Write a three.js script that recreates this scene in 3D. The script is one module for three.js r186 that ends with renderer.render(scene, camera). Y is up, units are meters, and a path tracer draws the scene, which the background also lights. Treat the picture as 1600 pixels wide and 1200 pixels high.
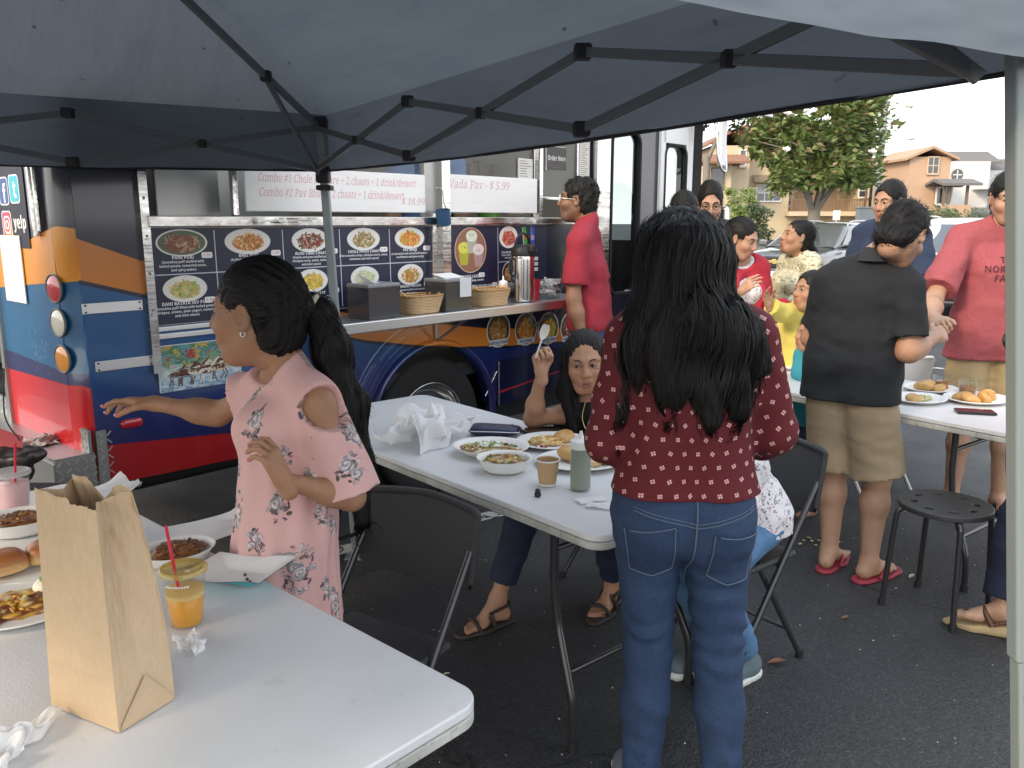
import * as THREE from 'three';
import { RoundedBoxGeometry } from 'three/addons/geometries/RoundedBoxGeometry.js';
import { mergeGeometries, mergeVertices } from 'three/addons/utils/BufferGeometryUtils.js';
import { edgeTable, triTable } from 'three/addons/objects/MarchingCubes.js';

// ---------------------------------------------------------------- camera, sky, sun, exposure
const scene = new THREE.Scene();
const camera = new THREE.PerspectiveCamera(49.79, 4 / 3, 0.05, 900);
camera.position.set(0, 1.56, 0);
camera.rotation.x = -Math.atan(255 / 1293);
const renderer = new THREE.WebGLRenderer({ antialias: true });
renderer.setSize(1024, 768);
renderer.toneMapping = THREE.LinearToneMapping;
renderer.toneMappingExposure = 2.8;
renderer.shadowMap.enabled = true;
const SUN = new THREE.Vector3(-0.62, 0.5, 0.6).normalize();
{ // hazy late-afternoon sky: almost white, a little bluer overhead, warm round the low sun
  const W = 512, H = 256, d = new Float32Array(W * H * 4), v = new THREE.Vector3();
  for (let j = 0; j < H; j++) for (let i = 0; i < W; i++) {
    const ph = (j + 0.5) / H * Math.PI - Math.PI / 2, th = (i + 0.5) / W * Math.PI * 2 - Math.PI;
    v.set(Math.cos(ph) * Math.cos(th), Math.sin(ph), Math.cos(ph) * Math.sin(th));
    const up = Math.max(0, v.y), s = Math.pow(Math.max(0, v.dot(SUN)), 5);
    const k = 0.86 - 0.32 * Math.sqrt(up) + 0.55 * s, o = (j * W + i) * 4;
    d[o] = k * (1.0 - 0.20 * up + 0.06 * s); d[o + 1] = k * (0.99 - 0.06 * up); d[o + 2] = k * (0.99 + 0.12 * up - 0.16 * s); d[o + 3] = 1;
  }
  const t = new THREE.DataTexture(d, W, H, THREE.RGBAFormat, THREE.FloatType);
  t.mapping = THREE.EquirectangularReflectionMapping; t.magFilter = t.minFilter = THREE.LinearFilter; t.needsUpdate = true;
  scene.background = t; scene.environment = t;
}
const sun = new THREE.DirectionalLight(0xffe3c0, 1.1);
sun.position.copy(SUN).multiplyScalar(60); sun.castShadow = true; sun.shadow.radius = 22;
sun.shadow.mapSize.set(2048, 2048);
Object.assign(sun.shadow.camera, { left: -30, right: 30, top: 30, bottom: -30, near: 1, far: 160 });
sun.name = 'sun'; scene.add(sun);
// ---------------------------------------------------------------- helpers
let seed = 7;
const rnd = () => { seed = (seed * 1664525 + 1013904223) >>> 0; return seed / 4294967296; };
const rr = (a, b) => a + (b - a) * rnd();
const V = (x, y, z) => new THREE.Vector3(x, y, z);
const R = (d) => d * Math.PI / 180;
const lerp = (a, b, t) => a + (b - a) * t, clamp = (x, a, b) => x < a ? a : x > b ? b : x;
const sstep = (a, b, x) => { const t = clamp((x - a) / (b - a), 0, 1); return t * t * (3 - 2 * t); };
const h3 = (x, y, z) => { let h = Math.imul(x, 374761393) + Math.imul(y, 668265263) + Math.imul(z, 2147483647 ^ 0x5bd1e995) | 0; h = Math.imul(h ^ (h >>> 13), 1274126177); h ^= h >>> 16; return (h >>> 0) / 4294967296; };
function noise(x, y, z) { // value noise, -1..1
  const X = Math.floor(x), Y = Math.floor(y), Z = Math.floor(z), fx = x - X, fy = y - Y, fz = z - Z;
  const u = fx * fx * (3 - 2 * fx), v = fy * fy * (3 - 2 * fy), w = fz * fz * (3 - 2 * fz);
  const a = lerp(lerp(h3(X, Y, Z), h3(X + 1, Y, Z), u), lerp(h3(X, Y + 1, Z), h3(X + 1, Y + 1, Z), u), v);
  const b = lerp(lerp(h3(X, Y, Z + 1), h3(X + 1, Y, Z + 1), u), lerp(h3(X, Y + 1, Z + 1), h3(X + 1, Y + 1, Z + 1), u), v);
  return 2 * lerp(a, b, w) - 1;
}
const fbm = (x, y, z, o = 4) => { let s = 0, a = 0.5; for (let i = 0; i < o; i++) { s += a * noise(x, y, z); x *= 2.03; y *= 2.03; z *= 2.03; a *= 0.5; } return s; };
// tileable 2D noise
const tnoise = (u, v, n) => { const x = u * n, y = v * n, X = Math.floor(x), Y = Math.floor(y), f = x - X, g = y - Y, m = (a) => ((a % n) + n) % n; const a = f * f * (3 - 2 * f), b = g * g * (3 - 2 * g); return lerp(lerp(h3(m(X), m(Y), n), h3(m(X + 1), m(Y), n), a), lerp(h3(m(X), m(Y + 1), n), h3(m(X + 1), m(Y + 1), n), a), b) * 2 - 1; };
const tfbm = (u, v, n, o = 4) => { let s = 0, a = 0.5; for (let i = 0; i < o; i++) { s += a * tnoise(u, v, n); n *= 2; a *= 0.5; } return s; };

function dataTex(n, fn, srgb, rep = 1) { // fn(u,v) -> grey or [r,g,b], 0..1
  const d = new Uint8Array(n * n * 4);
  for (let j = 0; j < n; j++) for (let i = 0; i < n; i++) {
    const c = fn(i / n, j / n), o = (j * n + i) * 4, a = typeof c === 'number';
    for (let k = 0; k < 3; k++) d[o + k] = clamp((a ? c : c[k]) * 255, 0, 255);
    d[o + 3] = 255;
  }
  const t = new THREE.DataTexture(d, n, n); t.wrapS = t.wrapT = THREE.RepeatWrapping; t.magFilter = THREE.LinearFilter; t.minFilter = THREE.LinearFilter;
  if (srgb) t.colorSpace = THREE.SRGBColorSpace; t.repeat.set(rep, rep); t.needsUpdate = true; return t;
}
function canvasTex(w, h, draw, rep) {
  const c = document.createElement('canvas'); c.width = w; c.height = h; draw(c.getContext('2d'), w, h);
  const t = new THREE.CanvasTexture(c); t.colorSpace = THREE.SRGBColorSpace; t.anisotropy = 8;
  if (rep) { t.wrapS = t.wrapT = THREE.RepeatWrapping; t.repeat.set(rep[0], rep[1]); }
  return t;
}
const again = (t, x, y = x) => { const c = t.clone(); c.repeat.set(x, y); c.needsUpdate = true; return c; };
const col = (r, g, b) => new THREE.Color().setRGB(r, g, b);
function mat(c, rough = 0.6, metal = 0, o = {}) {
  const P = o.clearcoat || o.sheen || o.transmission || o.anisotropy;
  return new (P ? THREE.MeshPhysicalMaterial : THREE.MeshStandardMaterial)({ color: Array.isArray(c) ? col(...c) : c, roughness: rough, metalness: metal, side: THREE.DoubleSide, ...o });
}
// shared relief textures
const TX = {};
TX.grain = dataTex(256, (u, v) => 0.5 + 0.5 * tfbm(u, v, 32, 3));
TX.cloud = dataTex(256, (u, v) => 0.5 + 0.7 * tfbm(u, v, 4, 5));
TX.weave = dataTex(128, (u, v) => 0.5 + 0.25 * Math.sin(u * 64 * Math.PI * 2) * Math.cos(v * 64 * Math.PI * 2) + 0.15 * tfbm(u, v, 16, 3));

const add3 = (a, b) => [a[0] + b[0], a[1] + b[1], a[2] + b[2]];
// ---- geometry
function uvBox(g, s = 1) { // uv in metres from the dominant normal
  g = g.index ? g.toNonIndexed() : g; const p = g.attributes.position, n = g.attributes.normal, uv = new Float32Array(p.count * 2);
  for (let i = 0; i < p.count; i++) {
    const ax = Math.abs(n.getX(i)), ay = Math.abs(n.getY(i)), az = Math.abs(n.getZ(i));
    const [a, b] = ay >= ax && ay >= az ? [p.getX(i), p.getZ(i)] : ax >= az ? [p.getZ(i), p.getY(i)] : [p.getX(i), p.getY(i)];
    uv[2 * i] = a * s; uv[2 * i + 1] = b * s;
  }
  g.setAttribute('uv', new THREE.BufferAttribute(uv, 2)); return g;
}
const box = (w, h, d, x = 0, y = 0, z = 0) => uvBox(new THREE.BoxGeometry(w, h, d).translate(x, y, z));
const rbox = (w, h, d, r, x = 0, y = 0, z = 0, seg = 2) => uvBox(new RoundedBoxGeometry(w, h, d, seg, r).translate(x, y, z));
const cyl = (r1, r2, h, x = 0, y = 0, z = 0, n = 20, open = false) => new THREE.CylinderGeometry(r1, r2, h, n, 1, open).translate(x, y, z);
function rod(a, b, r, n = 10, r2 = r) { // cylinder between two points
  a = V(...a); b = V(...b); const d = b.clone().sub(a), L = d.length();
  return new THREE.CylinderGeometry(r2, r, L, n).translate(0, L / 2, 0).applyQuaternion(new THREE.Quaternion().setFromUnitVectors(V(0, 1, 0), d.divideScalar(L))).translate(a.x, a.y, a.z);
}
function bar(a, b, w, h) { // square tube between two points
  a = V(...a); b = V(...b); const d = b.clone().sub(a), L = d.length(), m = new THREE.Matrix4().lookAt(b, a, Math.abs(d.y) > 0.95 * L ? V(0, 0, 1) : V(0, 1, 0));
  return uvBox(new RoundedBoxGeometry(w, h, L, 1, Math.min(w, h) * 0.18).translate(0, 0, L / 2)).applyMatrix4(m).translate(a.x, a.y, a.z);
}
const tube = (pts, r, seg = 40, n = 8, closed = false, tens = 0.5) => new THREE.TubeGeometry(new THREE.CatmullRomCurve3(pts.map((p) => V(...p)), closed, 'catmullrom', tens), seg, r, n, closed);
const lathe = (pts, n = 32, x = 0, y = 0, z = 0) => new THREE.LatheGeometry(pts.map((p) => new THREE.Vector2(p[0], p[1])), n).translate(x, y, z);
function merge(gs) {
  gs = gs.map((g) => { g = g.index ? g.toNonIndexed() : g; if (!g.attributes.uv) g.setAttribute('uv', new THREE.BufferAttribute(new Float32Array(g.attributes.position.count * 2), 2)); for (const k of Object.keys(g.attributes)) if (!['position', 'normal', 'uv'].includes(k)) g.deleteAttribute(k); return g; });
  return gs.length === 1 ? gs[0] : mergeGeometries(gs);
}
function sheet(nu, nv, fn) { // parametric sheet, fn(u,v) -> [x,y,z]; uv 0..1
  const p = [], uv = [], ix = [];
  for (let j = 0; j <= nv; j++) for (let i = 0; i <= nu; i++) { p.push(...fn(i / nu, j / nv)); uv.push(i / nu, j / nv); }
  for (let j = 0; j < nv; j++) for (let i = 0; i < nu; i++) { const a = j * (nu + 1) + i; ix.push(a, a + 1, a + nu + 2, a, a + nu + 2, a + nu + 1); }
  const g = new THREE.BufferGeometry(); g.setAttribute('position', new THREE.Float32BufferAttribute(p, 3)); g.setAttribute('uv', new THREE.Float32BufferAttribute(uv, 2)); g.setIndex(ix); g.computeVertexNormals(); return g;
}
// ---- things
const used = {};
function numbered(n) { const k = used[n] = (used[n] ?? -1) + 1; return k ? `${n}_${String(k).padStart(3, '0')}` : n; }
function thing(name, label, category, [x, y, z] = [0, 0, 0], ry = 0, group) {
  const o = new THREE.Group(); o.name = numbered(name); o.position.set(x, y, z); o.rotation.y = ry; o.userData = { label, category }; if (group) o.userData.group = group; scene.add(o); return o;
}
function part(name, g, m, parent, label) {
  const o = new THREE.Mesh(Array.isArray(g) ? merge(g) : g, m); o.name = name; o.castShadow = o.receiveShadow = true; if (label) o.userData.label = label; parent.add(o); return o;
}
function parts(name, gs, m, parent) { return gs.map((g) => part(name, g, m, parent)); }
function single(name, g, m, label, category, group) { // a thing that is one mesh
  const o = part(numbered(name), g, m, scene, label); o.userData.category = category; if (group) o.userData.group = group; return o;
}
function struct(name, g, m) { const o = part(name, g, m, scene); o.userData.kind = 'structure'; return o; }
function copyOf(root, pos, ry, label, group) { const c = root.clone(); c.name = numbered(root.name.replace(/_\d{3}$/, '')); c.userData = { ...root.userData, label: label ?? root.userData.label }; if (group) c.userData.group = group; c.position.set(...pos); c.rotation.y = ry; scene.add(c); return c; }

// ---------------------------------------------------------------- distance fields and their meshes
class Field { // round cones and ellipsoids joined by a smooth minimum
  constructor(k = 0.03) { this.k = k; this.c = []; this.e = []; this.cuts = []; this.disp = null; }
  cap(a, b, r1, r2 = r1, k = this.k, flat = 0) { this.c.push([a[0], a[1], a[2], b[0] - a[0], b[1] - a[1], b[2] - a[2], 1 / Math.max(1e-9, (b[0] - a[0]) ** 2 + (b[1] - a[1]) ** 2 + (b[2] - a[2]) ** 2), r1, r2 - r1, k, flat, Math.hypot(b[0] - a[0], b[1] - a[1], b[2] - a[2])]); return this; }
  ell(c, r, k = this.k, sub = false, q = null) { const m = q ? new THREE.Matrix4().makeRotationFromQuaternion(q.clone().invert()).elements : null; this.e.push([c, r, k, sub, m]); return this; }
  cut(p, n, k = 0) { this.cuts.push([p[0], p[1], p[2], n[0], n[1], n[2], k]); return this; } // keeps the side that n points away from
  at(x, y, z) {
    let d = 1e3;
    for (const q of this.c) {
      const px = x - q[0], py = y - q[1], pz = z - q[2]; const t0 = (px * q[3] + py * q[4] + pz * q[5]) * q[6]; let t = t0 < 0 ? 0 : t0 > 1 ? (q[10] ? (t0 < 1.5 ? t0 : 1.5) : 1) : t0;
      const ex = px - t * q[3], ey = py - t * q[4], ez = pz - t * q[5], k = q[9]; let e = Math.sqrt(ex * ex + ey * ey + ez * ez) - q[7] - t * q[8];
      if (q[10]) { const w = (t0 - 1) * q[11]; if (w > e) e = w; }
      const h = k - Math.abs(d - e); d = (d < e ? d : e) - (h > 0 ? h * h / (4 * k) : 0);
    }
    for (const [c, r, k, sub, m] of this.e) {
      let px = x - c[0], py = y - c[1], pz = z - c[2];
      if (m) { const a = m[0] * px + m[4] * py + m[8] * pz, b = m[1] * px + m[5] * py + m[9] * pz; pz = m[2] * px + m[6] * py + m[10] * pz; px = a; py = b; }
      const ax = px / r[0], ay = py / r[1], az = pz / r[2], k0 = Math.sqrt(ax * ax + ay * ay + az * az), bx = ax / r[0], by = ay / r[1], bz = az / r[2], k1 = Math.sqrt(bx * bx + by * by + bz * bz);
      const e = k1 < 1e-6 ? -Math.min(...r) : k0 * (k0 - 1) / k1;
      if (sub) { const h = k - Math.abs(d + e); d = (d > -e ? d : -e) + (h > 0 ? h * h / (4 * k) : 0); } else { const h = k - Math.abs(d - e); d = (d < e ? d : e) - (h > 0 ? h * h / (4 * k) : 0); }
    }
    if (this.disp && d < 0.06) d += this.disp(x, y, z);
    for (const q of this.cuts) { const e = (x - q[0]) * q[3] + (y - q[1]) * q[4] + (z - q[2]) * q[5]; if (e > d) d = e; }
    return d;
  }
  bounds(pad = 0.03) {
    const a = [1e9, 1e9, 1e9], b = [-1e9, -1e9, -1e9];
    const put = (c, r) => { for (let i = 0; i < 3; i++) { a[i] = Math.min(a[i], c[i] - r - pad); b[i] = Math.max(b[i], c[i] + r + pad); } };
    for (const q of this.c) { put([q[0], q[1], q[2]], q[7]); put([q[0] + q[3], q[1] + q[4], q[2] + q[5]], q[7] + q[8]); }
    for (const [c, r, , sub] of this.e) if (!sub) put(c, Math.max(...r));
    return [a, b];
  }
}
function meshField(f, h, bnd, xf) { // marching cubes, blocks far from the surface are skipped
  const [mn, mx] = bnd ?? f.bounds(), n = [0, 1, 2].map((i) => Math.ceil((mx[i] - mn[i]) / h / 4) * 4 + 1), [nx, ny, nz] = n, val = new Float32Array(nx * ny * nz).fill(1);
  const at = f.at ? (x, y, z) => f.at(x, y, z) : f, done = new Uint8Array(nx * ny * nz);
  for (let k = 0; k < nz - 1; k += 4) for (let j = 0; j < ny - 1; j += 4) for (let i = 0; i < nx - 1; i += 4) {
    const d = at(mn[0] + (i + 2) * h, mn[1] + (j + 2) * h, mn[2] + (k + 2) * h), far = Math.abs(d) > 5.2 * h + 0.006;
    for (let c = k; c <= k + 4; c++) for (let b = j; b <= j + 4; b++) for (let a = i; a <= i + 4; a++) {
      const o = (c * ny + b) * nx + a; if (done[o]) continue;
      if (far) { val[o] = d; } else { val[o] = at(mn[0] + a * h, mn[1] + b * h, mn[2] + c * h); done[o] = 1; }
    }
  }
  const pos = [], ix = [], ed = new Int32Array(nx * ny * nz * 3).fill(-1), sx = 1, sy = nx, sz = nx * ny;
  const co = [0, sx, sx + sy, sy, sz, sx + sz, sx + sy + sz, sy + sz];
  const E = [[0, 0, sx], [sx, 1, sx + sy], [sy, 0, sx + sy], [0, 1, sy], [sz, 0, sz + sx], [sx + sz, 1, sx + sy + sz], [sy + sz, 0, sx + sy + sz], [sz, 1, sy + sz], [0, 2, sz], [sx, 2, sx + sz], [sx + sy, 2, sx + sy + sz], [sy, 2, sy + sz]];
  const vert = (o, e) => {
    const [s, ax, t] = E[e], p = o + s, key = p * 3 + ax; if (ed[key] >= 0) return ed[key];
    const va = val[p], vb = val[o + t], w = va / (va - vb), i = p % nx, j = ((p / nx) | 0) % ny, k = (p / sz) | 0;
    const q = [mn[0] + i * h, mn[1] + j * h, mn[2] + k * h]; q[ax] += w * h; pos.push(q[0], q[1], q[2]); return (ed[key] = pos.length / 3 - 1);
  };
  for (let k = 0; k < nz - 1; k++) for (let j = 0; j < ny - 1; j++) for (let i = 0; i < nx - 1; i++) {
    const o = (k * ny + j) * nx + i; let c = 0; for (let q = 0; q < 8; q++) if (val[o + co[q]] < 0) c |= 1 << q;
    if (!edgeTable[c]) continue;
    for (let t = c * 16; triTable[t] !== -1; t += 3) ix.push(vert(o, triTable[t]), vert(o, triTable[t + 1]), vert(o, triTable[t + 2]));
  }
  // pull the vertices onto the surface once, then take normals
  for (let i = 0; i < pos.length; i += 3) {
    const x = pos[i], y = pos[i + 1], z = pos[i + 2], e = h * 0.25, d = at(x, y, z); if (Math.abs(d) > h * 0.5) continue;
    const gx = at(x + e, y, z) - d, gy = at(x, y + e, z) - d, gz = at(x, y, z + e) - d, g2 = (gx * gx + gy * gy + gz * gz) / (e * e); if (g2 < 0.2) continue;
    const s = clamp(d / g2 / e, -0.6 * h / 0.25 / h, 0.6 * h / 0.25 / h) * 0.8; pos[i] -= clamp(gx * s, -h / 2, h / 2); pos[i + 1] -= clamp(gy * s, -h / 2, h / 2); pos[i + 2] -= clamp(gz * s, -h / 2, h / 2);
  }
  const g = new THREE.BufferGeometry(); g.setAttribute('position', new THREE.Float32BufferAttribute(pos, 3)); g.setIndex(ix); g.computeVertexNormals();
  const nn = g.attributes.normal; let s = 0;
  for (let i = 0, m = pos.length / 3; i < Math.min(80, m); i++) { const j = (i * 97) % m, e = [0, 1, 2].map((a) => pos[3 * j + a]), u = [nn.getX(j) * h, nn.getY(j) * h, nn.getZ(j) * h]; s += at(e[0] + u[0], e[1] + u[1], e[2] + u[2]) - at(e[0] - u[0], e[1] - u[1], e[2] - u[2]); }
  if (s < 0) { const id = g.index.array; for (let i = 0; i < id.length; i += 3) { const t = id[i]; id[i] = id[i + 1]; id[i + 1] = t; } g.computeVertexNormals(); }
  if (xf) g.applyMatrix4(xf);
  return g;
}
function partUV(g, axes) { // axes: [{a,b,r,ref}] : each triangle wraps round its nearest axis, uv in metres
  g = g.toNonIndexed(); const p = g.attributes.position, uv = new Float32Array(p.count * 2), c = V(), q = V(), ax = axes.map((A) => { const a = V(...A.a), d = V(...A.b).sub(a), L = d.length(); d.divideScalar(L); const u = V(...(A.ref ?? [0, 0, -1])); u.addScaledVector(d, -u.dot(d)).normalize(); return { a, d, L, u, w: d.clone().cross(u), r: A.r, o: A.o ?? 0 }; });
  for (let i = 0; i < p.count; i += 3) {
    c.set(0, 0, 0); for (let k = 0; k < 3; k++) c.add(q.fromBufferAttribute(p, i + k)); c.divideScalar(3);
    let best = null, bd = 1e9; for (const A of ax) { q.copy(c).sub(A.a); const t = clamp(q.dot(A.d), 0, A.L); const d = q.addScaledVector(A.d, -t).length() / A.r; if (d < bd) { bd = d; best = A; } }
    let a0 = 0; for (let k = 0; k < 3; k++) { q.fromBufferAttribute(p, i + k).sub(best.a); let a = Math.atan2(q.dot(best.w), q.dot(best.u)); if (k) { while (a - a0 > Math.PI) a -= 2 * Math.PI; while (a - a0 < -Math.PI) a += 2 * Math.PI; } else a0 = a; uv[2 * (i + k)] = a * best.r + best.o; uv[2 * (i + k) + 1] = q.dot(best.d); }
  }
  g.setAttribute('uv', new THREE.BufferAttribute(uv, 2)); return g;
}
// ---------------------------------------------------------------- the setting: parking lot
const M = {};
{
  const speck = dataTex(512, (u, v) => { const a = 0.5 + 0.5 * tfbm(u, v, 128, 2), s = Math.pow(a, 3) * 1.2, b = 0.5 + 0.6 * tfbm(u, v, 6, 4); return [0.105 + 0.10 * s + 0.02 * b, 0.108 + 0.10 * s + 0.02 * b, 0.118 + 0.10 * s + 0.02 * b].map((x) => Math.pow(clamp(x * 1.6, 0, 1), 0.93)); }, true, 0.9);
  const hgt = dataTex(512, (u, v) => Math.pow(0.5 + 0.5 * tfbm(u, v, 100, 3), 1.3), false, 1.6), rg = dataTex(256, (u, v) => 0.8 + 0.2 * tfbm(u, v, 8, 5), false, 0.35);
  const patch = dataTex(1400, (u, v) => { const st = sstep(0.22, 0.5, tfbm(u + 0.31, v, 7, 3)), a = 0.5 + 0.5 * tnoise(u, v, 1400), b = 0.5 + 0.5 * tnoise(u + 0.37, v, 700), s = Math.pow(a, 5) * 1.5 + Math.pow(b, 6) * 0.9, w = 0.5 + 0.5 * tfbm(u, v, 5, 5), cr = Math.abs(tfbm(u, v + 0.2, 4, 5)) < 0.004 ? 0.6 : 1, k = (0.215 + 0.05 * w + 0.085 * s - 0.045 * st) * cr; return [k, k * 1.005, k * 1.03]; }, true, 0.125);
  M.asphalt = mat([0.56, 0.56, 0.57], 0.88, 0, { map: patch, bumpMap: hgt, bumpScale: 0.0045, roughnessMap: rg });
  M.lot = mat([1.1, 1.12, 1.16], 0.85, 0, { map: again(speck, 0.5), bumpMap: hgt, bumpScale: 0.004 });
}
struct('parking_lot', uvBox(new THREE.CircleGeometry(420, 64).rotateX(-Math.PI / 2)), M.asphalt);
{ // painted bay lines
  const worn = mat([0.42, 0.42, 0.40], 0.85, 0, { bumpMap: TX.grain, bumpScale: 0.002, alphaMap: dataTex(256, (u, v) => (0.62 + 0.9 * tfbm(u, v, 20, 4) > 0.38 ? 1 : 0), false, 2.2), alphaTest: 0.5 });
  const line = (x0, z0, x1, z1, w) => { const L = Math.hypot(x1 - x0, z1 - z0); return uvBox(new THREE.PlaneGeometry(w, L).rotateX(-Math.PI / 2)).rotateY(Math.atan2(x1 - x0, z1 - z0)).translate((x0 + x1) / 2, 0.004, (z0 + z1) / 2); };
  struct('bay_line', line(-1.1, -3.57, 1.9, -5.62, 0.1), worn); struct('bay_line_001', line(3.2, -9.5, 9.5, -6.2, 0.1), worn);
}
// ---------------------------------------------------------------- materials shared by the made things
M.steel = mat([0.62, 0.61, 0.58], 0.3, 1, { bumpMap: again(TX.cloud, 1.3), bumpScale: 0.002, roughnessMap: dataTex(256, (u, v) => 0.55 + 0.4 * tnoise(u * 0.02, v, 200) + 0.25 * tfbm(u, v, 6, 3)) });
M.steelDull = mat([0.45, 0.45, 0.43], 0.42, 1, { bumpMap: again(TX.cloud, 2), bumpScale: 0.001 });
M.chrome = mat([0.75, 0.75, 0.74], 0.12, 1); M.alu = mat([0.68, 0.68, 0.67], 0.35, 1, { bumpMap: TX.grain, bumpScale: 0.0003 });
M.black = mat([0.014, 0.014, 0.015], 0.5); M.rubber = mat([0.018, 0.018, 0.018], 0.85, 0, { bumpMap: again(TX.grain, 6), bumpScale: 0.001 });
M.lampRing = mat([0.16, 0.16, 0.155], 0.45); M.glass = mat([0.86, 0.9, 0.9], 0.02, 0, { transmission: 1, thickness: 0, ior: 1.5 });
M.tint = mat([0.42, 0.48, 0.46], 0.03, 0, { transmission: 1, thickness: 0, ior: 1.5 });
M.whiteP = mat([0.8, 0.8, 0.79], 0.4, 0, { clearcoat: 0.3 });
M.paper = mat([0.78, 0.78, 0.76], 0.85, 0, { bumpMap: TX.cloud, bumpScale: 0.001 });
// printed dishes: irregular heaps of bits on a plate, each with its own palette
function dish(c, x, y, rx, ry, pal, plate = '#e9e6df') {
  c.save(); c.beginPath(); c.ellipse(x, y, rx, ry, 0, 0, 7); c.fillStyle = '#e8e4dc'; c.fill(); c.clip(); c.beginPath(); c.ellipse(x, y, rx * 0.94, ry * 0.94, 0, 0, 7); c.fillStyle = plate; c.fill(); c.clip();
  c.fillStyle = pal[0]; c.beginPath(); c.ellipse(x, y + ry * 0.1, rx * 0.7, ry * 0.66, 0, 0, 7); c.fill();
  for (let i = 0; i < 150; i++) { const a = rr(0, 6.28), d = Math.sqrt(rnd()) * 0.72, s = rr(0.04, 0.17) * (1 - i / 220); c.fillStyle = pal[Math.floor(rnd() * pal.length)]; c.globalAlpha = rr(0.55, 1); c.beginPath(); c.ellipse(x + Math.cos(a) * d * rx, y + ry * 0.06 + Math.sin(a) * d * ry, rx * s, ry * s * rr(0.4, 1), rr(0, 3), 0, 7); c.fill(); }
  c.restore(); c.lineWidth = Math.max(2, rx * 0.045); c.strokeStyle = '#e8e4dc'; c.beginPath(); c.ellipse(x, y, rx, ry, 0, 0, 7); c.stroke();
}
function caption(c, lines, x, y, s) { c.textAlign = 'center'; c.fillStyle = '#f2f0ea'; lines.forEach((t, i) => { c.font = `bold ${i ? s * 0.72 : s}px sans-serif`; c.fillText(t, x, y + i * s * 0.86); }); }
function tag(c, x, y, w, h, t) { c.fillStyle = '#f4f1ee'; c.beginPath(); c.roundRect(x - w / 2, y - h / 2, w, h, h * 0.3); c.fill(); c.fillStyle = '#b86a70'; c.font = `${h * 0.72}px sans-serif`; c.textAlign = 'center'; c.fillText(t, x, y + h * 0.26); }
const PAL = { pani: ['#7d4a33', '#9a6a44', '#c9b08a', '#d9c7a2', '#8a3b28', '#b08a62'], papdi: ['#c9772e', '#e8c68a', '#b34722', '#f0e3c4', '#6f7a2c', '#d99b4a'], tikki: ['#7c2e22', '#a04a32', '#d8c9b0', '#5a1f18', '#efe6d6', '#4e6a2a'], chole: ['#b79a6a', '#5d7a34', '#8a4a2a', '#ecdfc4', '#d2b27a', '#3f5a26'], pav: ['#d9752c', '#e8952f', '#e6c43a', '#f1d9a8', '#b7c43a', '#c2541e'], sev: ['#c8b06a', '#7fae3c', '#e2d9b4', '#a9b45a', '#e9cf6a', '#5f8a2e'], samosa: ['#d9b23c', '#efd77a', '#b98a2a', '#e2c85a', '#8a9a3a'], bath: ['#c3c79a', '#d9dcb8', '#aeb684', '#e4e2c8'], bread: ['#c98a3c', '#e8d9a4', '#a85a22', '#efe6c8', '#7a8a3a'], gulab: ['#b8442c', '#d8694a', '#8f2f1e', '#e9b8a0'], brown: ['#a5763e', '#c79a5a', '#8a5a2a', '#dcc08a'] };
const tMenu = canvasTex(2048, 532, (c, W, H) => {
  c.fillStyle = '#141a38'; c.fillRect(0, 0, W, H); for (let i = 0; i < 60; i++) { c.fillStyle = `rgba(70,80,120,${rr(0, 0.05)})`; c.fillRect(rr(0, W), 0, rr(4, 60), H); }
  const X = [0, 366, 814, 1238, 1654, 2048], t = [[['PANI PURI', '(Semolina puff stuffed with', 'boiled potato, tamarind sauce,', 'and spicy water)'], 'pani', '5.99'], [['BHEL PURI', '(Puffed rice, onion, sauce)'], 'papdi', '5.99'], [['ALOO TIKKI CHAAT', '(Potato and peas stuffed patti', 'chickpea curry, onion, tomato,', 'and mint sauce)'], 'tikki', '6.99'], [['CHOLE PAPDI CHAAT', '(Flat semolina chips, chickpea curry, onion,', 'tomatoes and mint sauce)'], 'chole', '6.99'], [['PAV BHAJI', '(2 toasted bread served with potato,', 'cauliflower and peas curry)'], 'pav', '7.99']];
  const u = [[['DAHI BATATA SEV PURI', '(Semolina puff filled with boiled potato,', 'chickpea, onions, plain yogurt, tamarind', 'and mint sauce)'], 'sev', '6.99'], [['VADA PAV', '(Potato fritter in a bun)'], 'brown', '5.99'], [['SAMOSA CHAAT', '(Flour and peas stuffed pastry,', 'chickpea curry, onion, tomatoes', 'and mint sauce)'], 'samosa', '6.99'], [['BATHURA CHOLE', '(Puffy bread, chickpea curry)'], 'bath', '8.99'], [['BREAD PAKORA', '(Fried bread stuffed with potatoes', 'and spices)'], 'bread', '5.99']];
  c.strokeStyle = '#cfd2dc'; c.lineWidth = 6; for (let i = 1; i < 5; i++) { c.beginPath(); c.moveTo(X[i], 14); c.lineTo(X[i] + 4, 520); c.stroke(); } c.beginPath(); c.moveTo(6, 256); c.lineTo(W, 250); c.stroke();
  for (let i = 0; i < 5; i++) for (const [row, T] of [[0, t[i]], [1, u[i]]]) { const cx = (X[i] + X[i + 1]) / 2 - 12, y = row ? 262 : 6, rx = (row ? 118 : 136) * (i < 2 ? 1.08 : 0.98); dish(c, cx, y + 76, rx, 72, PAL[T[1]], i === 0 && !row ? '#57694a' : undefined); caption(c, T[0], cx, y + 166, i === 4 || i === 3 ? 27 : 26); tag(c, X[i + 1] - 52, y + 148, 66, 34, T[2]); }
});
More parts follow.
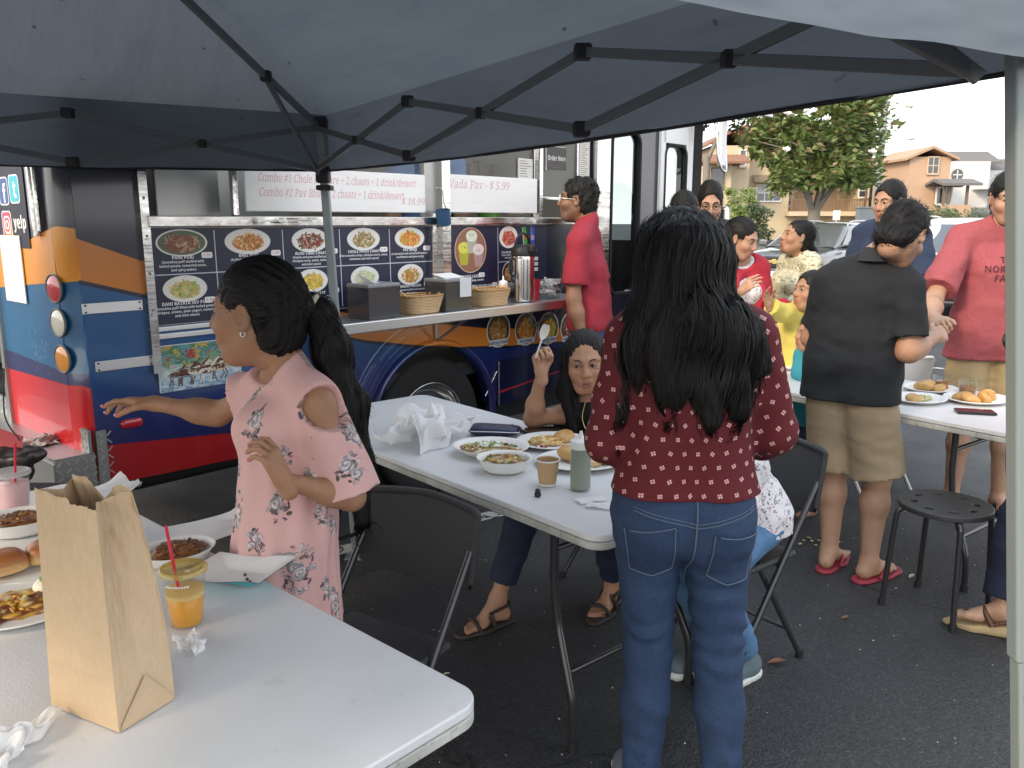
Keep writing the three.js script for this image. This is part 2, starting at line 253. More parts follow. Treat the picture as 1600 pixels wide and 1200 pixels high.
const tMenu2 = canvasTex(1024, 466, (c, W, H) => {
  c.fillStyle = '#141a38'; c.fillRect(0, 0, W, H); c.strokeStyle = '#cfd2dc'; c.lineWidth = 5; c.beginPath(); c.moveTo(486, 10); c.lineTo(490, 460); c.moveTo(488, 262); c.lineTo(900, 256); c.stroke();
  c.save(); c.beginPath(); c.ellipse(215, 168, 150, 155, 0, 0, 7); c.fillStyle = '#9a6a52'; c.fill(); c.clip();
  for (const [x, y, top, bod] of [[150, 150, '#e6dc5a', '#b9b23a'], [225, 70, '#e4e6cf', '#b4b6a0'], [290, 165, '#efd6d2', '#b9908c']]) { c.fillStyle = bod; c.beginPath(); c.moveTo(x - 52, y); c.lineTo(x - 34, y + 120); c.lineTo(x + 34, y + 120); c.lineTo(x + 52, y); c.fill(); c.fillStyle = top; c.beginPath(); c.ellipse(x, y, 54, 40, 0, 0, 7); c.fill(); c.fillStyle = 'rgba(120,110,40,.5)'; for (let i = 0; i < 8; i++) { c.beginPath(); c.arc(x + rr(-22, 22), y + rr(-12, 12), 4, 0, 7); c.fill(); } }
  c.restore(); c.strokeStyle = '#d8b49c'; c.lineWidth = 7; c.beginPath(); c.ellipse(215, 168, 150, 155, 0, 0, 7); c.stroke();
  caption(c, ['MANGO LASSI', '(Yogurt, mango pulp, sweet)'], 205, 362, 28); tag(c, 320, 345, 60, 32, '4.99'); caption(c, ['ROSE GULAB LASSI', '(Yogurt, rose syrup, milk)'], 330, 432, 24); tag(c, 452, 420, 52, 28, '4.99');
  dish(c, 600, 84, 96, 78, PAL.gulab, '#efe3dc'); caption(c, ['GULAB JAMUN', '(Sweet milk balls in', 'rose syrup)'], 600, 200, 22); dish(c, 610, 344, 76, 80, PAL.brown, '#2a2320'); caption(c, ['MASALA CHAI', '(Hot spiced tea)'], 640, 446, 20);
  c.save(); c.translate(775, 80); c.rotate(-0.12); c.fillStyle = '#3f9a35'; c.fillRect(-22, -70, 44, 150); c.fillStyle = '#b9d9a8'; c.fillRect(-22, -70, 8, 150); c.fillStyle = '#e04a2a'; c.beginPath(); c.arc(2, 8, 15, 0, 7); c.fill(); c.restore();
  c.fillStyle = '#2550b4'; c.fillRect(842, 4, 42, 160); c.fillStyle = '#7ba2e4'; c.fillRect(842, 4, 8, 160); c.fillStyle = '#e9e4e2'; c.beginPath(); c.arc(864, 90, 17, 0, 7); c.fill(); c.fillStyle = '#d23a3a'; c.fillRect(850, 80, 28, 9); c.fillStyle = '#2550b4'; c.fillRect(850, 92, 28, 8);
  caption(c, ['SODA', '(can)'], 832, 192, 20); tag(c, 886, 184, 44, 24, '1.99'); for (const x of [806, 850]) { c.fillStyle = '#7fb0d6'; c.beginPath(); c.roundRect(x - 18, 270, 36, 150, 12); c.fill(); c.fillStyle = '#2e66a8'; c.fillRect(x - 9, 248, 18, 24); c.fillStyle = '#e3eef6'; c.fillRect(x - 18, 310, 36, 36); } for (const y of [250, 290, 330]) tag(c, 905, y, 44, 26, '1.50');
});
const hand = (c, t, x, y, s, w) => { c.font = `italic ${s * 0.94}px serif`; c.fillStyle = 'rgba(205,110,124,.6)'; c.textAlign = 'left'; if (w) c.fillText(t, x, y, w); else c.fillText(t, x, y); };
const board = (c, W, H) => { c.fillStyle = '#f4f1ec'; c.fillRect(0, 0, W, H); for (let i = 0; i < 40; i++) { c.fillStyle = `rgba(200,180,176,${rr(0, 0.06)})`; c.fillRect(rr(0, W), rr(0, H), rr(60, 300), rr(10, 40)); } };
const tBoard1 = canvasTex(1024, 190, (c, W, H) => { board(c, W, H); hand(c, 'Combo #1 Chole Bhature + 2 chaats + 1 drink/dessert', 60, 62, 54, 900); hand(c, 'Combo #2 Pav Bhaji + 2 chaats + 1 drink/dessert', 60, 126, 54, 820); hand(c, '$ 18.99', 860, 152, 50); });
const tBoard2 = canvasTex(768, 200, (c, W, H) => { board(c, W, H); hand(c, 'Vada Pav - $ 5.99', 14, 70, 66); });
const tLivery = canvasTex(2048, 1024, (c, W, H) => { // x 0..4.8 m, y 0.4..2.8 m
  const X = (x) => x / 4.8 * W, Y = (y) => H - (y - 0.4) / 2.4 * H, poly = (f, ps) => { c.fillStyle = f; c.beginPath(); ps.forEach((p, i) => c[i ? 'lineTo' : 'moveTo'](X(p[0]), Y(p[1]))); c.fill(); };
  c.fillStyle = '#12162b'; c.fillRect(0, 0, W, H); const g = c.createLinearGradient(0, Y(1.34), 0, Y(0.6)); g.addColorStop(0, '#17598a'); g.addColorStop(0.5, '#164f86'); g.addColorStop(0.78, '#1d2a62'); g.addColorStop(1, '#1f1f55');
  const lo = [[-0.1, 1.36], [0, 1.338], [0.27, 1.26], [0.7, 1.13], [1.1, 1.03], [1.4, 0.95], [1.7, 0.894], [2.08, 0.84], [2.5, 0.8], [3.04, 0.768], [3.6, 0.78], [4.8, 0.86]], hi = [[-0.1, 1.54], [0, 1.505], [0.27, 1.4], [0.7, 1.25], [1.2, 1.12], [1.88, 0.998], [2.3, 0.931], [2.9, 0.87], [3.6, 0.86], [4.8, 0.94]];
  poly(g, [...lo, [4.8, 0.4], [-0.1, 0.4]]); poly('#15183a', [[2.39, 0.72], [4.8, 0.8], [4.8, 0.4], [2.39, 0.4]]); poly('#d6802a', [...lo, ...hi.slice().reverse()]); poly('#16203c', lo.map((p) => [p[0], p[1] + 0.004]).concat(lo.slice().reverse().map((p) => [p[0], p[1] - 0.012])));
  poly('#a5161c', [[-0.1, 0.69], [0.05, 0.668], [0.56, 0.618], [1.1, 0.545], [1.35, 0.5], [1.35, 0.4], [-0.1, 0.4]]); poly('#b02a3a', [[2.39, 0.53], [3.2, 0.6], [3.2, 0.59], [2.39, 0.515]]);
  c.lineCap = 'round'; for (let i = 0; i < 16; i++) { c.strokeStyle = `rgba(215,228,236,${rr(0.1, 0.6)})`; c.lineWidth = rr(0.8, 3); c.beginPath(); const r = rr(0.5, 0.62), a = rr(2.2, 3.0); c.ellipse(X(1.87), Y(0.42), X(r), X(r), 0, -a, -a + rr(0.2, 1.3)); c.stroke(); }
  for (let i = 0; i < 260; i++) { c.strokeStyle = `rgba(200,210,220,${rr(0.02, 0.16)})`; c.lineWidth = rr(0.5, 1.6); const x = rr(0, W), y = rr(H * 0.5, H); c.beginPath(); c.moveTo(x, y); c.lineTo(x + rr(-30, 30), y + rr(-8, 8)); c.stroke(); }
  c.fillStyle = '#cfd3d6'; c.font = 'bold 30px sans-serif'; c.save(); c.translate(X(2.76), Y(0.712)); c.fillText('LPG', 0, 0); c.restore();
  for (const [x, y, p, n] of [[2.404, 0.909, 'brown', 'SAMOSA CHAAT'], [2.658, 0.892, 'pav', 'PAV BHAJI'], [2.88, 0.875, 'samosa', 'SAMOSA CHAAT'], [3.11, 0.86, 'tikki', 'PAPDI CHAAT']]) { dish(c, X(x), Y(y), 44, 44, PAL[p], '#5a5240'); c.fillStyle = '#dfe3ea'; c.fillRect(X(x) - 36, Y(y) + 24, 72, 15); c.fillStyle = '#1c2a4a'; c.font = 'bold 10px sans-serif'; c.textAlign = 'center'; c.fillText(n, X(x), Y(y) + 36); }
});
// the truck's own axes: +x towards its front, y up, +z out of the serving side; 0,0,0 = rear corner on the ground
const TRUCK = { pos: [-1.69, 0, -3.2], ry: R(48) };
const tw = (x, y, z) => { const a = TRUCK.ry; return [TRUCK.pos[0] + x * Math.cos(a) + z * Math.sin(a), y, TRUCK.pos[2] - x * Math.sin(a) + z * Math.cos(a)]; };
{
  const t = thing('food_truck', 'dark blue food truck with orange and red stripes and printed menu panels', 'food truck', TRUCK.pos, TRUCK.ry);
  const paint = (map, o = {}) => mat([1, 1, 1], 0.28, 0, { map, clearcoat: 0.8, clearcoatRoughness: 0.08, bumpMap: again(TX.cloud, 0.6), bumpScale: 0.004, ...o });
  const liv = tLivery; liv.wrapS = liv.wrapT = THREE.ClampToEdgeWrapping; const mSide = paint(liv);
  const sideUV = (g) => { g = g.index ? g.toNonIndexed() : g; const p = g.attributes.position, u = new Float32Array(p.count * 2); for (let i = 0; i < p.count; i++) { u[2 * i] = clamp(p.getX(i) / 4.8, 0.001, 0.999); u[2 * i + 1] = (p.getY(i) - 0.4) / 2.4; } g.setAttribute('uv', new THREE.BufferAttribute(u, 2)); return g; };
  { // serving side wall with its openings
    const s = new THREE.Shape(); s.moveTo(0.03, 0.5); s.lineTo(1.35, 0.47); s.lineTo(1.42, 0.42); s.absarc(1.87, 0.42, 0.45, Math.PI, 0.12, true); s.lineTo(2.39, 0.47); s.lineTo(2.39, 0.44); s.lineTo(4.72, 0.5); s.lineTo(4.72, 2.8); s.lineTo(0.03, 2.8); s.closePath();
    const hole = (x0, y0, x1, y1, r = 0.01) => { const h = new THREE.Path(); h.moveTo(x0 + r, y0); h.lineTo(x1 - r, y0); h.absarc(x1 - r, y0 + r, r, -Math.PI / 2, 0, false); h.lineTo(x1, y1 - r); h.absarc(x1 - r, y1 - r, r, 0, Math.PI / 2, false); h.lineTo(x0 + r, y1); h.absarc(x0 + r, y1 - r, r, Math.PI / 2, Math.PI, false); h.lineTo(x0, y0 + r); h.absarc(x0 + r, y0 + r, r, Math.PI, 1.5 * Math.PI, false); s.holes.push(h); };
    hole(0.31, 1.58, 1.9, 2.45); hole(1.97, 1.58, 3.33, 2.45); hole(3.545, 1.06, 3.87, 2.16, 0.08); hole(4.18, 0.85, 4.47, 2.1, 0.07);
    part('side_wall', sideUV(new THREE.ExtrudeGeometry(s, { depth: 0.05, bevelEnabled: false, curveSegments: 20 }).translate(0, 0, -0.05)), mSide, t);
  }
  const dark = mat([0.02, 0.021, 0.024], 0.6), inner = mat([0.50, 0.46, 0.39], 0.45, 0.1, { bumpMap: TX.cloud, bumpScale: 0.002 });
  part('far_wall', [box(2.95, 2.2, 0.04, 1.55, 1.7, -2.1), box(1.7, 1.0, 0.04, 3.87, 0.9, -2.1), box(1.7, 0.5, 0.04, 3.87, 2.55, -2.1), box(0.9, 0.7, 0.04, 3.4, 1.75, -2.1)], inner, t);
  part('underbody', [rbox(4.3, 0.28, 1.7, 0.03, 2.4, 0.50, -1.1), rbox(1.1, 0.22, 0.4, 0.04, 0.85, 0.33, -1.0), rbox(0.9, 0.24, 0.5, 0.05, 3.0, 0.30, -0.9), rbox(0.2, 0.16, 1.8, 0.04, 1.87, 0.4, -1.1), rbox(4.4, 0.42, 0.05, 0.01, 2.4, 0.42, -2.05)], M.black, t);
  part('roof', [rbox(4.75, 0.08, 2.2, 0.03, 2.36, 2.83, -1.05)], M.whiteP, t); part('floor', [box(4.6, 0.08, 2.0, 2.4, 0.7, -1.05), box(0.9, 0.5, 1.9, 2.9, 0.55, -1.1)], dark, t);
  part('partition_wall', [box(0.04, 2.1, 1.9, 3.47, 1.75, -1.05)], inner, t); part('front_wall', [box(0.05, 0.9, 2.1, 4.7, 0.95, -1.05), box(0.05, 0.5, 2.1, 4.7, 2.55, -1.05), box(0.05, 1.0, 0.12, 4.7, 1.85, -0.06)], dark, t);
  { // rounded rear corner and rear wall; paint bands run on round it
    const dr = (c, W, H) => { const Y = (y) => H - (y - 0.4) / 2.4 * H, X = (z) => (z + 0.95) / 1.07 * W; c.fillStyle = '#17182a'; c.fillRect(0, 0, W, H); const q = (f, ps) => { c.fillStyle = f; c.beginPath(); ps.forEach((p, i) => c[i ? 'lineTo' : 'moveTo'](X(p[0]), Y(p[1]))); c.fill(); }; q('#18608f', [[-1, 1.26], [-0.4, 1.3], [0.12, 1.336], [0.12, 0.4], [-1, 0.4]]); q('#22275e', [[-1, 1.0], [0.12, 0.96], [0.12, 0.4], [-1, 0.4]]); q('#ea982c', [[-1, 1.25], [-0.4, 1.3], [0.12, 1.337], [0.12, 1.52], [-0.05, 1.54], [-0.4, 1.47], [-1, 1.43]]); q('#c81c22', [[-1, 0.9], [-0.02, 0.92], [0.04, 0.9], [0.12, 0.66], [0.12, 0.4], [-1, 0.4]]);
      for (let i = 0; i < 130; i++) { c.fillStyle = `rgba(220,230,240,${rr(0.1, 0.6)})`; const z = -0.35 + 0.15 * (rnd() + rnd() - 1), y = 1.05 + 0.14 * (rnd() + rnd() - 1); c.fillRect(X(z), Y(y), rr(1, 6), rr(1, 7)); } };
    const mr = paint(canvasTex(1024, 1024, dr)), rearUV = (g) => { g = g.index ? g.toNonIndexed() : g; const p = g.attributes.position, u = new Float32Array(p.count * 2); for (let i = 0; i < p.count; i++) { u[2 * i] = (p.getZ(i) + 0.95 + Math.max(0, p.getX(i))) / 1.07; u[2 * i + 1] = (p.getY(i) - 0.4) / 2.4; } g.setAttribute('uv', new THREE.BufferAttribute(u, 2)); return g; };
    const r = 0.09; part('rear_corner', rearUV(sheet(14, 30, (u, v) => { const a = u * Math.PI / 2, y = 0.5 + v * 2.3, rec = sstep(0.95, 1.0, y) * sstep(1.42, 1.38, y) * 0.02 * Math.sin(u * Math.PI); return [0.03 + 0.0 + r - 0.06 - (r - rec) * Math.cos(a) - 0.0, y, -r + (r - rec) * Math.sin(a)]; })), mr, t);
    part('rear_wall', rearUV(box(0.04, 2.3, 0.68, -0.01, 1.65, -0.42)), mr, t); part('door_frame', [box(0.05, 2.2, 0.04, -0.02, 1.65, -0.78), box(0.05, 2.2, 0.05, -0.02, 1.65, -1.75), box(0.03, 2.3, 0.3, 0, 1.65, -1.95), box(0.04, 0.3, 1.0, 0, 2.65, -1.26)], M.steelDull, t);
    part('corner_trim', [rod([-0.045, 1.5, -0.19], [-0.045, 2.6, -0.19], 0.014), rod([-0.045, 1.52, -0.155], [-0.045, 2.6, -0.155], 0.009)], M.steel, t);
    part('notice_sheet', rbox(0.006, 0.28, 0.24, 0.002, -0.036, 1.36, -0.535), M.paper, t, 'white paper taped to the rear wall');
    part('rear_sticker', uvBox(new THREE.PlaneGeometry(0.36, 0.34)).rotateY(-Math.PI / 2).translate(-0.034, 1.62, -0.49), mat([1, 1, 1], 0.5, 0, { map: canvasTex(384, 360, (c) => { c.fillStyle = '#17182a'; c.fillRect(0, 0, 384, 360); const ic = (x, y, f, d) => { c.fillStyle = '#e8ecf2'; c.beginPath(); c.roundRect(x - 6, y - 6, 122, 122, 22); c.fill(); c.fillStyle = f; c.beginPath(); c.roundRect(x, y, 110, 110, 18); c.fill(); c.fillStyle = '#f2f4f8'; d(x, y); }; ic(70, 60, '#3f5a94', (x, y) => { c.font = 'bold 110px sans-serif'; c.textAlign = 'left'; c.fillText('f', x + 40, y + 104); }); ic(206, 54, '#3fb3c4', (x, y) => { c.font = 'bold 104px sans-serif'; c.fillText('t', x + 38, y + 92); }); const g = c.createLinearGradient(70, 200, 180, 310); g.addColorStop(0, '#b23a8a'); g.addColorStop(0.6, '#d8433a'); g.addColorStop(1, '#e8a23a'); ic(70, 206, g, (x, y) => { c.strokeStyle = '#f2f4f8'; c.lineWidth = 9; c.beginPath(); c.roundRect(x + 20, y + 20, 70, 70, 20); c.stroke(); c.beginPath(); c.arc(x + 55, y + 55, 17, 0, 7); c.stroke(); }); c.fillStyle = '#f2f2f2'; c.font = 'bold 76px sans-serif'; c.fillText('yelp', 210, 276); }) }), t).geometry.attributes.uv.array.set([0, 1, 0, 0, 1, 1, 0, 0, 1, 0, 1, 1]);
    // round lamps in dark rings
    for (const [y, c, n, z] of [[1.30, [0.55, 0.02, 0.03], 'red', -0.105], [1.166, [0.7, 0.66, 0.55], 'white', -0.10], [1.022, [0.75, 0.28, 0.02], 'amber', -0.095]]) {
      const ring = part('tail_lamp', lathe([[0.05, 0], [0.057, 0.001], [0.059, 0.006], [0.057, 0.011], [0.053, 0.011], [0.051, 0.006], [0.001, 0.004]], 32).rotateZ(Math.PI / 2).rotateY(0.14).translate(-0.028, y, z), M.lampRing, t, `${n} round tail lamp`);
      part('lens', lathe([[0.001, 0.016], [0.02, 0.0155], [0.04, 0.013], [0.0515, 0.007]], 32).rotateZ(Math.PI / 2).rotateY(0.14).translate(-0.028, y, z), mat(c, 0.12, 0, { clearcoat: 1, bumpMap: again(TX.weave, 1), bumpScale: 0.002 }), ring);
    }
    part('top_marker_lamp', rbox(0.05, 0.05, 0.12, 0.012, -0.04, 1.80, -0.78), mat([0.6, 0.01, 0.01], 0.2, 0, { clearcoat: 1, emissive: col(0.5, 0.01, 0.01), emissiveIntensity: 0.4 }), t);
  }
  // reflective strips, marker lamp, screws
  for (const [y, x0, x1] of [[1.222, 0.022, 0.258], [0.99, 0.05, 0.285]]) { const s = part('reflector_strip', rbox(x1 - x0, 0.042, 0.006, 0.002, (x0 + x1) / 2, y, 0.004), M.alu, t); part('screw', [-1, 1].flatMap((q) => [-1, 1].map((w) => cyl(0.004, 0.004, 0.004, 0, 0, 0, 8).rotateX(Math.PI / 2).translate((x0 + x1) / 2 + q * ((x1 - x0) / 2 - 0.012), y + w * 0.013, 0.008))), M.black, s); }
  part('side_marker', new THREE.CapsuleGeometry(0.019, 0.055, 6, 16).rotateZ(Math.PI / 2).scale(1, 1, 0.5).translate(0.172, 0.739, 0.004), mat([0.5, 0.015, 0.03], 0.2, 0, { clearcoat: 1 }), t);
  // step bumper of diamond plate: separate lozenges on sheet metal
  {
    const tread = (g, w, h, place) => { const L = []; const st = 0.032; for (let j = 0; j * st < h; j++) for (let i = 0; i * st < w; i++) { const q = new THREE.BoxGeometry(0.024, 0.0045, 0.003, 1, 1, 1).rotateZ(((i + j) & 1 ? 1 : -1) * Math.PI / 4).translate((i + 0.5) * st, (j + 0.5) * st, 0); place(q); L.push(q); } return L; };
    const bm = part('step_bumper', [box(0.15, 0.02, 2.2, -0.07, 0.645, -1.07), box(0.012, 0.11, 2.2, 0.012 - 0.02, 0.692, -1.07), box(0.15, 0.13, 0.012, -0.07, 0.58, 0.026), box(0.012, 0.13, 2.2, -0.145, 0.57, -1.07), box(0.04, 0.23, 0.014, 0.035, 0.622, 0.027)], M.steelDull, t);
    part('tread', [...tread(0, 0.15, 0.12, (q) => q.translate(-0.145, 0.52, 0.034)), ...tread(0, 0.04, 0.22, (q) => q.translate(0.017, 0.515, 0.036)), ...tread(0, 1.4, 0.14, (q) => q.rotateX(-Math.PI / 2).rotateY(Math.PI / 2).translate(-0.142, 0.657, 0.02)), ...tread(0, 1.4, 0.09, (q) => q.rotateY(Math.PI / 2).translate(-0.016, 0.655, 0.02))], M.alu, bm).userData.kind = 'stuff';
  }
  // stainless trim
  part('trim_post', [box(0.035, 1.85, 0.03, 0.29, 1.86, 0.012), box(0.012, 0.2, 0.02, 0.298, 1.0, 0.012)], M.steel, t); part('trim_post', box(0.062, 1.5, 0.05, 1.94, 1.83, 0.022), M.steel, t); part('post_panel', box(0.1, 1.42, 0.02, 1.862, 1.86, 0.003), M.steelDull, t); part('counter_rest', rbox(0.05, 0.5, 0.016, 0.004, 1.886, 1.35, 0.012), M.steel, t); part('trim_post', box(0.03, 0.9, 0.04, 2.775, 2.02, 0.0), M.steel, t); part('trim_post', box(0.15, 1.5, 0.035, 3.41, 1.85, 0.015), M.steel, t);
  part('sill_rail', rbox(1.6, 0.044, 0.04, 0.004, 1.1, 1.558, 0.018), M.steel, t); part('sill_rail', rbox(1.36, 0.044, 0.04, 0.004, 2.65, 1.558, 0.018), M.steel, t); part('gutter_strip', rbox(0.46, 0.022, 0.02, 0.003, 0.535, 1.085, 0.01), M.alu, t); part('gutter_strip', rbox(0.5, 0.02, 0.014, 0.003, 0.555, 1.115, 0.007), M.alu, t);
  for (let i = 0; i < 9; i++) part('rivet', new THREE.SphereGeometry(0.006, 8, 6).translate(0.29, 1.05 + i * 0.15, 0.028), M.steelDull, t);
  // windows: panes, partitions, what stands behind them
  parts('window_frame', [bar([0.715, 1.58, -0.02], [0.715, 2.45, -0.02], 0.03, 0.03), bar([1.83, 1.58, -0.02], [1.83, 2.45, -0.02], 0.03, 0.03), bar([2.75, 1.58, -0.02], [2.75, 2.45, -0.02], 0.025, 0.03), bar([3.18, 1.7, -0.02], [3.18, 2.45, -0.02], 0.016, 0.02), bar([2.76, 1.7, -0.02], [3.32, 1.7, -0.02], 0.02, 0.02), bar([2.76, 2.12, -0.02], [3.18, 2.12, -0.02], 0.016, 0.02)], M.steel, t);
  for (const [x0, x1, y0, y1] of [[0.73, 1.82, 1.6, 2.44], [1.975, 2.74, 1.6, 2.44], [2.765, 3.17, 1.71, 2.44], [3.19, 3.32, 1.71, 2.44]]) part('window_pane', new THREE.PlaneGeometry(x1 - x0, y1 - y0).translate((x0 + x1) / 2, (y0 + y1) / 2, -0.025), M.glass, t);
  part('equipment_cabinet', [rbox(0.3, 1.2, 0.5, 0.01, 0.57, 1.7, -0.4), box(1.5, 1.0, 0.3, 1.2, 1.9, -1.6), rbox(1.3, 0.35, 0.6, 0.02, 2.6, 1.25, -0.5)], M.steelDull, t);
  part('shelf_stack', Array.from({ length: 26 }, (_, i) => rbox(rr(0.03, 0.08), rr(0.06, 0.14), 0.08, 0.008, 2.75 + (i % 13) * 0.055, 1.72 + Math.floor(i / 13) * 0.2, -1.0 + rr(-0.1, 0.1))), mat([0.25, 0.2, 0.12], 0.5), t); part('shelf_jar', [cyl(0.07, 0.07, 0.16, 2.84, 1.63, -0.5), cyl(0.05, 0.06, 0.2, 2.98, 1.66, -0.6)], mat([0.15, 0.4, 0.05], 0.3), t);
  const bd = (name, x0, x1, y0, y1, map, z) => { const o = part(name, rbox(x1 - x0, y1 - y0, 0.01, 0.003, (x0 + x1) / 2, (y0 + y1) / 2, z - 0.006), M.paper, t); part('print', new THREE.PlaneGeometry(x1 - x0 - 0.006, y1 - y0 - 0.006).translate((x0 + x1) / 2, (y0 + y1) / 2, z + 0.001), mat([1, 1, 1], 0.5, 0, { map, clearcoat: 0.3, clearcoatRoughness: 0.2 }), o); return o; };
  bd('whiteboard', 0.75, 1.82, 1.602, 1.80, tBoard1, 0.012); bd('whiteboard', 1.968, 2.745, 1.606, 1.812, tBoard2, 0.012);
  bd('menu_panel', 0.31, 1.862, 1.13, 1.534, tMenu, 0.012); bd('menu_panel', 1.975, 2.84, 1.15, 1.535, tMenu2, 0.012);
  bd('order_sign', 2.86, 3.06, 1.87, 2.02, canvasTex(256, 192, (c) => { c.fillStyle = '#2c2626'; c.fillRect(0, 0, 256, 192); c.strokeStyle = '#5a3a34'; c.lineWidth = 8; c.beginPath(); c.arc(128, 40, 130, 0.6, 2.5); c.stroke(); c.fillStyle = '#d8d2cc'; c.font = 'bold 56px sans-serif'; c.textAlign = 'center'; c.fillText('Order Here', 128, 112, 236); }), -0.012);
  bd('notice_sheet', 3.2, 3.31, 1.72, 2.2, canvasTex(128, 512, (c) => { c.fillStyle = '#d6d0c4'; c.fillRect(0, 0, 128, 512); c.fillStyle = '#6a665e'; for (let i = 0; i < 34; i++) c.fillRect(10, 14 + i * 14, rr(50, 108), 4); }), -0.012); bd('notice_sheet', 2.6, 2.73, 1.79, 1.93, canvasTex(128, 128, (c) => { c.fillStyle = '#d6d0c4'; c.fillRect(0, 0, 128, 128); c.fillStyle = '#6a665e'; for (let i = 0; i < 8; i++) c.fillRect(8, 10 + i * 14, rr(60, 112), 4); }), -0.012);
  bd('poster', 3.14, 3.26, 1.18, 1.42, canvasTex(128, 256, (c) => { c.fillStyle = '#d2cdc4'; c.fillRect(0, 0, 128, 256); c.fillStyle = '#3a3230'; c.fillRect(12, 16, 104, 180); c.fillStyle = '#b9b2a6'; c.fillRect(30, 206, 70, 30); }), 0.012);
  { // picture of horses splashing through a river in autumn woods
    const hp = canvasTex(768, 448, (c, W, H) => {
      const g = c.createLinearGradient(0, 0, 0, H); g.addColorStop(0, '#4f8fa0'); g.addColorStop(0.5, '#8aa080'); g.addColorStop(0.75, '#9db9c6'); g.addColorStop(1, '#5a7f9a'); c.fillStyle = g; c.fillRect(0, 0, W, H);
      const P = ['#c99a2a', '#d9b23a', '#3f6a3a', '#54803a', '#2f5a4a', '#5aa0a8', '#a84a2a', '#8aa33a']; for (let i = 0; i < 900; i++) { const x = rr(0, W), y = Math.pow(rnd(), 1.2) * H * 0.55; c.fillStyle = P[Math.floor(clamp(noise(x * 0.012, y * 0.01, 3) * 4 + 3.5 + rr(-1, 1), 0, 7.9))]; c.globalAlpha = 0.7; c.beginPath(); c.ellipse(x, y, rr(4, 14), rr(4, 12), 0, 0, 7); c.fill(); }
      for (let i = 0; i < 60; i++) { c.fillStyle = '#a82f3a'; c.beginPath(); c.arc(290 + rr(-40, 40), 100 + rr(-40, 40), rr(3, 12), 0, 7); c.fill(); } c.globalAlpha = 0.35; for (let i = 0; i < 200; i++) { c.fillStyle = '#dfe9f0'; c.beginPath(); c.ellipse(rr(0, W), rr(H * 0.45, H), rr(10, 60), rr(4, 18), 0, 0, 7); c.fill(); } c.globalAlpha = 1;
      for (const [x, y, s, a, b] of [[140, 250, 0.9, '#8a7a66', '#4a3426'], [230, 240, 1.05, '#6a3a22', '#3a2014'], [330, 225, 1.1, '#d9d0c2', '#6a4a34'], [430, 225, 1.15, '#5a2a18', '#e0d6c8'], [540, 215, 1.1, '#c9b69a', '#5a3420']]) { c.save(); c.translate(x * 1.02, y + 10); c.scale(s * 1.4, s * 1.4); c.strokeStyle = b; c.lineWidth = 9; for (const lx of [-40, -24, 20, 36]) { c.beginPath(); c.moveTo(lx, 40); c.lineTo(lx + rr(-14, 14), 74); c.lineTo(lx + rr(-18, 6), 108); c.stroke(); } c.fillStyle = a; c.beginPath(); c.ellipse(0, 26, 56, 27, -0.06, 0, 7); c.fill(); c.beginPath(); c.moveTo(26, 14); c.lineTo(60, -42); c.lineTo(94, -30); c.lineTo(100, -16); c.lineTo(74, -16); c.lineTo(54, 34); c.fill(); c.fillStyle = b; for (let i = 0; i < 22; i++) { c.beginPath(); c.ellipse(rr(-46, 46), rr(10, 44), rr(4, 13), rr(3, 8), 0, 0, 7); c.fill(); } for (let i = 0; i < 9; i++) { c.beginPath(); c.ellipse(32 + i * 4 + rr(-5, 5), 0 - i * 5, 9, 6, -1, 0, 7); c.fill(); } c.restore(); }
      for (let i = 0; i < 700; i++) { c.fillStyle = ['#e6f0f6', '#bfd6e6', '#8fb6d0', '#5a86a8'][i & 3]; c.globalAlpha = rr(0.2, 0.8); c.beginPath(); c.ellipse(rr(0, W), H * 0.7 + Math.pow(rnd(), 1.6) * H * 0.3, rr(2, 16), rr(1, 4), rr(-0.3, 0.3), 0, 7); c.fill(); } c.globalAlpha = 1;
    }); bd('picture_panel', 0.30, 0.68, 0.845, 1.045, hp, 0.012);
  }
  // serving counter with brackets
  part('counter', [rbox(2.05, 0.018, 0.33, 0.004, 1.95, 1.088, 0.165), rbox(2.05, 0.05, 0.018, 0.005, 1.95, 1.075, 0.333)], M.alu, t); for (const x of [1.1, 1.88, 2.7]) part('counter_bracket', [rod([x, 1.06, 0.28], [x, 0.9, 0.01], 0.008), box(0.02, 0.13, 0.012, x, 0.98, 0.008)], M.steelDull, t);
  // wheel in its arch
  const arch = [], N = 26; part('wheel_arch', sideUV(merge([new THREE.TorusGeometry(0.468, 0.022, 10, 40, Math.PI).scale(1, 1, 1.4).translate(1.87, 0.42, 0.0)])), mSide, t); part('arch_liner', new THREE.CylinderGeometry(0.455, 0.455, 0.5, 30, 1, true, -Math.PI / 2, Math.PI).rotateX(Math.PI / 2).rotateZ(0).translate(1.87, 0.42, -0.26), M.black, t);
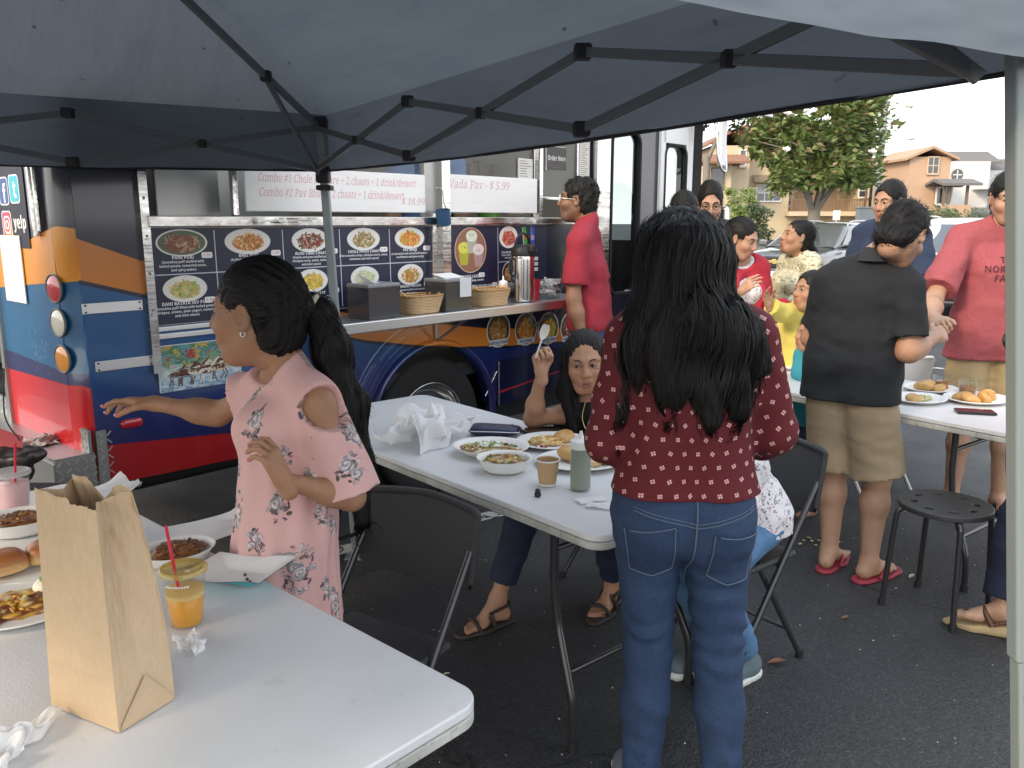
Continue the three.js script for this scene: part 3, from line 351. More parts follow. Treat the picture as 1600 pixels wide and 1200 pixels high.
  const wheel = (x, z) => { const w = part('wheel', lathe([[0.25, -0.1], [0.32, -0.115], [0.375, -0.11], [0.4, -0.085], [0.4, 0.085], [0.375, 0.11], [0.32, 0.115], [0.25, 0.1]], 44).rotateX(Math.PI / 2).translate(x, 0.4, z), M.rubber, t); part('rim', lathe([[0.252, 0.1], [0.262, 0.108], [0.25, 0.11], [0.236, 0.09], [0.22, 0.02], [0.16, 0.0], [0.12, 0.01], [0.1, 0.04], [0.06, 0.05], [0.001, 0.05]], 40).rotateX(Math.PI / 2).translate(x, 0.4, z), M.chrome, w); part('hub', [lathe([[0.001, 0.1], [0.04, 0.1], [0.055, 0.08], [0.06, 0.03]], 20).rotateX(Math.PI / 2).translate(x, 0.4, z), ...Array.from({ length: 8 }, (_, i) => cyl(0.011, 0.011, 0.02, 0, 0, 0, 6).rotateX(Math.PI / 2).translate(x + 0.09 * Math.cos(i * 0.785), 0.4 + 0.09 * Math.sin(i * 0.785), z + 0.055))], M.steelDull, w); };
  wheel(1.87, -0.14); wheel(4.25, -0.16);
  part('step_edge', [rod([2.392, 0.45, 0.012], [2.392, 0.72, 0.012], 0.006), rod([2.28, 0.52, 0.004], [2.38, 0.66, 0.006], 0.004)], M.steel, t);
  // cab: side window, door
  const rr2 = (x0, y0, x1, y1, r, w) => { const mk = (a, x, y, X, Y, q) => { a.moveTo(x + q, y); a.lineTo(X - q, y); a.absarc(X - q, y + q, q, -Math.PI / 2, 0); a.lineTo(X, Y - q); a.absarc(X - q, Y - q, q, 0, Math.PI / 2); a.lineTo(x + q, Y); a.absarc(x + q, Y - q, q, Math.PI / 2, Math.PI); a.lineTo(x, y + q); a.absarc(x + q, y + q, q, Math.PI, 1.5 * Math.PI); return a; }; const s = mk(new THREE.Shape(), x0 - w, y0 - w, x1 + w, y1 + w, r + w); s.holes.push(mk(new THREE.Path(), x0, y0, x1, y1, r)); return new THREE.ExtrudeGeometry(s, { depth: 0.02, bevelEnabled: false, curveSegments: 10 }); };
  part('cab_window_seal', rr2(3.545, 1.06, 3.87, 2.16, 0.08, 0.018).translate(0, 0, -0.004), M.rubber, t); part('cab_window', new THREE.PlaneGeometry(0.33, 1.1).translate(3.707, 1.61, -0.012), M.tint, t);
  const dr = part('cab_door', [rbox(0.06, 1.9, 0.03, 0.006, 4.155, 1.75, 0.014), rbox(0.1, 1.9, 0.03, 0.006, 4.53, 1.75, 0.014), rbox(0.44, 0.3, 0.03, 0.006, 4.35, 2.27, 0.014), rbox(0.44, 0.35, 0.03, 0.006, 4.35, 0.66, 0.014)], M.whiteP, t, 'white cab door with tall window'); part('door_seal', rr2(4.19, 0.85, 4.47, 2.1, 0.07, 0.02).translate(0, 0, 0.014), M.rubber, dr); part('door_window', new THREE.PlaneGeometry(0.29, 1.26).translate(4.33, 1.475, 0.012), M.tint, dr);
  part('cab_post', [rbox(0.14, 2.0, 0.06, 0.02, 4.655, 1.8, 0.0)], M.rubber, t); part('driver_seat', [rbox(0.45, 0.7, 0.5, 0.1, 3.75, 1.2, -0.9), rbox(0.4, 0.15, 0.5, 0.06, 3.95, 0.95, -0.9)], M.rubber, t); part('steering_wheel', new THREE.TorusGeometry(0.2, 0.014, 8, 30).rotateX(0.5).rotateY(Math.PI / 2).translate(4.2, 1.25, -0.8), M.black, t);
  // mirror on a long loop and raised front awning flap
  const lp = part('mirror_arm', tube([[4.62, 2.6, 0.06], [4.66, 2.3, 0.16], [4.66, 2.02, 0.2], [4.72, 1.93, 0.22], [4.78, 2.0, 0.2], [4.76, 2.3, 0.16], [4.7, 2.6, 0.06]], 0.011, 50), M.alu, t); part('mirror', [rbox(0.09, 0.34, 0.03, 0.014, 4.71, 2.14, 0.2)], M.whiteP, lp);
  part('wing_mirror', [rbox(0.06, 0.26, 0.16, 0.03, 5.05, 1.55, 0.02), rod([4.7, 1.68, 0.0], [5.05, 1.66, 0.02], 0.01), rod([4.7, 1.42, 0.0], [5.05, 1.44, 0.02], 0.01)], M.chrome, t);
  const aw = part('awning_flap', [rbox(0.95, 0.03, 0.7, 0.01, 4.95, 2.43, 0.0)], M.whiteP, t, 'white raised flap over the cab door'); part('flap_rib', [0, 1, 2].map((i) => rbox(0.92, 0.03, 0.035, 0.006, 4.95, 2.40, -0.25 + i * 0.25)), M.alu, aw);
}
// ---------------------------------------------------------------- pop-up canopy: three scissor bays a side, four legs, hipped cloth roof with a valance
{
  const F = [-0.82, -3.68], Rr = [0.70, -1.24], ex = [(Rr[0] - F[0]), (Rr[1] - F[1])], L = Math.hypot(...ex), d = [ex[0] / L, ex[1] / L], n = [-d[1], d[0]]; // d runs far leg -> near right leg, n to the left
  const P = (u, v, y) => [F[0] + d[0] * u * L + n[0] * v * L, y, F[1] + d[1] * u * L + n[1] * v * L]; // u,v 0..1
  const t = thing('canopy', 'dark grey pop up canopy tent with folding frame over the tables', 'canopy', [F[0], 0, F[1]]), o = V(-F[0], 0, -F[1]), put = (g) => g.translate(o.x, 0, o.z);
  const scuff = canvasTex(1024, 1024, (c) => { c.fillStyle = '#f2f2f2'; c.fillRect(0, 0, 1024, 1024); for (let i = 0; i < 240; i++) { const g = Math.floor(rr(215, 255)); c.fillStyle = `rgba(${g},${g},${g},.10)`; c.beginPath(); c.ellipse(rr(0, 1024), rr(0, 1024), rr(40, 160), rr(15, 60), rr(0, 3), 0, 7); c.fill(); } for (let i = 0; i < 90; i++) { c.strokeStyle = `rgba(60,62,66,${rr(0.15, 0.6)})`; c.lineWidth = rr(0.8, 3.2); const x = rr(0, 1024), y = rr(0, 1024); c.beginPath(); c.moveTo(x, y); c.lineTo(x + rr(-12, 12), y + rr(-6, 6)); c.stroke(); } });
  const cloth = mat([0.24, 0.28, 0.325], 1.0, 0, { map: scuff, specularIntensity: 0.15, transmission: 0.2, thickness: 0, bumpMap: again(TX.cloud, 1.2, 4), bumpScale: 0.02 }), frame = mat([0.12, 0.135, 0.145], 0.42, 0, { clearcoat: 0.25 }), legM = mat([0.23, 0.27, 0.27], 0.42, 0.0, { clearcoat: 0.2 }), joint = mat([0.016, 0.016, 0.018], 0.5);
  const yv = 1.775, yt = 1.99, pk = 2.66;
  { // roof cloth and valance
    const roof = (u, v) => { const a = Math.max(Math.abs(u - 0.5), Math.abs(v - 0.5)) * 2, hip = Math.min(Math.abs(u - 0.5), Math.abs(v - 0.5)) * 2, k = 1 - a, w = a > 0.01 ? 1 - hip / a : 0; return yt + 0.02 + (pk - yt) * (k * 0.97 + 0.03 * k * k) - 0.075 * Math.sin(Math.min(1, k * 1.2) * Math.PI) * w + 0.010 * noise(u * 5, v * 5, 2) * Math.min(1, k * 5) + 0.011 * Math.sin(k * 30 + 5 * noise(u * 3, v * 3, 5)) * w * (1 - k) * Math.min(1, k * 4) * (0.4 + 0.6 * Math.abs(noise(u * 4, v * 4, 9))) + 0.004 * Math.sin((u + v) * 26 + 6 * noise(u * 4, v * 4, 5)) * w * (1 - k) * Math.min(1, k * 6); };
    const ov = 0.018, g = sheet(84, 84, (u, v) => P(lerp(-ov, 1 + ov, u), lerp(-ov, 1 + ov, v), roof(u, v)));
    part('roof_cloth', put(g), cloth, t);
    const flat = (g) => { const q = g.attributes.uv; for (let i = 0; i < q.count; i++) q.setY(i, q.getY(i) * 0.08); return g; };
    const val = (fn, name) => part(name, put(flat(sheet(60, 8, (s, w) => { const [u, v] = fn(s), wob = 0.012 * Math.sin(s * 31 + 2 * Math.sin(s * 9)) * w + 0.010 * noise(s * 14, w * 2, u * 3) * Math.min(1, w * 3), sag = 0.018 * Math.sin(s * Math.PI) * w; const q = P(u, v, lerp(yt + 0.02, yv, w) - sag + 0.004 * noise(s * 20, 3, v) * w); const c = [0.5 - u, 0.5 - v]; q[0] += (d[0] * c[0] + n[0] * c[1]) * wob * -1; q[2] += (d[1] * c[0] + n[1] * c[1]) * wob * -1; return q; }))), cloth, t);
    val((s) => [-ov + s * (1 + 2 * ov), -ov], 'valance'); val((s) => [-ov, -ov + s * (1 + 2 * ov)], 'valance'); val((s) => [1 + ov, -ov + s * (1 + 2 * ov)], 'valance'); val((s) => [-ov + s * (1 + 2 * ov), 1 + ov], 'valance');
    const hem = (a, b) => tube(Array.from({ length: 13 }, (_, i) => P(lerp(a[0], b[0], i / 12), lerp(a[1], b[1], i / 12), yv - 0.018 * Math.sin(i / 12 * Math.PI))), 0.005, 48, 5);
    part('hem_binding', put(merge([hem([-ov, -ov], [1 + ov, -ov]), hem([-ov, -ov], [-ov, 1 + ov])])), joint, t);
  }
  // legs splay a little; feet on the ground
  const legs = [[0, 0, [0.08, 0]], [1, 0, [0.235, 0.01]], [0, 1, [0.05, 0]], [1, 1, [0.05, 0.05]]];
  for (const [u, v, sp] of legs) { const top = P(u, v, 1.97), mid = [top[0] + sp[0] * 0.55, 0.86, top[2] + sp[1] * 0.55], foot = [top[0] + sp[0], 0.01, top[2] + sp[1]]; const near = u === 1 && v === 0, lg = part('leg', put(merge([bar(top, mid, near ? 0.034 : 0.036, 0.034)])), legM, t); part('lower_tube', put(merge([bar([mid[0], mid[1] + 0.02, mid[2]], foot, near ? 0.031 : 0.027, near ? 0.031 : 0.027)])), legM, lg); part('foot_plate', put(rbox(0.09, 0.008, 0.09, 0.002, foot[0], 0.006, foot[2])), legM, lg);
    part('button_hole', put(merge([0.62, 0.8, 0.45].map((y) => { const k = (1.97 - y) / 1.11, p = [top[0] + sp[0] * 0.55 * k, y, top[2] + sp[1] * 0.55 * k]; return new THREE.SphereGeometry(0.0055, 8, 6).translate(p[0], p[1], p[2] + 0.0165); }))), joint, lg);
    if (!near) { part('slider', put(merge([rbox(0.058, 0.07, 0.058, 0.01, top[0] + 0.005, 1.755, top[2]), rbox(0.066, 0.022, 0.066, 0.006, top[0] + 0.01, 1.70, top[2])])), joint, t); part('corner_bracket', put(rbox(0.06, 0.06, 0.06, 0.01, top[0], 1.965, top[2])), joint, t); } else part('corner_bracket', put(rbox(0.05, 0.05, 0.05, 0.01, top[0], 1.985, top[2])), joint, t); }
  // scissor trusses
  const side = (fn) => { for (let i = 0; i < 3; i++) { const a = i / 3 + (i ? 0 : 0.012), b = (i + 1) / 3 - (i === 2 ? 0.012 : 0), hi = 1.945, lo = 1.772, q = (s, y) => fn(s, y); const mm = q((a + b) / 2, (hi + lo) / 2); part('scissor_bar', put(bar(q(a, hi), q(b, lo), 0.012, 0.022)), frame, t); part('scissor_bar', put(bar(q(a, lo), q(b, hi), 0.012, 0.022)), frame, t); part('hinge', put(rbox(0.03, 0.032, 0.03, 0.006, ...mm)), joint, t); if (i) { part('hinge', put(rbox(0.042, 0.036, 0.042, 0.008, ...q(a, hi))), joint, t); part('hinge', put(rbox(0.042, 0.036, 0.042, 0.008, ...q(a, lo))), joint, t); } } };
  side((s, y) => P(s, 0.012, y)); side((s, y) => P(0.012, s, y)); side((s, y) => P(s, 0.988, y)); side((s, y) => P(0.988, s, y));
  // peak struts with their braces
  for (const [u, v] of [[0, 0], [1, 0], [0, 1], [1, 1]]) { const q = (k, y) => P(lerp(u, 0.5, k), lerp(v, 0.5, k), y); part('peak_strut', put(bar(q(0.01, 1.955), q(0.97, pk - 0.075), 0.018, 0.026)), frame, t); part('peak_brace', put(bar(q(0.015, 1.76), q(0.215, 2.08), 0.013, 0.022)), frame, t); part('hinge', put(rbox(0.04, 0.04, 0.04, 0.008, ...q(0.215, 2.09))), joint, t); part('hinge', put(rbox(0.045, 0.045, 0.045, 0.008, ...q(0.5, 2.275))), joint, t); }
  part('peak_pole', put(rod(P(0.5, 0.5, 2.45), P(0.5, 0.5, pk), 0.02)), frame, t);
  part('warning_label', put(merge([bar(add3(P(0.02, 0.012, 1.785), [0.006, 0, 0.016]), add3(P(0.075, 0.012, 1.815), [0.006, 0, 0.016]), 0.004, 0.02)])), mat([0.5, 0.35, 0.35], 0.6), t);
}
// ---------------------------------------------------------------- folding tables
M.table = mat([0.74, 0.75, 0.76], 0.42, 0, { bumpMap: again(TX.grain, 9), bumpScale: 0.0004, map: dataTex(512, (u, v) => { const k = 0.955 + 0.05 * tfbm(u, v, 5, 4), s = Math.max(0, tnoise(u, v, 60) - 0.86) * 0.35; return [k - s, k - s, k - s]; }, true, 0.7) });
M.tableEdge = mat([0.62, 0.62, 0.60], 0.6, 0, { map: dataTex(256, (u, v) => { const k = 0.86 + 0.14 * tfbm(u, v, 8, 4) - Math.max(0, tnoise(u, v, 50) - 0.5) * 0.4; return [k, k, k * 0.98]; }, true, 1.4) });
M.legBlack = mat([0.022, 0.022, 0.024], 0.32, 0, { clearcoat: 0.5 });
function table(label, corner, dir, L, W, o = {}) { // corner = one top corner; +x along dir, +z to the right of it
  const t = thing('folding_table', label, 'table', [corner[0], 0, corner[1]], Math.atan2(-dir[1], dir[0])), top = 0.74, th = 0.045, r = 0.055;
  const s = new THREE.Shape(); s.moveTo(r, 0); s.lineTo(L - r, 0); s.absarc(L - r, r, r, -Math.PI / 2, 0); s.lineTo(L, W - r); s.absarc(L - r, W - r, r, 0, Math.PI / 2); s.lineTo(r, W); s.absarc(r, W - r, r, Math.PI / 2, Math.PI); s.lineTo(0, r); s.absarc(r, r, r, Math.PI, 1.5 * Math.PI);
  const g = (d, b) => uvBox(new THREE.ExtrudeGeometry(s, { depth: d, bevelEnabled: true, bevelSize: b, bevelThickness: b, bevelOffset: -b, bevelSegments: 3, curveSegments: 12 }).rotateX(-Math.PI / 2).translate(0, 0, o.flip ? W : 0));
  const fz = o.flip ? 1 : 1; const tp = part('table_top', g(0.012, 0.004).translate(0, top - 0.016, 0), M.table, t);
  part('rim', [g(0.014, 0.004).scale(1, 1, 1).translate(0, top - 0.040, 0), uvBox(new THREE.ExtrudeGeometry(s, { depth: 0.006, bevelEnabled: false, curveSegments: 10 }).rotateX(-Math.PI / 2).scale((L - 0.008) / L, 1, (W - 0.008) / W).translate(0.004, top - 0.0195, (o.flip ? W : 0) + (o.flip ? -0.004 : -0.004)))], M.tableEdge, t);
  const z0 = o.flip ? 0 : -W, zc = z0 + W / 2;
  for (const e of [0, 1]) { const x = e ? L - 0.27 : 0.27, q = e ? 1 : -1, w2 = W * 0.36, lg = []; for (const sd of [-1, 1]) lg.push(tube([[x, top - 0.05, zc + sd * w2], [x, 0.5, zc + sd * w2], [x + q * 0.02, 0.36, zc + sd * w2 * 1.0], [x + q * 0.10, 0.16, zc + sd * (w2 + 0.02)], [x + q * 0.11, 0.012, zc + sd * (w2 + 0.02)]], 0.0135, 40, 10, false, 0.3)); lg.forEach((q2) => part('leg', q2, M.legBlack, t)); parts('crossbar', [rod([x, 0.60, zc - w2], [x, 0.60, zc + w2], 0.009), rod([x + q * 0.06, 0.22, zc - w2], [x + q * 0.06, 0.22, zc + w2], 0.009)], M.legBlack, t); parts('brace', [rod([x, 0.60, zc], [x - q * 0.36, top - 0.05, zc], 0.008), rod([L / 2 - 0.06, top - 0.055, zc - 0.2], [L / 2 + 0.06, top - 0.055, zc + 0.2], 0.008)], M.legBlack, t); for (const sd of [-1, 1]) part('foot_cap', cyl(0.016, 0.018, 0.03, x + q * 0.11, 0.015, zc + sd * (w2 + 0.02)), M.black, t); }
  return t;
}
table('white folding table nearest the camera with the brown paper bag', [-1.40, -2.55], [0.741, 0.672], 1.83, 0.76, { flip: true });
table('white folding table in the middle with squeeze bottle and curry bowls', [-0.97, -3.44], [0.655, 0.756], 1.83, 0.72);
table('white folding table on the right beside the man in black polo', [0.87, -4.60], [0.6, 0.8], 1.83, 0.76);
// ---- chairs
function foldingChair(label, seatM, legM2) { // faces +z
  const t = thing('folding_chair', label, 'chair'), w = 0.22;
  part('backrest', sheet(24, 10, (u, v) => { const x = (u - 0.5) * 0.46, e = Math.pow(Math.abs(u - 0.5) * 2, 2), yy = lerp(0.60, 0.815 - e * 0.012, v) - (1 - v) * (1 - e) * 0.028; return [x, yy, -0.235 - (yy - 0.6) * 0.22 - 0.03 * (1 - e)]; }), seatM, t);
  const bk = t.children[0]; { const g2 = bk.geometry, a = g2.attributes.position, b2 = g2.clone(); for (let i = 0; i < a.count; i++) b2.attributes.position.setZ(i, a.getZ(i) - 0.016); bk.geometry = merge([g2, b2, tube([[-0.23, 0.61, -0.245], [-0.23, 0.70, -0.265], [-0.228, 0.79, -0.285], [-0.21, 0.812, -0.29], [0, 0.823, -0.322], [0.21, 0.812, -0.29], [0.228, 0.79, -0.285], [0.23, 0.70, -0.265], [0.23, 0.61, -0.245]], 0.012, 70, 8, false, 0.4), tube([[-0.23, 0.60, -0.245], [-0.1, 0.58, -0.27], [0, 0.572, -0.275], [0.1, 0.58, -0.27], [0.23, 0.60, -0.245]], 0.009, 40, 6)]); }
  part('seat', uvBox(new RoundedBoxGeometry(0.42, 0.025, 0.40, 4, 0.012).translate(0, 0.445, 0.02)), seatM, t);
  for (const s of [-1, 1]) { part('leg', rod([s * w, 0.70, -0.262], [s * w, 0.012, 0.24], 0.0125), legM2, t); part('leg', rod([s * (w - 0.03), 0.46, 0.04], [s * (w - 0.03), 0.012, -0.27], 0.0115), legM2, t); parts('foot_cap', [cyl(0.016, 0.016, 0.03, s * w, 0.015, 0.24), cyl(0.016, 0.016, 0.03, s * (w - 0.03), 0.015, -0.27)], M.black, t); }
  parts('crossbar', [rod([-w, 0.16, 0.132], [w, 0.16, 0.132], 0.007), rod([-w + 0.03, 0.14, -0.185], [w - 0.03, 0.14, -0.185], 0.007), rod([-w, 0.43, -0.065], [w, 0.43, -0.065], 0.007)], legM2, t); return t;
}
M.chairPl = mat([0.036, 0.036, 0.037], 0.42, 0, { bumpMap: again(TX.grain, 8), bumpScale: 0.0015 });
{
  const c = foldingChair('black folding chair with empty seat beside the girl in pink', M.chairPl, M.legBlack); c.position.set(-0.405, 0, -2.02); c.rotation.y = R(-32); c.scale.set(0.86, 0.96, 0.95);
  const c2 = copyOf(c, [0.745, 0, -2.74], R(-52), 'black folding chair under the seated person in the white floral shirt'); copyOf(c, [0.52, 0, -3.42], R(-58), 'black folding chair under the seated woman raising a spoon');
  const wc = foldingChair('white folding chair behind the right table near the khaki shorts', mat([0.75, 0.76, 0.77], 0.45), mat([0.45, 0.45, 0.45], 0.35, 0.6)); wc.position.set(2.02, 0, -4.72); wc.rotation.y = R(205);
}
{ // stool: round plastic seat with eight slots on four bent tube legs
  const t = thing('stool', 'round black stool with slotted seat and four tube legs', 'stool', [1.735, 0, -3.16], 0.35);
  const ci = (n, f) => Array.from({ length: n }, (_, i) => f(i / n * Math.PI * 2)); const s = new THREE.Shape(ci(56, (a) => new THREE.Vector2(0.175 * Math.cos(a), 0.175 * Math.sin(a)))); for (let i = 0; i < 8; i++) { const a = i * Math.PI / 4 + 0.2, x = 0.115 * Math.cos(a), y = 0.115 * Math.sin(a); s.holes.push(new THREE.Path(ci(14, (b) => { const p = 0.02 * Math.cos(-b), q = 0.012 * Math.sin(-b); return new THREE.Vector2(x - p * Math.sin(a) + q * Math.cos(a), y + p * Math.cos(a) + q * Math.sin(a)); }))); }
  part('seat', uvBox(new THREE.ExtrudeGeometry(s, { depth: 0.012, bevelEnabled: true, bevelSize: 0.004, bevelThickness: 0.005, bevelOffset: -0.004, bevelSegments: 3 }).rotateX(-Math.PI / 2).translate(0, 0.435, 0)), M.chairPl, t);
  for (let i = 0; i < 4; i++) { const a = i * Math.PI / 2 + 0.5, c = Math.cos(a), q = Math.sin(a); part('leg', tube([[c * 0.05, 0.425, q * 0.05], [c * 0.15, 0.425, q * 0.15], [c * 0.178, 0.40, q * 0.178], [c * 0.205, 0.015, q * 0.205]], 0.0115, 40, 10, false, 0.15), M.legBlack, t); part('foot_cap', cyl(0.014, 0.015, 0.03, c * 0.2055, 0.015, q * 0.2055), M.black, t); }
}
// ---------------------------------------------------------------- food, cups and small things on the tables
M.plate = mat([0.8, 0.79, 0.76], 0.5, 0, { bumpMap: TX.grain, bumpScale: 0.0004 }); M.clear = mat([0.93, 0.94, 0.94], 0.06, 0, { transmission: 1, thickness: 0, ior: 1.45 });
M.cloudyPl = mat([0.82, 0.82, 0.8], 0.35, 0, { transmission: 0.6, thickness: 0 }); M.straw = mat([0.62, 0.02, 0.05], 0.35, 0, { clearcoat: 0.4 }); M.food = mat([1, 1, 1], 0.45, 0, { vertexColors: true, clearcoat: 0.25, clearcoatRoughness: 0.3 }); M.tissue = mat([0.84, 0.84, 0.84], 0.9, 0, { transmission: 0.25, thickness: 0, bumpMap: TX.cloud, bumpScale: 0.001 });
const lin = (h) => { const c = new THREE.Color(h); return [c.r, c.g, c.b]; };
function lump(r, hgt, pal, seedN, f = 26, amp = 0.3) { // irregular heap of food with bits sunk into it
  const P = pal.map(lin), g = mergeVertices(new THREE.IcosahedronGeometry(1, 5)), p = g.attributes.position, ca = new Float32Array(p.count * 3);
  for (let i = 0; i < p.count; i++) { const x = p.getX(i), y = p.getY(i), z = p.getZ(i), n = fbm(x * 1.7 + seedN, y * 1.7, z * 1.7, 3), m = fbm(x * 5 + seedN, y * 5, z * 5, 3), k = 1 + amp * n + 0.22 * m; p.setXYZ(i, x * r[0] * k, Math.max(-0.002, y * hgt * (k + 0.3 * m)), z * r[1] * k); const c = P[Math.floor(clamp((noise(x * 6 + seedN, y * 6, z * 6) * 0.5 + 0.5) * P.length, 0, P.length - 0.01))]; ca.set(c, 3 * i); }
  g.setAttribute('color', new THREE.BufferAttribute(ca, 3)); g.computeVertexNormals(); g.deleteAttribute('uv'); const out = [g.toNonIndexed()];
  for (let i = 0; i < 70; i++) { const a = rr(0, 6.28), d = Math.sqrt(rnd()) * 0.92, x = Math.cos(a) * d * r[0], z = Math.sin(a) * d * r[1], y = hgt * Math.sqrt(Math.max(0, 1 - d * d)) * 0.95, s = rr(0.002, 0.0062); const q = new THREE.IcosahedronGeometry(1, 1).scale(s * rr(0.8, 1.8), s * rr(0.5, 1), s * rr(0.6, 1)).rotateY(rr(0, 6)).rotateX(rr(-0.6, 0.6)).translate(x, y, z); q.deleteAttribute('uv'); const c = P[Math.floor(rnd() * P.length)], k = rr(0.8, 1.3); paint(q, c.map((v) => v * k)); out.push(q); }
  return mergeGeometries(out);
}
const plateG = (r, sx = 1) => lathe([[0.001, 0.004], [r * 0.66, 0.004], [r * 0.74, 0.007], [r * 0.86, 0.016], [r * 0.97, 0.019], [r, 0.017], [r * 0.98, 0.015], [r * 0.86, 0.012], [r * 0.74, 0.002], [r * 0.66, 0.0], [0.001, 0.0]], 48).scale(sx, 1, 1);
const bowlG = (r, h, sx = 1) => lathe([[0.001, 0.004], [r * 0.58, 0.004], [r * 0.74, 0.014], [r * 0.86, h * 0.8], [r * 0.92, h], [r, h + 0.003], [r * 1.0, h], [r * 0.93, h - 0.004], [r * 0.78, 0.01], [r * 0.6, 0], [0.001, 0]], 48).scale(sx, 1, 1);
const T0 = 0.742;
function dishOn(name, label, cat, pos, g, ry, foods) { const t = thing(name, label, cat, pos, ry); part(name === 'bowl' ? 'bowl_shell' : 'plate_disc', g, M.plate, t); foods.forEach(([n, fg, m]) => part(n, fg, m ?? M.food, t)); return t; }
const PC = { curry: ['#5a3316', '#7a4a1c', '#6b3a14', '#8a5a24', '#4a2a12'], chaat: ['#7a4a1e', '#a0722c', '#5f6a2a', '#d9cfae', '#8a3a1e', '#c79a3a', '#4e7a2a'], sevm: ['#b98a2c', '#d6a83a', '#8a4a1e', '#6a3a1a', '#e2cf9a', '#a8762a'], white: ['#e6ddc6', '#d8c9a2', '#c7a860', '#8aa04a'] };
dishOn('bowl', 'white oval bowl of brown curry behind the pink drink', 'bowl', [-1.315, T0, -2.10], bowlG(0.085, 0.042, 1.25), 0.5, [['curry', lump([0.078, 0.055], 0.012, PC.curry, 1).translate(0, 0.036, 0)]]);
{
  const bun = (x, z, ry) => { const g = mergeVertices(new THREE.SphereGeometry(1, 40, 24)), p = g.attributes.position, c = new Float32Array(p.count * 3); for (let i = 0; i < p.count; i++) { const a = p.getX(i), y = p.getY(i), b = p.getZ(i), q = (v) => Math.sign(v) * Math.pow(Math.abs(v), 0.62), n = 0.04 * fbm(a * 3 + x * 9, y * 3, b * 3, 3); p.setXYZ(i, q(a) * 0.052 * (1 + n), y > 0 ? Math.pow(y, 0.75) * 0.034 * (1 + n) : q(y) * 0.018, q(b) * 0.046 * (1 + n)); const k = sstep(-0.15, 0.35, y + 0.18 * fbm(a * 4, y * 6, b * 4, 3)); c.set([lerp(0.72, 0.36, k), lerp(0.48, 0.12, k), lerp(0.2, 0.025, k)].map((v, j) => v * (1 + 0.25 * fbm(a * 7, y * 7, b * 7, 3))), 3 * i); } g.setAttribute('color', new THREE.BufferAttribute(c, 3)); g.deleteAttribute('uv'); g.computeVertexNormals(); return g.rotateY(ry).translate(x, 0.026, z); };
  dishOn('plate', 'white paper plate with two glazed bread rolls beside the paper bag', 'plate', [-1.16, T0, -1.86], plateG(0.125, 1.15), 0.74, [['bread_roll', bun(-0.052, 0.005, 0.1)], ['bread_roll', bun(0.05, -0.002, -0.1)], ['bread_roll', bun(0.145, -0.015, 0.2).scale(0.7, 0.9, 0.9)]]);
  dishOn('plate', 'white paper plate of yellow rice and curry with a boiled egg', 'plate', [-1.045, T0, -1.655], plateG(0.13, 1.15), 0.74, [['mixed_rice', lump([0.085, 0.06], 0.028, PC.sevm, 4).translate(0.01, 0.005, 0)], ['curry', lump([0.045, 0.05], 0.02, PC.curry, 6).translate(-0.085, 0.005, 0.015)], ['egg', paint(new THREE.SphereGeometry(0.024, 20, 14).scale(1.2, 0.9, 1).translate(0.045, 0.033, -0.01), lin('#e9e2cc'))], ['herb_bits', lump([0.018, 0.016], 0.006, ['#5a7a2a', '#4a6a22', '#d9c27a'], 9).translate(0.05, 0.05, -0.005)]]);
  dishOn('bowl', 'white bowl of brown curry behind the mango drink', 'bowl', [-0.815, T0, -1.90], bowlG(0.078, 0.036, 1.15), 0.7, [['curry', lump([0.066, 0.055], 0.013, PC.curry, 11).translate(0, 0.03, 0)]]);
  dishOn('bowl', 'small white bowl rim half hidden behind the paper bag', 'bowl', [-1.03, T0, -2.0], bowlG(0.06, 0.05), 0, [['curry', lump([0.045, 0.045], 0.01, PC.curry, 15).translate(0, 0.03, 0)]]);
  dishOn('bowl', 'white oval bowl of chickpea curry sprinkled with onion and herbs', 'bowl', [-0.075, T0, -2.86], bowlG(0.115, 0.03, 1.2), -0.1, [['chickpea_curry', lump([0.105, 0.072], 0.014, PC.chaat, 21).translate(0, 0.02, 0)], ['onion_bits', lump([0.05, 0.03], 0.006, ['#e9e6da', '#dcd8c8', '#6a8a3a'], 23).translate(-0.005, 0.033, 0)]]);
  dishOn('bowl', 'small white bowl of chickpea curry nearest the table edge', 'bowl', [-0.025, T0, -2.655], bowlG(0.085, 0.045, 1.1), -0.1, [['chickpea_curry', lump([0.068, 0.055], 0.012, PC.chaat, 27).translate(0, 0.036, 0)]]);
  const puri = (x, z, s, k, tilt = 0.3) => { const g = mergeVertices(new THREE.SphereGeometry(1, 32, 20)), p = g.attributes.position, c = new Float32Array(p.count * 3); for (let i = 0; i < p.count; i++) { const a = p.getX(i), y = p.getY(i), b = p.getZ(i), n = 1 + 0.12 * fbm(a * 2 + k, y * 2, b * 2, 3); p.setXYZ(i, a * s * n, y * s * 0.45 * n, b * s * 0.85 * n); const m = 0.5 + 0.5 * fbm(a * 3 + k, y * 3, b * 3, 4); c.set([lerp(0.66, 0.44, m), lerp(0.42, 0.2, m), lerp(0.14, 0.05, m)], 3 * i); } g.setAttribute('color', new THREE.BufferAttribute(c, 3)); g.deleteAttribute('uv'); g.computeVertexNormals(); return g.rotateZ(tilt).rotateY(k).translate(x, s * 0.5, z); };
  const scr = (x, z, k) => ['flatbread', lump([0.07, 0.055], 0.022, ['#c9a25a', '#d9b878', '#b98a44', '#e2cfa0'], k, 10, 0.45).translate(x, 0.008, z)];
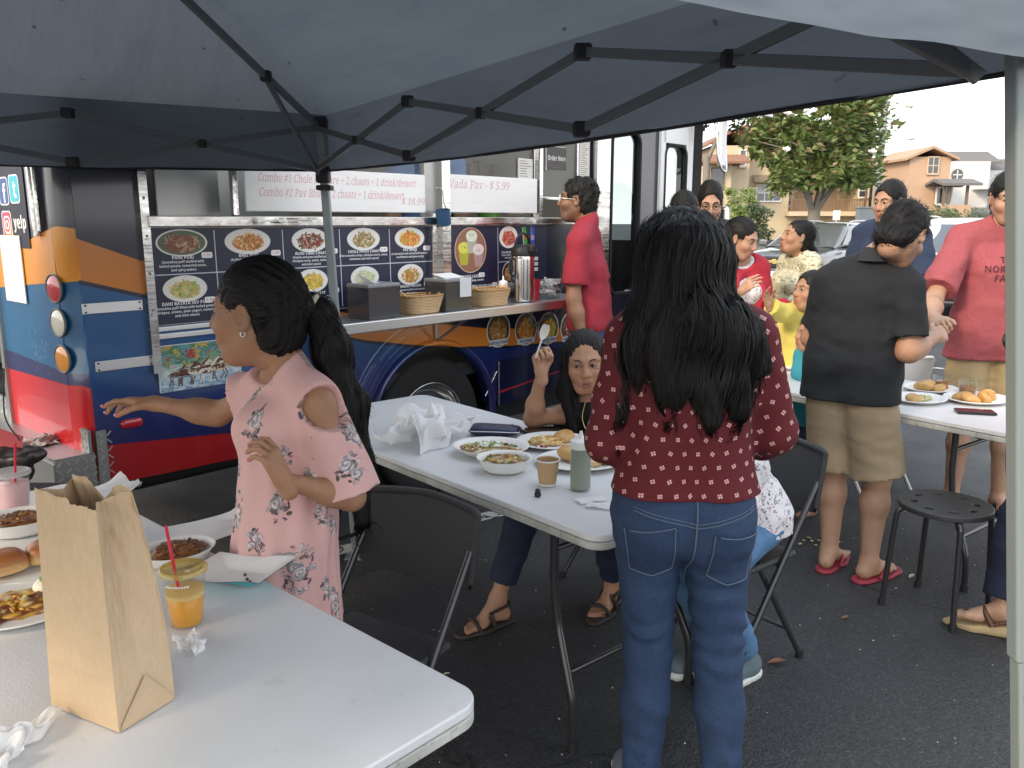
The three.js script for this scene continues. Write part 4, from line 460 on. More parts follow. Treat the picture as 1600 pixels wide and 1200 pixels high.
  dishOn('plate', 'white plate of torn flatbread beyond the squeeze bottle', 'plate', [0.15, T0, -2.985], plateG(0.125, 1.1), 0.2, [scr(-0.02, 0.0, 31), ['fried_bread', puri(0.05, -0.02, 0.045, 1, 0.2)], ['tomato_bits', lump([0.02, 0.015], 0.005, ['#7a1a1a', '#a03a2a', '#e0d6c8'], 33).translate(-0.055, 0.006, 0.055)]]);
  dishOn('plate', 'white plate of pale puffed bread behind the paper cup', 'plate', [0.235, T0, -2.735], plateG(0.135, 1.15), 0.2, [scr(0.03, 0.0, 35), ['fried_bread', puri(-0.02, -0.035, 0.055, 2, 0.1)], ['fried_bread', puri(0.09, 0.02, 0.05, 3, -0.1)]]);
  // right table
  dishOn('plate', 'white plate of fried puri by the farther clear cup', 'plate', [2.055, T0, -3.985], plateG(0.12, 1.1), 0.6, [['fried_bread', puri(-0.055, 0.0, 0.05, 4)], ['fried_bread', puri(0.0, -0.03, 0.05, 5)], ['fried_bread', puri(-0.01, 0.045, 0.038, 6)], ['potato_bits', lump([0.03, 0.022], 0.018, ['#b5763a', '#c98a4a', '#8a4a22'], 41).translate(0.075, 0.008, 0.02)]]);
  dishOn('plate', 'white plate half hidden by the man in black polo', 'plate', [1.88, T0, -3.745], plateG(0.12, 1.1), 0.6, [['fried_bread', puri(-0.06, 0.01, 0.04, 7)], ['onion_bits', lump([0.06, 0.04], 0.01, PC.white, 43).translate(0.03, 0.008, 0)]]);
  dishOn('plate', 'white plate of round puri beside the dark phone', 'plate', [2.15, T0, -3.745], plateG(0.135, 1.15), 0.6, [['fried_bread', puri(-0.07, 0.01, 0.045, 8)], ['fried_bread', puri(-0.02, 0.045, 0.04, 9, 0.9)], ['fried_bread', puri(0.035, 0.03, 0.042, 10, 1.1)], ['fried_bread', puri(-0.05, -0.04, 0.045, 11)], ['onion_bits', lump([0.045, 0.03], 0.012, PC.white, 47).translate(0.09, 0.008, 0.01)]]);
  dishOn('plate', 'empty white plate at the far end of the right table', 'plate', [1.60, T0, -4.60], plateG(0.11), 0, []);
}
function drink(label, pos, h, r0, r1, level, liquid, straw, lidM) { const t = thing('plastic_cup', label, 'cup', pos); part('cup_wall', lathe([[0.001, 0.002], [r0, 0.002], [lerp(r0, r1, 0.97), h - 0.004], [r1 + 0.003, h], [r1 + 0.002, h + 0.003], [r1, h]], 40), M.clear, t); part('drink', lathe([[0.001, 0.005], [r0 - 0.0015, 0.005], [lerp(r0, r1, level) - 0.0015, h * level], [0.001, h * level]], 36), liquid, t); if (lidM) { part('lid', lathe([[r1 + 0.004, h - 0.002], [r1 + 0.004, h + 0.006], [r1 - 0.004, h + 0.01], [r1 - 0.006, h + 0.004], [0.001, h + 0.003]], 40), lidM, t); } if (straw) part('straw', rod(straw[0], straw[1], 0.0033, 10), M.straw, t); return t; }
drink('clear cup of pink drink with a red straw', [-1.40, T0, -2.22], 0.125, 0.034, 0.046, 0.8, mat([0.72, 0.45, 0.46], 0.3), [[0.0, 0.02, 0.0], [0.022, 0.215, 0.0]], M.cloudyPl);
{ const t = drink('clear cup of orange mango drink with a red straw', [-0.672, T0, -1.585], 0.118, 0.031, 0.044, 0.55, mat([0.78, 0.36, 0.03], 0.3), [[-0.006, 0.02, 0.0], [-0.026, 0.215, 0.004]], mat([0.85, 0.66, 0.25], 0.1, 0, { transmission: 0.7, thickness: 0 })); part('foam', lathe([[0.0375, 0.065], [0.039, 0.079], [0.001, 0.08]], 36), mat([0.75, 0.5, 0.16], 0.6), t); part('rim_print', [...Array(9)].map((_, i) => rbox(0.004, 0.004, 0.001, 0.0004, 0, 0, 0).translate(0, 0.098, 0.0425).rotateY(-0.5 + i * 0.13)), M.paper, t).userData.kind = 'stuff'; }
for (const [x, z, l] of [[2.15, -4.06, 'small clear cup of brown sauce behind the farther puri plate'], [2.17, -3.86, 'small clear cup of brown sauce among the puri on the near plate']]) drink(l, [x, T0 + (z > -4 ? 0.01 : 0), z], 0.06, 0.035, 0.045, 0.55, mat([0.28, 0.13, 0.035], 0.3), null, null);
{ // brown paper bag, open at the top with pinked edge
  const t = thing('paper_bag', 'tall open brown paper bag standing on the near table', 'bag', [-0.64, T0, -1.212], Math.atan2(-0.456, 0.89)); const W = 0.172, D = 0.112, H = 0.395;
  const kraft = mat([0.62, 0.465, 0.30], 0.8, 0, { bumpMap: again(TX.cloud, 4), bumpScale: 0.0012, map: dataTex(256, (u, v) => { const k = 0.96 + 0.025 * tfbm(u, v, 40, 2) + 0.025 * tfbm(u, v, 3, 3); return [k, k * 0.99, k * 0.975]; }, true, 4) });
  const wob = (s, v, k) => 0.0035 * noise(s * 12, v * 14, k) + 0.0018 * noise(s * 40, v * 40, k + 5), zig = (u) => (Math.abs(((u * 46) % 1) - 0.5) * 0.0025);
  const dv = (v) => 1 - 0.42 * v * v; const mk = (fn) => { const g = sheet(60, 50, fn); g.setAttribute('uv', (() => { const a = g.attributes.uv; for (let i = 0; i < a.count; i++) a.setXY(i, a.getX(i) * 0.2, a.getY(i) * 0.3); return a; })()); return g; };
  const fold = (v) => 0.0022 * Math.exp(-(((v - 0.245) * 60) ** 2)) + 0.0010 * Math.exp(-(((v - 0.262) * 120) ** 2));
  part('front_panel', mk((u, v) => [-W * (1 - 0.14 * v * (1 - u)) + u * W * (1 - 0.14 * v * (1 - u)), v * (H - 0.008 * u - 0.007 * sstep(0.55, 0.6, u) + (v > 0.98 ? zig(u) : 0)), 0.003 * Math.sin(u * 3.14) * v + (wob(u, v, 1) * v + fold(v)) * Math.min(1, Math.sin(u * 3.1416) * 3) + 0.001 * Math.exp(-(((u - 0.47) * 90) ** 2))]), kraft, t);
  part('back_panel', mk((u, v) => [(-W + u * W) * (1 - 0.14 * v), v * (H + 0.005 - 0.03 * Math.exp(-(((u - 0.55) * 7) ** 2)) + (v > 0.98 ? zig(u) : 0)), (-D + 0.004) * dv(v) + wob(u, v, 2) * v]), kraft, t);
  const gus = (sx, k) => mk((u, v) => { const dip = sstep(0.18, 0.55, v) * 0.014 * (1 - Math.abs(u - 0.5) * 2) + 0.012 * v * (1 - Math.abs(u - 0.5) * 2), notch = 0.012 * Math.exp(-(((u - 0.45) * 5) ** 2)); return [sx === 0 ? -dip * 1.2 + wob(u, v, k) * v * Math.min(1, Math.sin(u * 3.1416) * 3) : -W * (1 - 0.14 * v) + dip, v * (H - 0.004 - notch * (sx === 0 ? 1 : 0.3) + (v > 0.98 ? zig(u) : 0)), -u * D * dv(v)]; });
  part('side_gusset', gus(0, 3), kraft, t); part('side_gusset', gus(1, 4), kraft, t); part('bag_bottom', box(W - 0.004, 0.002, D - 0.004, -W / 2, 0.002, -D / 2), kraft, t);
  part('fold_flap', mk((u, v) => [0.0012 + 0.001 * v, v * 0.075 * (1 - Math.abs(u - 0.5) * 1.75), -0.004 - u * (D - 0.008)]), kraft, t);
}
{ // blue and white paper food tray, flattened corner
  const t = thing('paper_tray', 'blue and white paper food tray by the mango drink', 'tray', [-0.635, T0 + 0.001, -1.80], R(-18)); const w = 0.085, d = 0.06;
  const fn = (o2) => sheet(30, 20, (u, v) => { const x = (u - 0.5) * 2, z = (v - 0.5) * 2, e = Math.max(sstep(0.62, 1, Math.abs(x)), sstep(0.55, 1, Math.abs(z))), k = 1 + 0.28 * e, hx = 0.034 * e * (0.55 + 0.45 * sstep(-0.3, 0.9, x)); return [x * w * k, 0.003 + hx + o2, z * d * k]; });
  part('tray_inside', fn(0.0012), M.paper, t); part('tray_outside', fn(0), mat([0.10, 0.42, 0.5], 0.6), t); part('crumb', [[0.03, 0.01], [0.045, 0.02], [0.01, -0.01]].map(([x, z]) => new THREE.IcosahedronGeometry(0.004, 1).translate(x, 0.008, z)), mat([0.12, 0.08, 0.04], 0.8), t).userData.kind = 'stuff';
}
function tissue(label, pos, r, h, k, ry = 0) { const g = sheet(100, 100, (u, v) => { const x = (u - 0.5) * 2, z = (v - 0.5) * 2, q = Math.hypot(x, z), n = fbm(x * 1.9 + k, z * 1.9, k, 3), m = Math.pow(Math.abs(noise(x * 3.2 + k, z * 3.2, 3)), 1.4); return [x * r * (0.75 + 0.5 * n) + 0.3 * r * noise(z * 3, k, 1), Math.max(0.002, h * (0.75 - q * 0.55 + 0.7 * n + 0.35 * m)), z * r * (0.75 + 0.5 * noise(k, x * 2, z * 2)) + 0.25 * r * noise(x * 3, 4, k)]; }); g.rotateY(ry).translate(...pos); return single('napkin', g, M.tissue, label, 'napkin'); }
tissue('crumpled white napkin in front of the mango drink', [-0.625, T0, -1.50], 0.036, 0.028, 12); tissue('crumpled white napkins at the left corner of the near table', [-0.80, T0, -1.165], 0.07, 0.05, 5); tissue('heap of crumpled white napkins on the middle table', [-0.33, T0, -3.05], 0.17, 0.13, 9);
for (const [x, z, a, b, ry, l] of [[-0.845, -2.07, 0.13, 0.09, 0.5, 'flat white napkin behind the curry bowl'], [-1.25, -2.40, 0.1, 0.07, 0.9, 'flat white paper sheet at the far end of the near table']]) single('napkin', sheet(20, 20, (u, v) => [(u - 0.5) * 2 * a, 0.004 + 0.03 * Math.pow(u, 3) * Math.abs(noise(u * 4, v * 5, a * 90)) + 0.012 * u * u, (v - 0.5) * 2 * b]).rotateY(ry).translate(x, T0, z), M.tissue, l, 'napkin');
{ // wallet, phones
  const w = thing('wallet', 'navy zipped wallet lying on the middle table', 'wallet', [-0.065, T0, -3.13], -0.12), nv = mat([0.018, 0.02, 0.06], 0.4, 0, { bumpMap: TX.grain, bumpScale: 0.0012 }); part('wallet_body', sheet(30, 30, (u, v) => { const a = v * Math.PI * 2, x = (u - 0.5) * 2, q = Math.pow(1 - Math.pow(Math.abs(x), 6), 0.4); return [x * 0.098, 0.02 + 0.019 * Math.sin(a) * q * (1 - 0.2 * x), 0.047 * Math.sign(Math.cos(a)) * Math.pow(Math.abs(Math.cos(a)), 0.6) * (0.9 + 0.1 * q)]; }), nv, w); part('zip', tube([[-0.09, 0.021, 0.046], [0.0, 0.022, 0.0478], [0.09, 0.021, 0.046], [0.098, 0.022, 0.03]], 0.0022, 30, 6), M.alu, w); part('wrist_loop', tube([[-0.04, 0.03, -0.045], [0, 0.02, -0.075], [0.05, 0.012, -0.07], [0.06, 0.03, -0.045]], 0.004, 20, 6), mat([0.4, 0.33, 0.24], 0.6), w);
  const ph = (l, p, ry) => { const t = thing('phone', l, 'phone', p, ry); part('phone_case', rbox(0.155, 0.011, 0.078, 0.005, 0, 0.0055, 0, 3), mat([0.02, 0.02, 0.022], 0.35), t); part('screen', rbox(0.142, 0.001, 0.069, 0.0004, 0, 0.0114, 0), mat([0.01, 0.012, 0.014], 0.05, 0, { clearcoat: 1 }), t); return t; };
  ph('black phone beside the navy wallet', [0.11, T0, -3.185], 0.55); ph('dark phone near the corner of the right table', [2.01, T0, -3.50], -0.25);
}
{ // kraft paper cup
  const t = thing('paper_cup', 'small kraft paper cup on the middle table', 'cup', [0.112, T0, -2.505]); part('cup_wall', lathe([[0.027, 0.006], [0.0375, 0.083], [0.0365, 0.083], [0.026, 0.008], [0.001, 0.008]], 40), mat([0.50, 0.33, 0.17], 0.75, 0, { bumpMap: TX.grain, bumpScale: 0.0004 }), t); part('rim', new THREE.TorusGeometry(0.038, 0.0022, 8, 40).rotateX(Math.PI / 2).translate(0, 0.083, 0), M.paper, t); part('base', cyl(0.0275, 0.0275, 0.007, 0, 0.004, 0, 36), M.paper, t);
  const b = thing('squeeze_bottle', 'clear squeeze bottle of green chutney with white nozzle cap', 'bottle', [0.212, T0, -2.46]); part('bottle_body', lathe([[0.001, 0.003], [0.029, 0.003], [0.032, 0.008], [0.032, 0.125], [0.030, 0.134], [0.026, 0.138]], 40), mat([0.75, 0.79, 0.74], 0.2, 0, { transmission: 0.75, thickness: 0 }), b); part('chutney', lathe([[0.001, 0.005], [0.0295, 0.005], [0.0302, 0.01], [0.0302, 0.12], [0.001, 0.122]], 36), mat([0.13, 0.19, 0.09], 0.5, 0, { bumpMap: TX.cloud, bumpScale: 0.002 }), b); part('cap', lathe([[0.0335, 0.133], [0.0335, 0.155], [0.031, 0.158], [0.012, 0.162], [0.008, 0.168], [0.004, 0.186], [0.001, 0.186]], 36), mat([0.75, 0.75, 0.74], 0.35), b);
  const k = thing('bottle_stopper', 'small black stopper on the middle table', 'stopper', [0.078, T0, -2.395]); part('knob', lathe([[0.001, 0], [0.009, 0], [0.011, 0.006], [0.009, 0.012], [0.007, 0.013], [0.009, 0.02], [0.006, 0.024], [0.001, 0.024]], 16).rotateX(0.3), M.black, k);
  for (const [x, z, ry, l] of [[0.235, -2.35, 0.4, 'torn white sachet nearest the squeeze bottle'], [0.262, -2.295, -0.3, 'torn white sachet beside the woman in the burgundy blouse']]) single('sachet', sheet(14, 10, (u, v) => [(u - 0.5) * 0.09, 0.003 + 0.006 * Math.abs(noise(u * 4, v * 4, x * 50)), (v - 0.5) * 0.045]).rotateY(ry).translate(x, T0, z), M.tissue, l, 'sachet');
}
// ---- things on the truck's counter (placed along it in the truck's axes)
const CT = 1.098;
const onTruck = (name, label, cat, x, z, y = CT, ry = 0) => thing(name, label, cat, tw(x, y, z), TRUCK.ry + ry);
for (const [x, l, sheetUp] of [[1.30, 'smoky plastic napkin box at the left end of the counter', 0], [1.80, 'smoky plastic napkin box between the two wicker baskets', 1]]) { const t = onTruck('napkin_box', l, 'napkin box', x, 0.2, CT, 0.06), sm = mat([0.22, 0.22, 0.23], 0.12, 0, { transmission: 0.75, thickness: 0 }); part('box_shell', [box(0.2, 0.004, 0.15, 0, 0.003, 0), box(0.004, 0.15, 0.15, -0.1, 0.077, 0), box(0.004, 0.15, 0.15, 0.1, 0.077, 0), box(0.2, 0.15, 0.004, 0, 0.077, 0.073), box(0.2, 0.15, 0.004, 0, 0.077, -0.073)], sm, t); part('lid', rbox(0.21, 0.018, 0.16, 0.006, 0, 0.158, 0), mat([0.24, 0.24, 0.25], 0.3), t); part('napkin_stack', rbox(0.13, 0.09, 0.11, 0.006, -0.02, 0.05, 0), mat([0.24, 0.17, 0.14], 0.8), t); part('napkin', sheet(10, 10, (u, v) => sheetUp ? [(u - 0.5) * 0.15, 0.168 + 0.02 * (1 - v), (v - 0.5) * 0.1] : [-0.03 + u * 0.06 + v * -0.05, 0.168 + 0.05 * v * (1 - u), (u - 0.5) * 0.06]), M.tissue, t); if (sheetUp) part('napkin', sheet(8, 8, (u, v) => [(u) * 0.09, 0.168 - v * 0.1, 0.082]), M.tissue, t); }
for (const [x, l] of [[1.585, 'tan wicker basket beside the left napkin box'], [2.10, 'tan wicker basket in front of the steel airpot']]) { const t = onTruck('wicker_basket', l, 'basket', x, 0.2), wk = mat([0.62, 0.43, 0.24], 0.65), N = 44, ring = (k, h) => Array.from({ length: N }, (_, i) => { const a = i / N * Math.PI * 2, q = (c) => Math.sign(c) * Math.pow(Math.abs(c), 0.4), s = (i & 1 ? 0.003 : -0.003) * (k & 1 ? 1 : -1); return [(0.092 + 0.024 * h / 0.08 + s) * q(Math.cos(a)), h, (0.065 + 0.02 * h / 0.08 + s) * q(Math.sin(a))]; }); part('weave', [...Array(11)].map((_, k) => tube(ring(k, 0.005 + k * 0.0075), 0.0042, N * 3, 5, true)), wk, t).userData.kind = 'stuff'; part('basket_lining', [sheet(4, 4, (u, v) => [(u - 0.5) * 0.17, 0.008, (v - 0.5) * 0.12])], wk, t); part('rim', tube(ring(0, 0.088), 0.0065, N * 2, 6, true), mat([0.4, 0.23, 0.09], 0.6), t); for (const s of [-1, 1]) part('handle', tube([[s * 0.11, 0.088, -0.035], [s * 0.13, 0.11, -0.02], [s * 0.135, 0.115, 0.02], [s * 0.11, 0.088, 0.035]], 0.0045, 20, 6), wk, t); }
{ const t = onTruck('airpot', 'tall steel airpot with black pump lid on the counter', 'airpot', 2.385, 0.21); part('steel_body', lathe([[0.001, 0.002], [0.066, 0.002], [0.068, 0.01], [0.068, 0.245], [0.064, 0.262]], 40), mat([0.66, 0.65, 0.63], 0.16, 1), t); part('pump_lid', [lathe([[0.064, 0.262], [0.068, 0.268], [0.066, 0.305], [0.05, 0.325], [0.001, 0.33]], 36), rbox(0.05, 0.05, 0.07, 0.015, 0, 0.305, 0.055)], M.black, t); part('carry_handle', tube([[-0.066, 0.29, 0], [-0.06, 0.35, 0], [0, 0.392, 0], [0.06, 0.35, 0], [0.066, 0.29, 0]], 0.007, 40, 8), M.black, t); part('side_handle', tube([[-0.066, 0.25, -0.01], [-0.095, 0.24, -0.01], [-0.095, 0.17, -0.01], [-0.068, 0.15, -0.01]], 0.007, 24, 8), M.black, t); }
{ const t = onTruck('squeeze_bottle', 'small white squeeze bottle beside the basket on the counter', 'bottle', 2.24, 0.19); part('bottle_body', lathe([[0.001, 0], [0.024, 0], [0.025, 0.1], [0.02, 0.11]], 24), mat([0.75, 0.62, 0.45], 0.4), t); part('cap', lathe([[0.024, 0.105], [0.024, 0.125], [0.006, 0.132], [0.004, 0.155], [0.001, 0.155]], 24), M.whiteP, t);
  const r = onTruck('plastic_cup', 'red plastic tumbler behind the airpot on the counter', 'cup', 2.53, 0.17); part('cup_wall', lathe([[0.001, 0.002], [0.032, 0.002], [0.042, 0.12], [0.04, 0.12], [0.03, 0.005], [0.001, 0.005]], 28), mat([0.5, 0.02, 0.04], 0.3), r);
  const b = onTruck('sachet_bowl', 'clear bowl heaped with white sachets on the counter', 'bowl', 2.67, 0.19); part('bowl_shell', lathe([[0.001, 0.002], [0.05, 0.002], [0.082, 0.1], [0.085, 0.102]], 32), M.clear, b); const sg = []; for (let i = 0; i < 46; i++) { const a = rr(0, 6.3), d = Math.sqrt(rnd()) * 0.055; sg.push(rbox(0.05, 0.004, 0.028, 0.0015).rotateX(rr(-1.3, 1.3)).rotateY(rr(0, 6)).translate(Math.cos(a) * d, 0.03 + rr(0, 0.085), Math.sin(a) * d)); } part('sachet_heap', sg, M.paper, b).userData.kind = 'stuff';
  const m = onTruck('mug', 'blue mug hanging from a hook on the steel post', 'mug', 1.885, 0.085, 1.535, 0.5); part('mug_wall', lathe([[0.001, 0.002], [0.034, 0.002], [0.038, 0.006], [0.04, 0.085], [0.037, 0.085], [0.035, 0.01], [0.001, 0.008]], 32).rotateZ(0.25), mat([0.03, 0.085, 0.17], 0.35), m); part('handle', tube([[0.03, 0.07, 0], [0.06, 0.075, 0], [0.062, 0.035, 0], [0.04, 0.02, 0]], 0.006, 20, 7), mat([0.03, 0.085, 0.17], 0.35), m); part('hook', tube([[0.0, 0.2, -0.05], [0.0, 0.19, -0.01], [0.0, 0.12, 0.0], [0.01, 0.09, 0.01]], 0.003, 24, 6), M.steelDull, m); }
// ---- on the rear bumper: rag; at the left edge a dark bag of things
{ const g = sheet(60, 40, (u, v) => { const x = (u - 0.5) * 2, z = (v - 0.5) * 2, n = fbm(x * 2 + 3, z * 3, 1, 4); return [x * 0.075 + 0.02 * noise(z * 3, 1, 1), 0.003 + Math.max(0, 0.03 * (1 - x * x * 0.8) * (0.6 + 1.3 * n) * (1 - z * z * 0.7)), z * 0.05 + 0.02 * noise(x * 3, 2, 2)]; }); const p = tw(-0.075, 0.657, -0.28); single('rag', g.rotateY(TRUCK.ry + 1.5).translate(...p), mat([0.36, 0.33, 0.3], 0.9, 0, { bumpMap: TX.weave, bumpScale: 0.001 }), 'crumpled grey rag lying on the diamond plate bumper', 'rag');
  const b = thing('carrier_bag', 'dark plastic bag with torn edges at the left edge of the scene', 'bag', [-1.78, 0.62, -2.72]); const f = new Field(0.05); f.ell([0, 0.1, 0], [0.13, 0.1, 0.12]); f.ell([0.1, 0.16, 0.02], [0.1, 0.04, 0.07]); f.disp = (x, y, z) => 0.03 * fbm(x * 12, y * 12, z * 12, 3); part('bag_skin', meshField(f, 0.008), mat([0.03, 0.022, 0.02], 0.35), b); part('red_label', sheet(6, 6, (u, v) => [0.06 + u * 0.08, 0.2 + v * 0.06 - u * 0.03, 0.05 - v * 0.02]), mat([0.4, 0.03, 0.04], 0.5), b); part('wire', tube([[0.0, 0.2, 0.0], [0.05, 0.45, -0.05], [0.08, 0.3, 0.02], [0.14, 0.22, 0.05]], 0.0025, 40, 5), M.black, b); part('crate', rbox(0.4, 0.6, 0.4, 0.02, -0.02, -0.3, 0), M.rubber, b); }
{ // litter on the asphalt
  const lit = (x, z, s, c, k) => new THREE.IcosahedronGeometry(1, 1).scale(s * rr(0.8, 1.6), s * 0.35, s * rr(0.5, 1)).rotateY(rr(0, 6)).translate(x, s * 0.3 + 0.004, z);
  const a = [], b = []; for (let i = 0; i < 240; i++) { const x = rr(-0.8, 3.2), z = rr(-4.6, -1.7); a.push(lit(x, z, rr(0.0015, 0.0042))); } for (let i = 0; i < 14; i++) b.push(lit(1.5 + rr(-0.09, 0.12), -3.86 + rr(-0.07, 0.07), rr(0.006, 0.011))); const am = single('crumbs', a, mat([0.5, 0.48, 0.42], 0.9), 'pale crumbs and specks scattered over the dark asphalt', 'crumbs'); am.userData.kind = 'stuff';
  const bm = single('food_scraps', b, mat([0.55, 0.42, 0.2], 0.8), 'yellow food scraps on the asphalt by the red flip flops', 'scraps'); bm.userData.kind = 'stuff';
  const leaf = (x, z, s, ry, m, l) => single('fallen_leaf', sheet(8, 6, (u, v) => { const w = Math.sin(u * Math.PI) * 0.4; return [(u - 0.5) * s, 0.006 + 0.25 * s * Math.pow(Math.abs(v - 0.5) * 2, 2) * w + 0.1 * s * u * u, (v - 0.5) * s * w]; }).rotateY(ry).translate(x, 0, z), m, l, 'leaf'); const br = mat([0.22, 0.1, 0.05], 0.7), pl = mat([0.5, 0.47, 0.4], 0.8); leaf(1.33, -3.06, 0.04, 0.4, br, 'small brown leaf on the asphalt left of the stool'); leaf(1.33, -3.92, 0.06, 1.2, pl, 'pale curled leaf between the chair and the man in shorts'); leaf(1.78, -3.45, 0.05, 0.7, pl, 'pale leaf behind the round stool'); leaf(-0.23, -2.64, 0.03, 0.2, pl, 'white paper scrap by the empty chair'); leaf(0.95, -2.72, 0.07, 0.1, br, 'thin brown twig leaf beside the chair foot');
}
// ---------------------------------------------------------------- background: cars, trees, houses
M.pane = mat([0.05, 0.06, 0.07], 0.06, 0, { clearcoat: 1 }); M.trimW = mat([0.78, 0.77, 0.74], 0.6);
const stucco = (c) => mat(c, 0.92, 0, { bumpMap: again(TX.grain, 1.5), bumpScale: 0.01, map: dataTex(128, (u, v) => { const k = 0.94 + 0.06 * tfbm(u, v, 4, 4); return [k, k, k]; }, true, 0.12) });
function windowOn(parent, x, y, z, w, h, nx, ny, fr = M.trimW) { const f = part('window', [box(w, 0.09, 0.12, x, y + h / 2, z), box(w, 0.12, 0.16, x, y - h / 2, z), box(0.09, h, 0.12, x - w / 2, y, z), box(0.09, h, 0.12, x + w / 2, y, z), ...Array.from({ length: nx - 1 }, (_, i) => box(0.07, h, 0.09, x - w / 2 + (i + 1) * w / nx, y, z)), ...Array.from({ length: ny - 1 }, (_, i) => box(w, 0.07, 0.085, x, y - h / 2 + (i + 1) * h / ny, z))], fr, parent); for (let i = 0; i < nx; i++) for (let j = 0; j < ny; j++) part('pane', new THREE.PlaneGeometry(w / nx - 0.06, h / ny - 0.06).translate(x - w / 2 + (i + 0.5) * w / nx, y - h / 2 + (j + 0.5) * h / ny, z + 0.01), j === ny - 1 && nx > 2 ? mat([0.45, 0.47, 0.5], 0.3) : M.pane, f); return f; }
function gable(w, d, h, ov, x, y, z, alongX) { // simple pitched roof slab pair, ridge along z (or x)
  const s = new THREE.Shape(); s.moveTo(-w / 2 - ov, 0); s.lineTo(0, h); s.lineTo(w / 2 + ov, 0); s.lineTo(w / 2 + ov, -0.18); s.lineTo(0, h - 0.2); s.lineTo(-w / 2 - ov, -0.18); const g = new THREE.ExtrudeGeometry(s, { depth: d + 2 * ov, bevelEnabled: false }).translate(0, 0, -d / 2 - ov); if (alongX) g.rotateY(Math.PI / 2); return uvBox(g.translate(x, y, z)); }
const tileM = mat([0.30, 0.16, 0.10], 0.85, 0, { bumpMap: dataTex(128, (u, v) => 0.5 + 0.5 * Math.sin(u * 16 * Math.PI * 2) * 0.7 + 0.3 * ((v * 8) % 1), false, 0.5), bumpScale: 0.06 }), slate = mat([0.16, 0.155, 0.15], 0.85, 0, { bumpMap: TX.cloud, bumpScale: 0.02 });
// depth 70 m: 1 px of the 1600 px photo is 5.4 cm
const hx = (px, d = 70) => (px - 800) / 1293 * d, hy = (py, d = 70) => 1.56 + (345 - py) / 1293 * d;
{
  const t = thing('apartment_house', 'tan stucco apartment house with awning window and balcony behind the magnolia', 'house', [hx(1240), 0, -70]), X = (p) => hx(p) - hx(1240), tan = stucco([0.64, 0.53, 0.36]), tan2 = stucco([0.69, 0.58, 0.40]);
  part('wall', [box(X(1222) - X(1150), hy(222), 8, (X(1222) + X(1150)) / 2, hy(222) / 2, -4), box(X(1345) - X(1222), hy(222) - hy(286), 8, (X(1345) + X(1222)) / 2, (hy(222) + hy(286)) / 2, -4), box(X(1345) - X(1222), hy(338), 8, (X(1345) + X(1222)) / 2, hy(338) / 2, -4.05), box(X(1345) - X(1332), hy(286) - hy(338), 8, (X(1345) + X(1332)) / 2, (hy(286) + hy(338)) / 2, -4.1), box(X(1332) - X(1222), hy(286) - hy(338), 5, (X(1332) + X(1222)) / 2, (hy(286) + hy(338)) / 2, -5.6)], tan, t);
  part('wall', box(X(1152) - X(1095), hy(236), 8, (X(1152) + X(1095)) / 2, hy(236) / 2, -2.5), tan2, t, 'projecting left bay'); part('roof', [gable(X(1350) - X(1145), 8, 1.4, 0.5, (X(1350) + X(1145)) / 2, hy(222), -4, true)], tileM, t); part('roof', [gable(X(1155) - X(1090), 8, 1.2, 0.4, (X(1155) + X(1092)) / 2, hy(236), -2.5)], tileM, t);
  windowOn(t, X(1191), hy(303.5), 0.05, 2.05, 1.35, 3, 2); windowOn(t, X(1193), hy(252), 0.05, 1.4, 1.1, 2, 2); windowOn(t, X(1141), hy(254), 1.55, 0.5, 1.25, 1, 2); windowOn(t, X(1335), hy(300), 0.05, 0.8, 1.1, 1, 2);
  part('window_awning', [sheet(2, 2, (u, v) => [X(1164) + u * (X(1216) - X(1164)), hy(277) - v * 0.62, 0.1 + v * 0.9])], mat([0.25, 0.2, 0.15], 0.6), t); part('sill', [box(0.6, 0.12, 0.2, X(1141), hy(267.5), 1.6)], tan, t);
  const bal = part('balcony', [box(X(1336) - X(1217), 0.36, 1.6, (X(1336) + X(1217)) / 2, hy(334.5), 0.3)], tan2, t); const wd = mat([0.22, 0.13, 0.08], 0.7); part('rail', [box(X(1332) - X(1221), 0.08, 0.08, (X(1332) + X(1221)) / 2, hy(314), 1.0), box(X(1332) - X(1221), 0.06, 0.06, (X(1332) + X(1221)) / 2, hy(330), 1.0)], wd, bal); for (let i = 0; i < 48; i++) part('baluster', box(0.045, hy(314) - hy(330), 0.045, X(1221) + i * (X(1332) - X(1221)) / 47, hy(322), 1.0), wd, bal); for (const p of [1221, 1253, 1290, 1332]) part('post', box(0.14, hy(288) - hy(331), 0.14, X(p), (hy(288) + hy(331)) / 2, 1.0), wd, bal);
  windowOn(t, X(1239), hy(305), -3.0, 0.9, 1.9, 1, 1); part('porch_roof', [gable(X(1126) - X(1082), 3, 0.6, 0.3, (X(1126) + X(1082)) / 2, hy(262), 3, true)], tileM, t); part('porch_wall', [box(X(1118) - X(1085), hy(265), 0.3, (X(1118) + X(1085)) / 2, hy(265) / 2, 3)], tan2, t); windowOn(t, X(1098), hy(285), 3.2, 1.0, 1.6, 1, 1, wd);
}
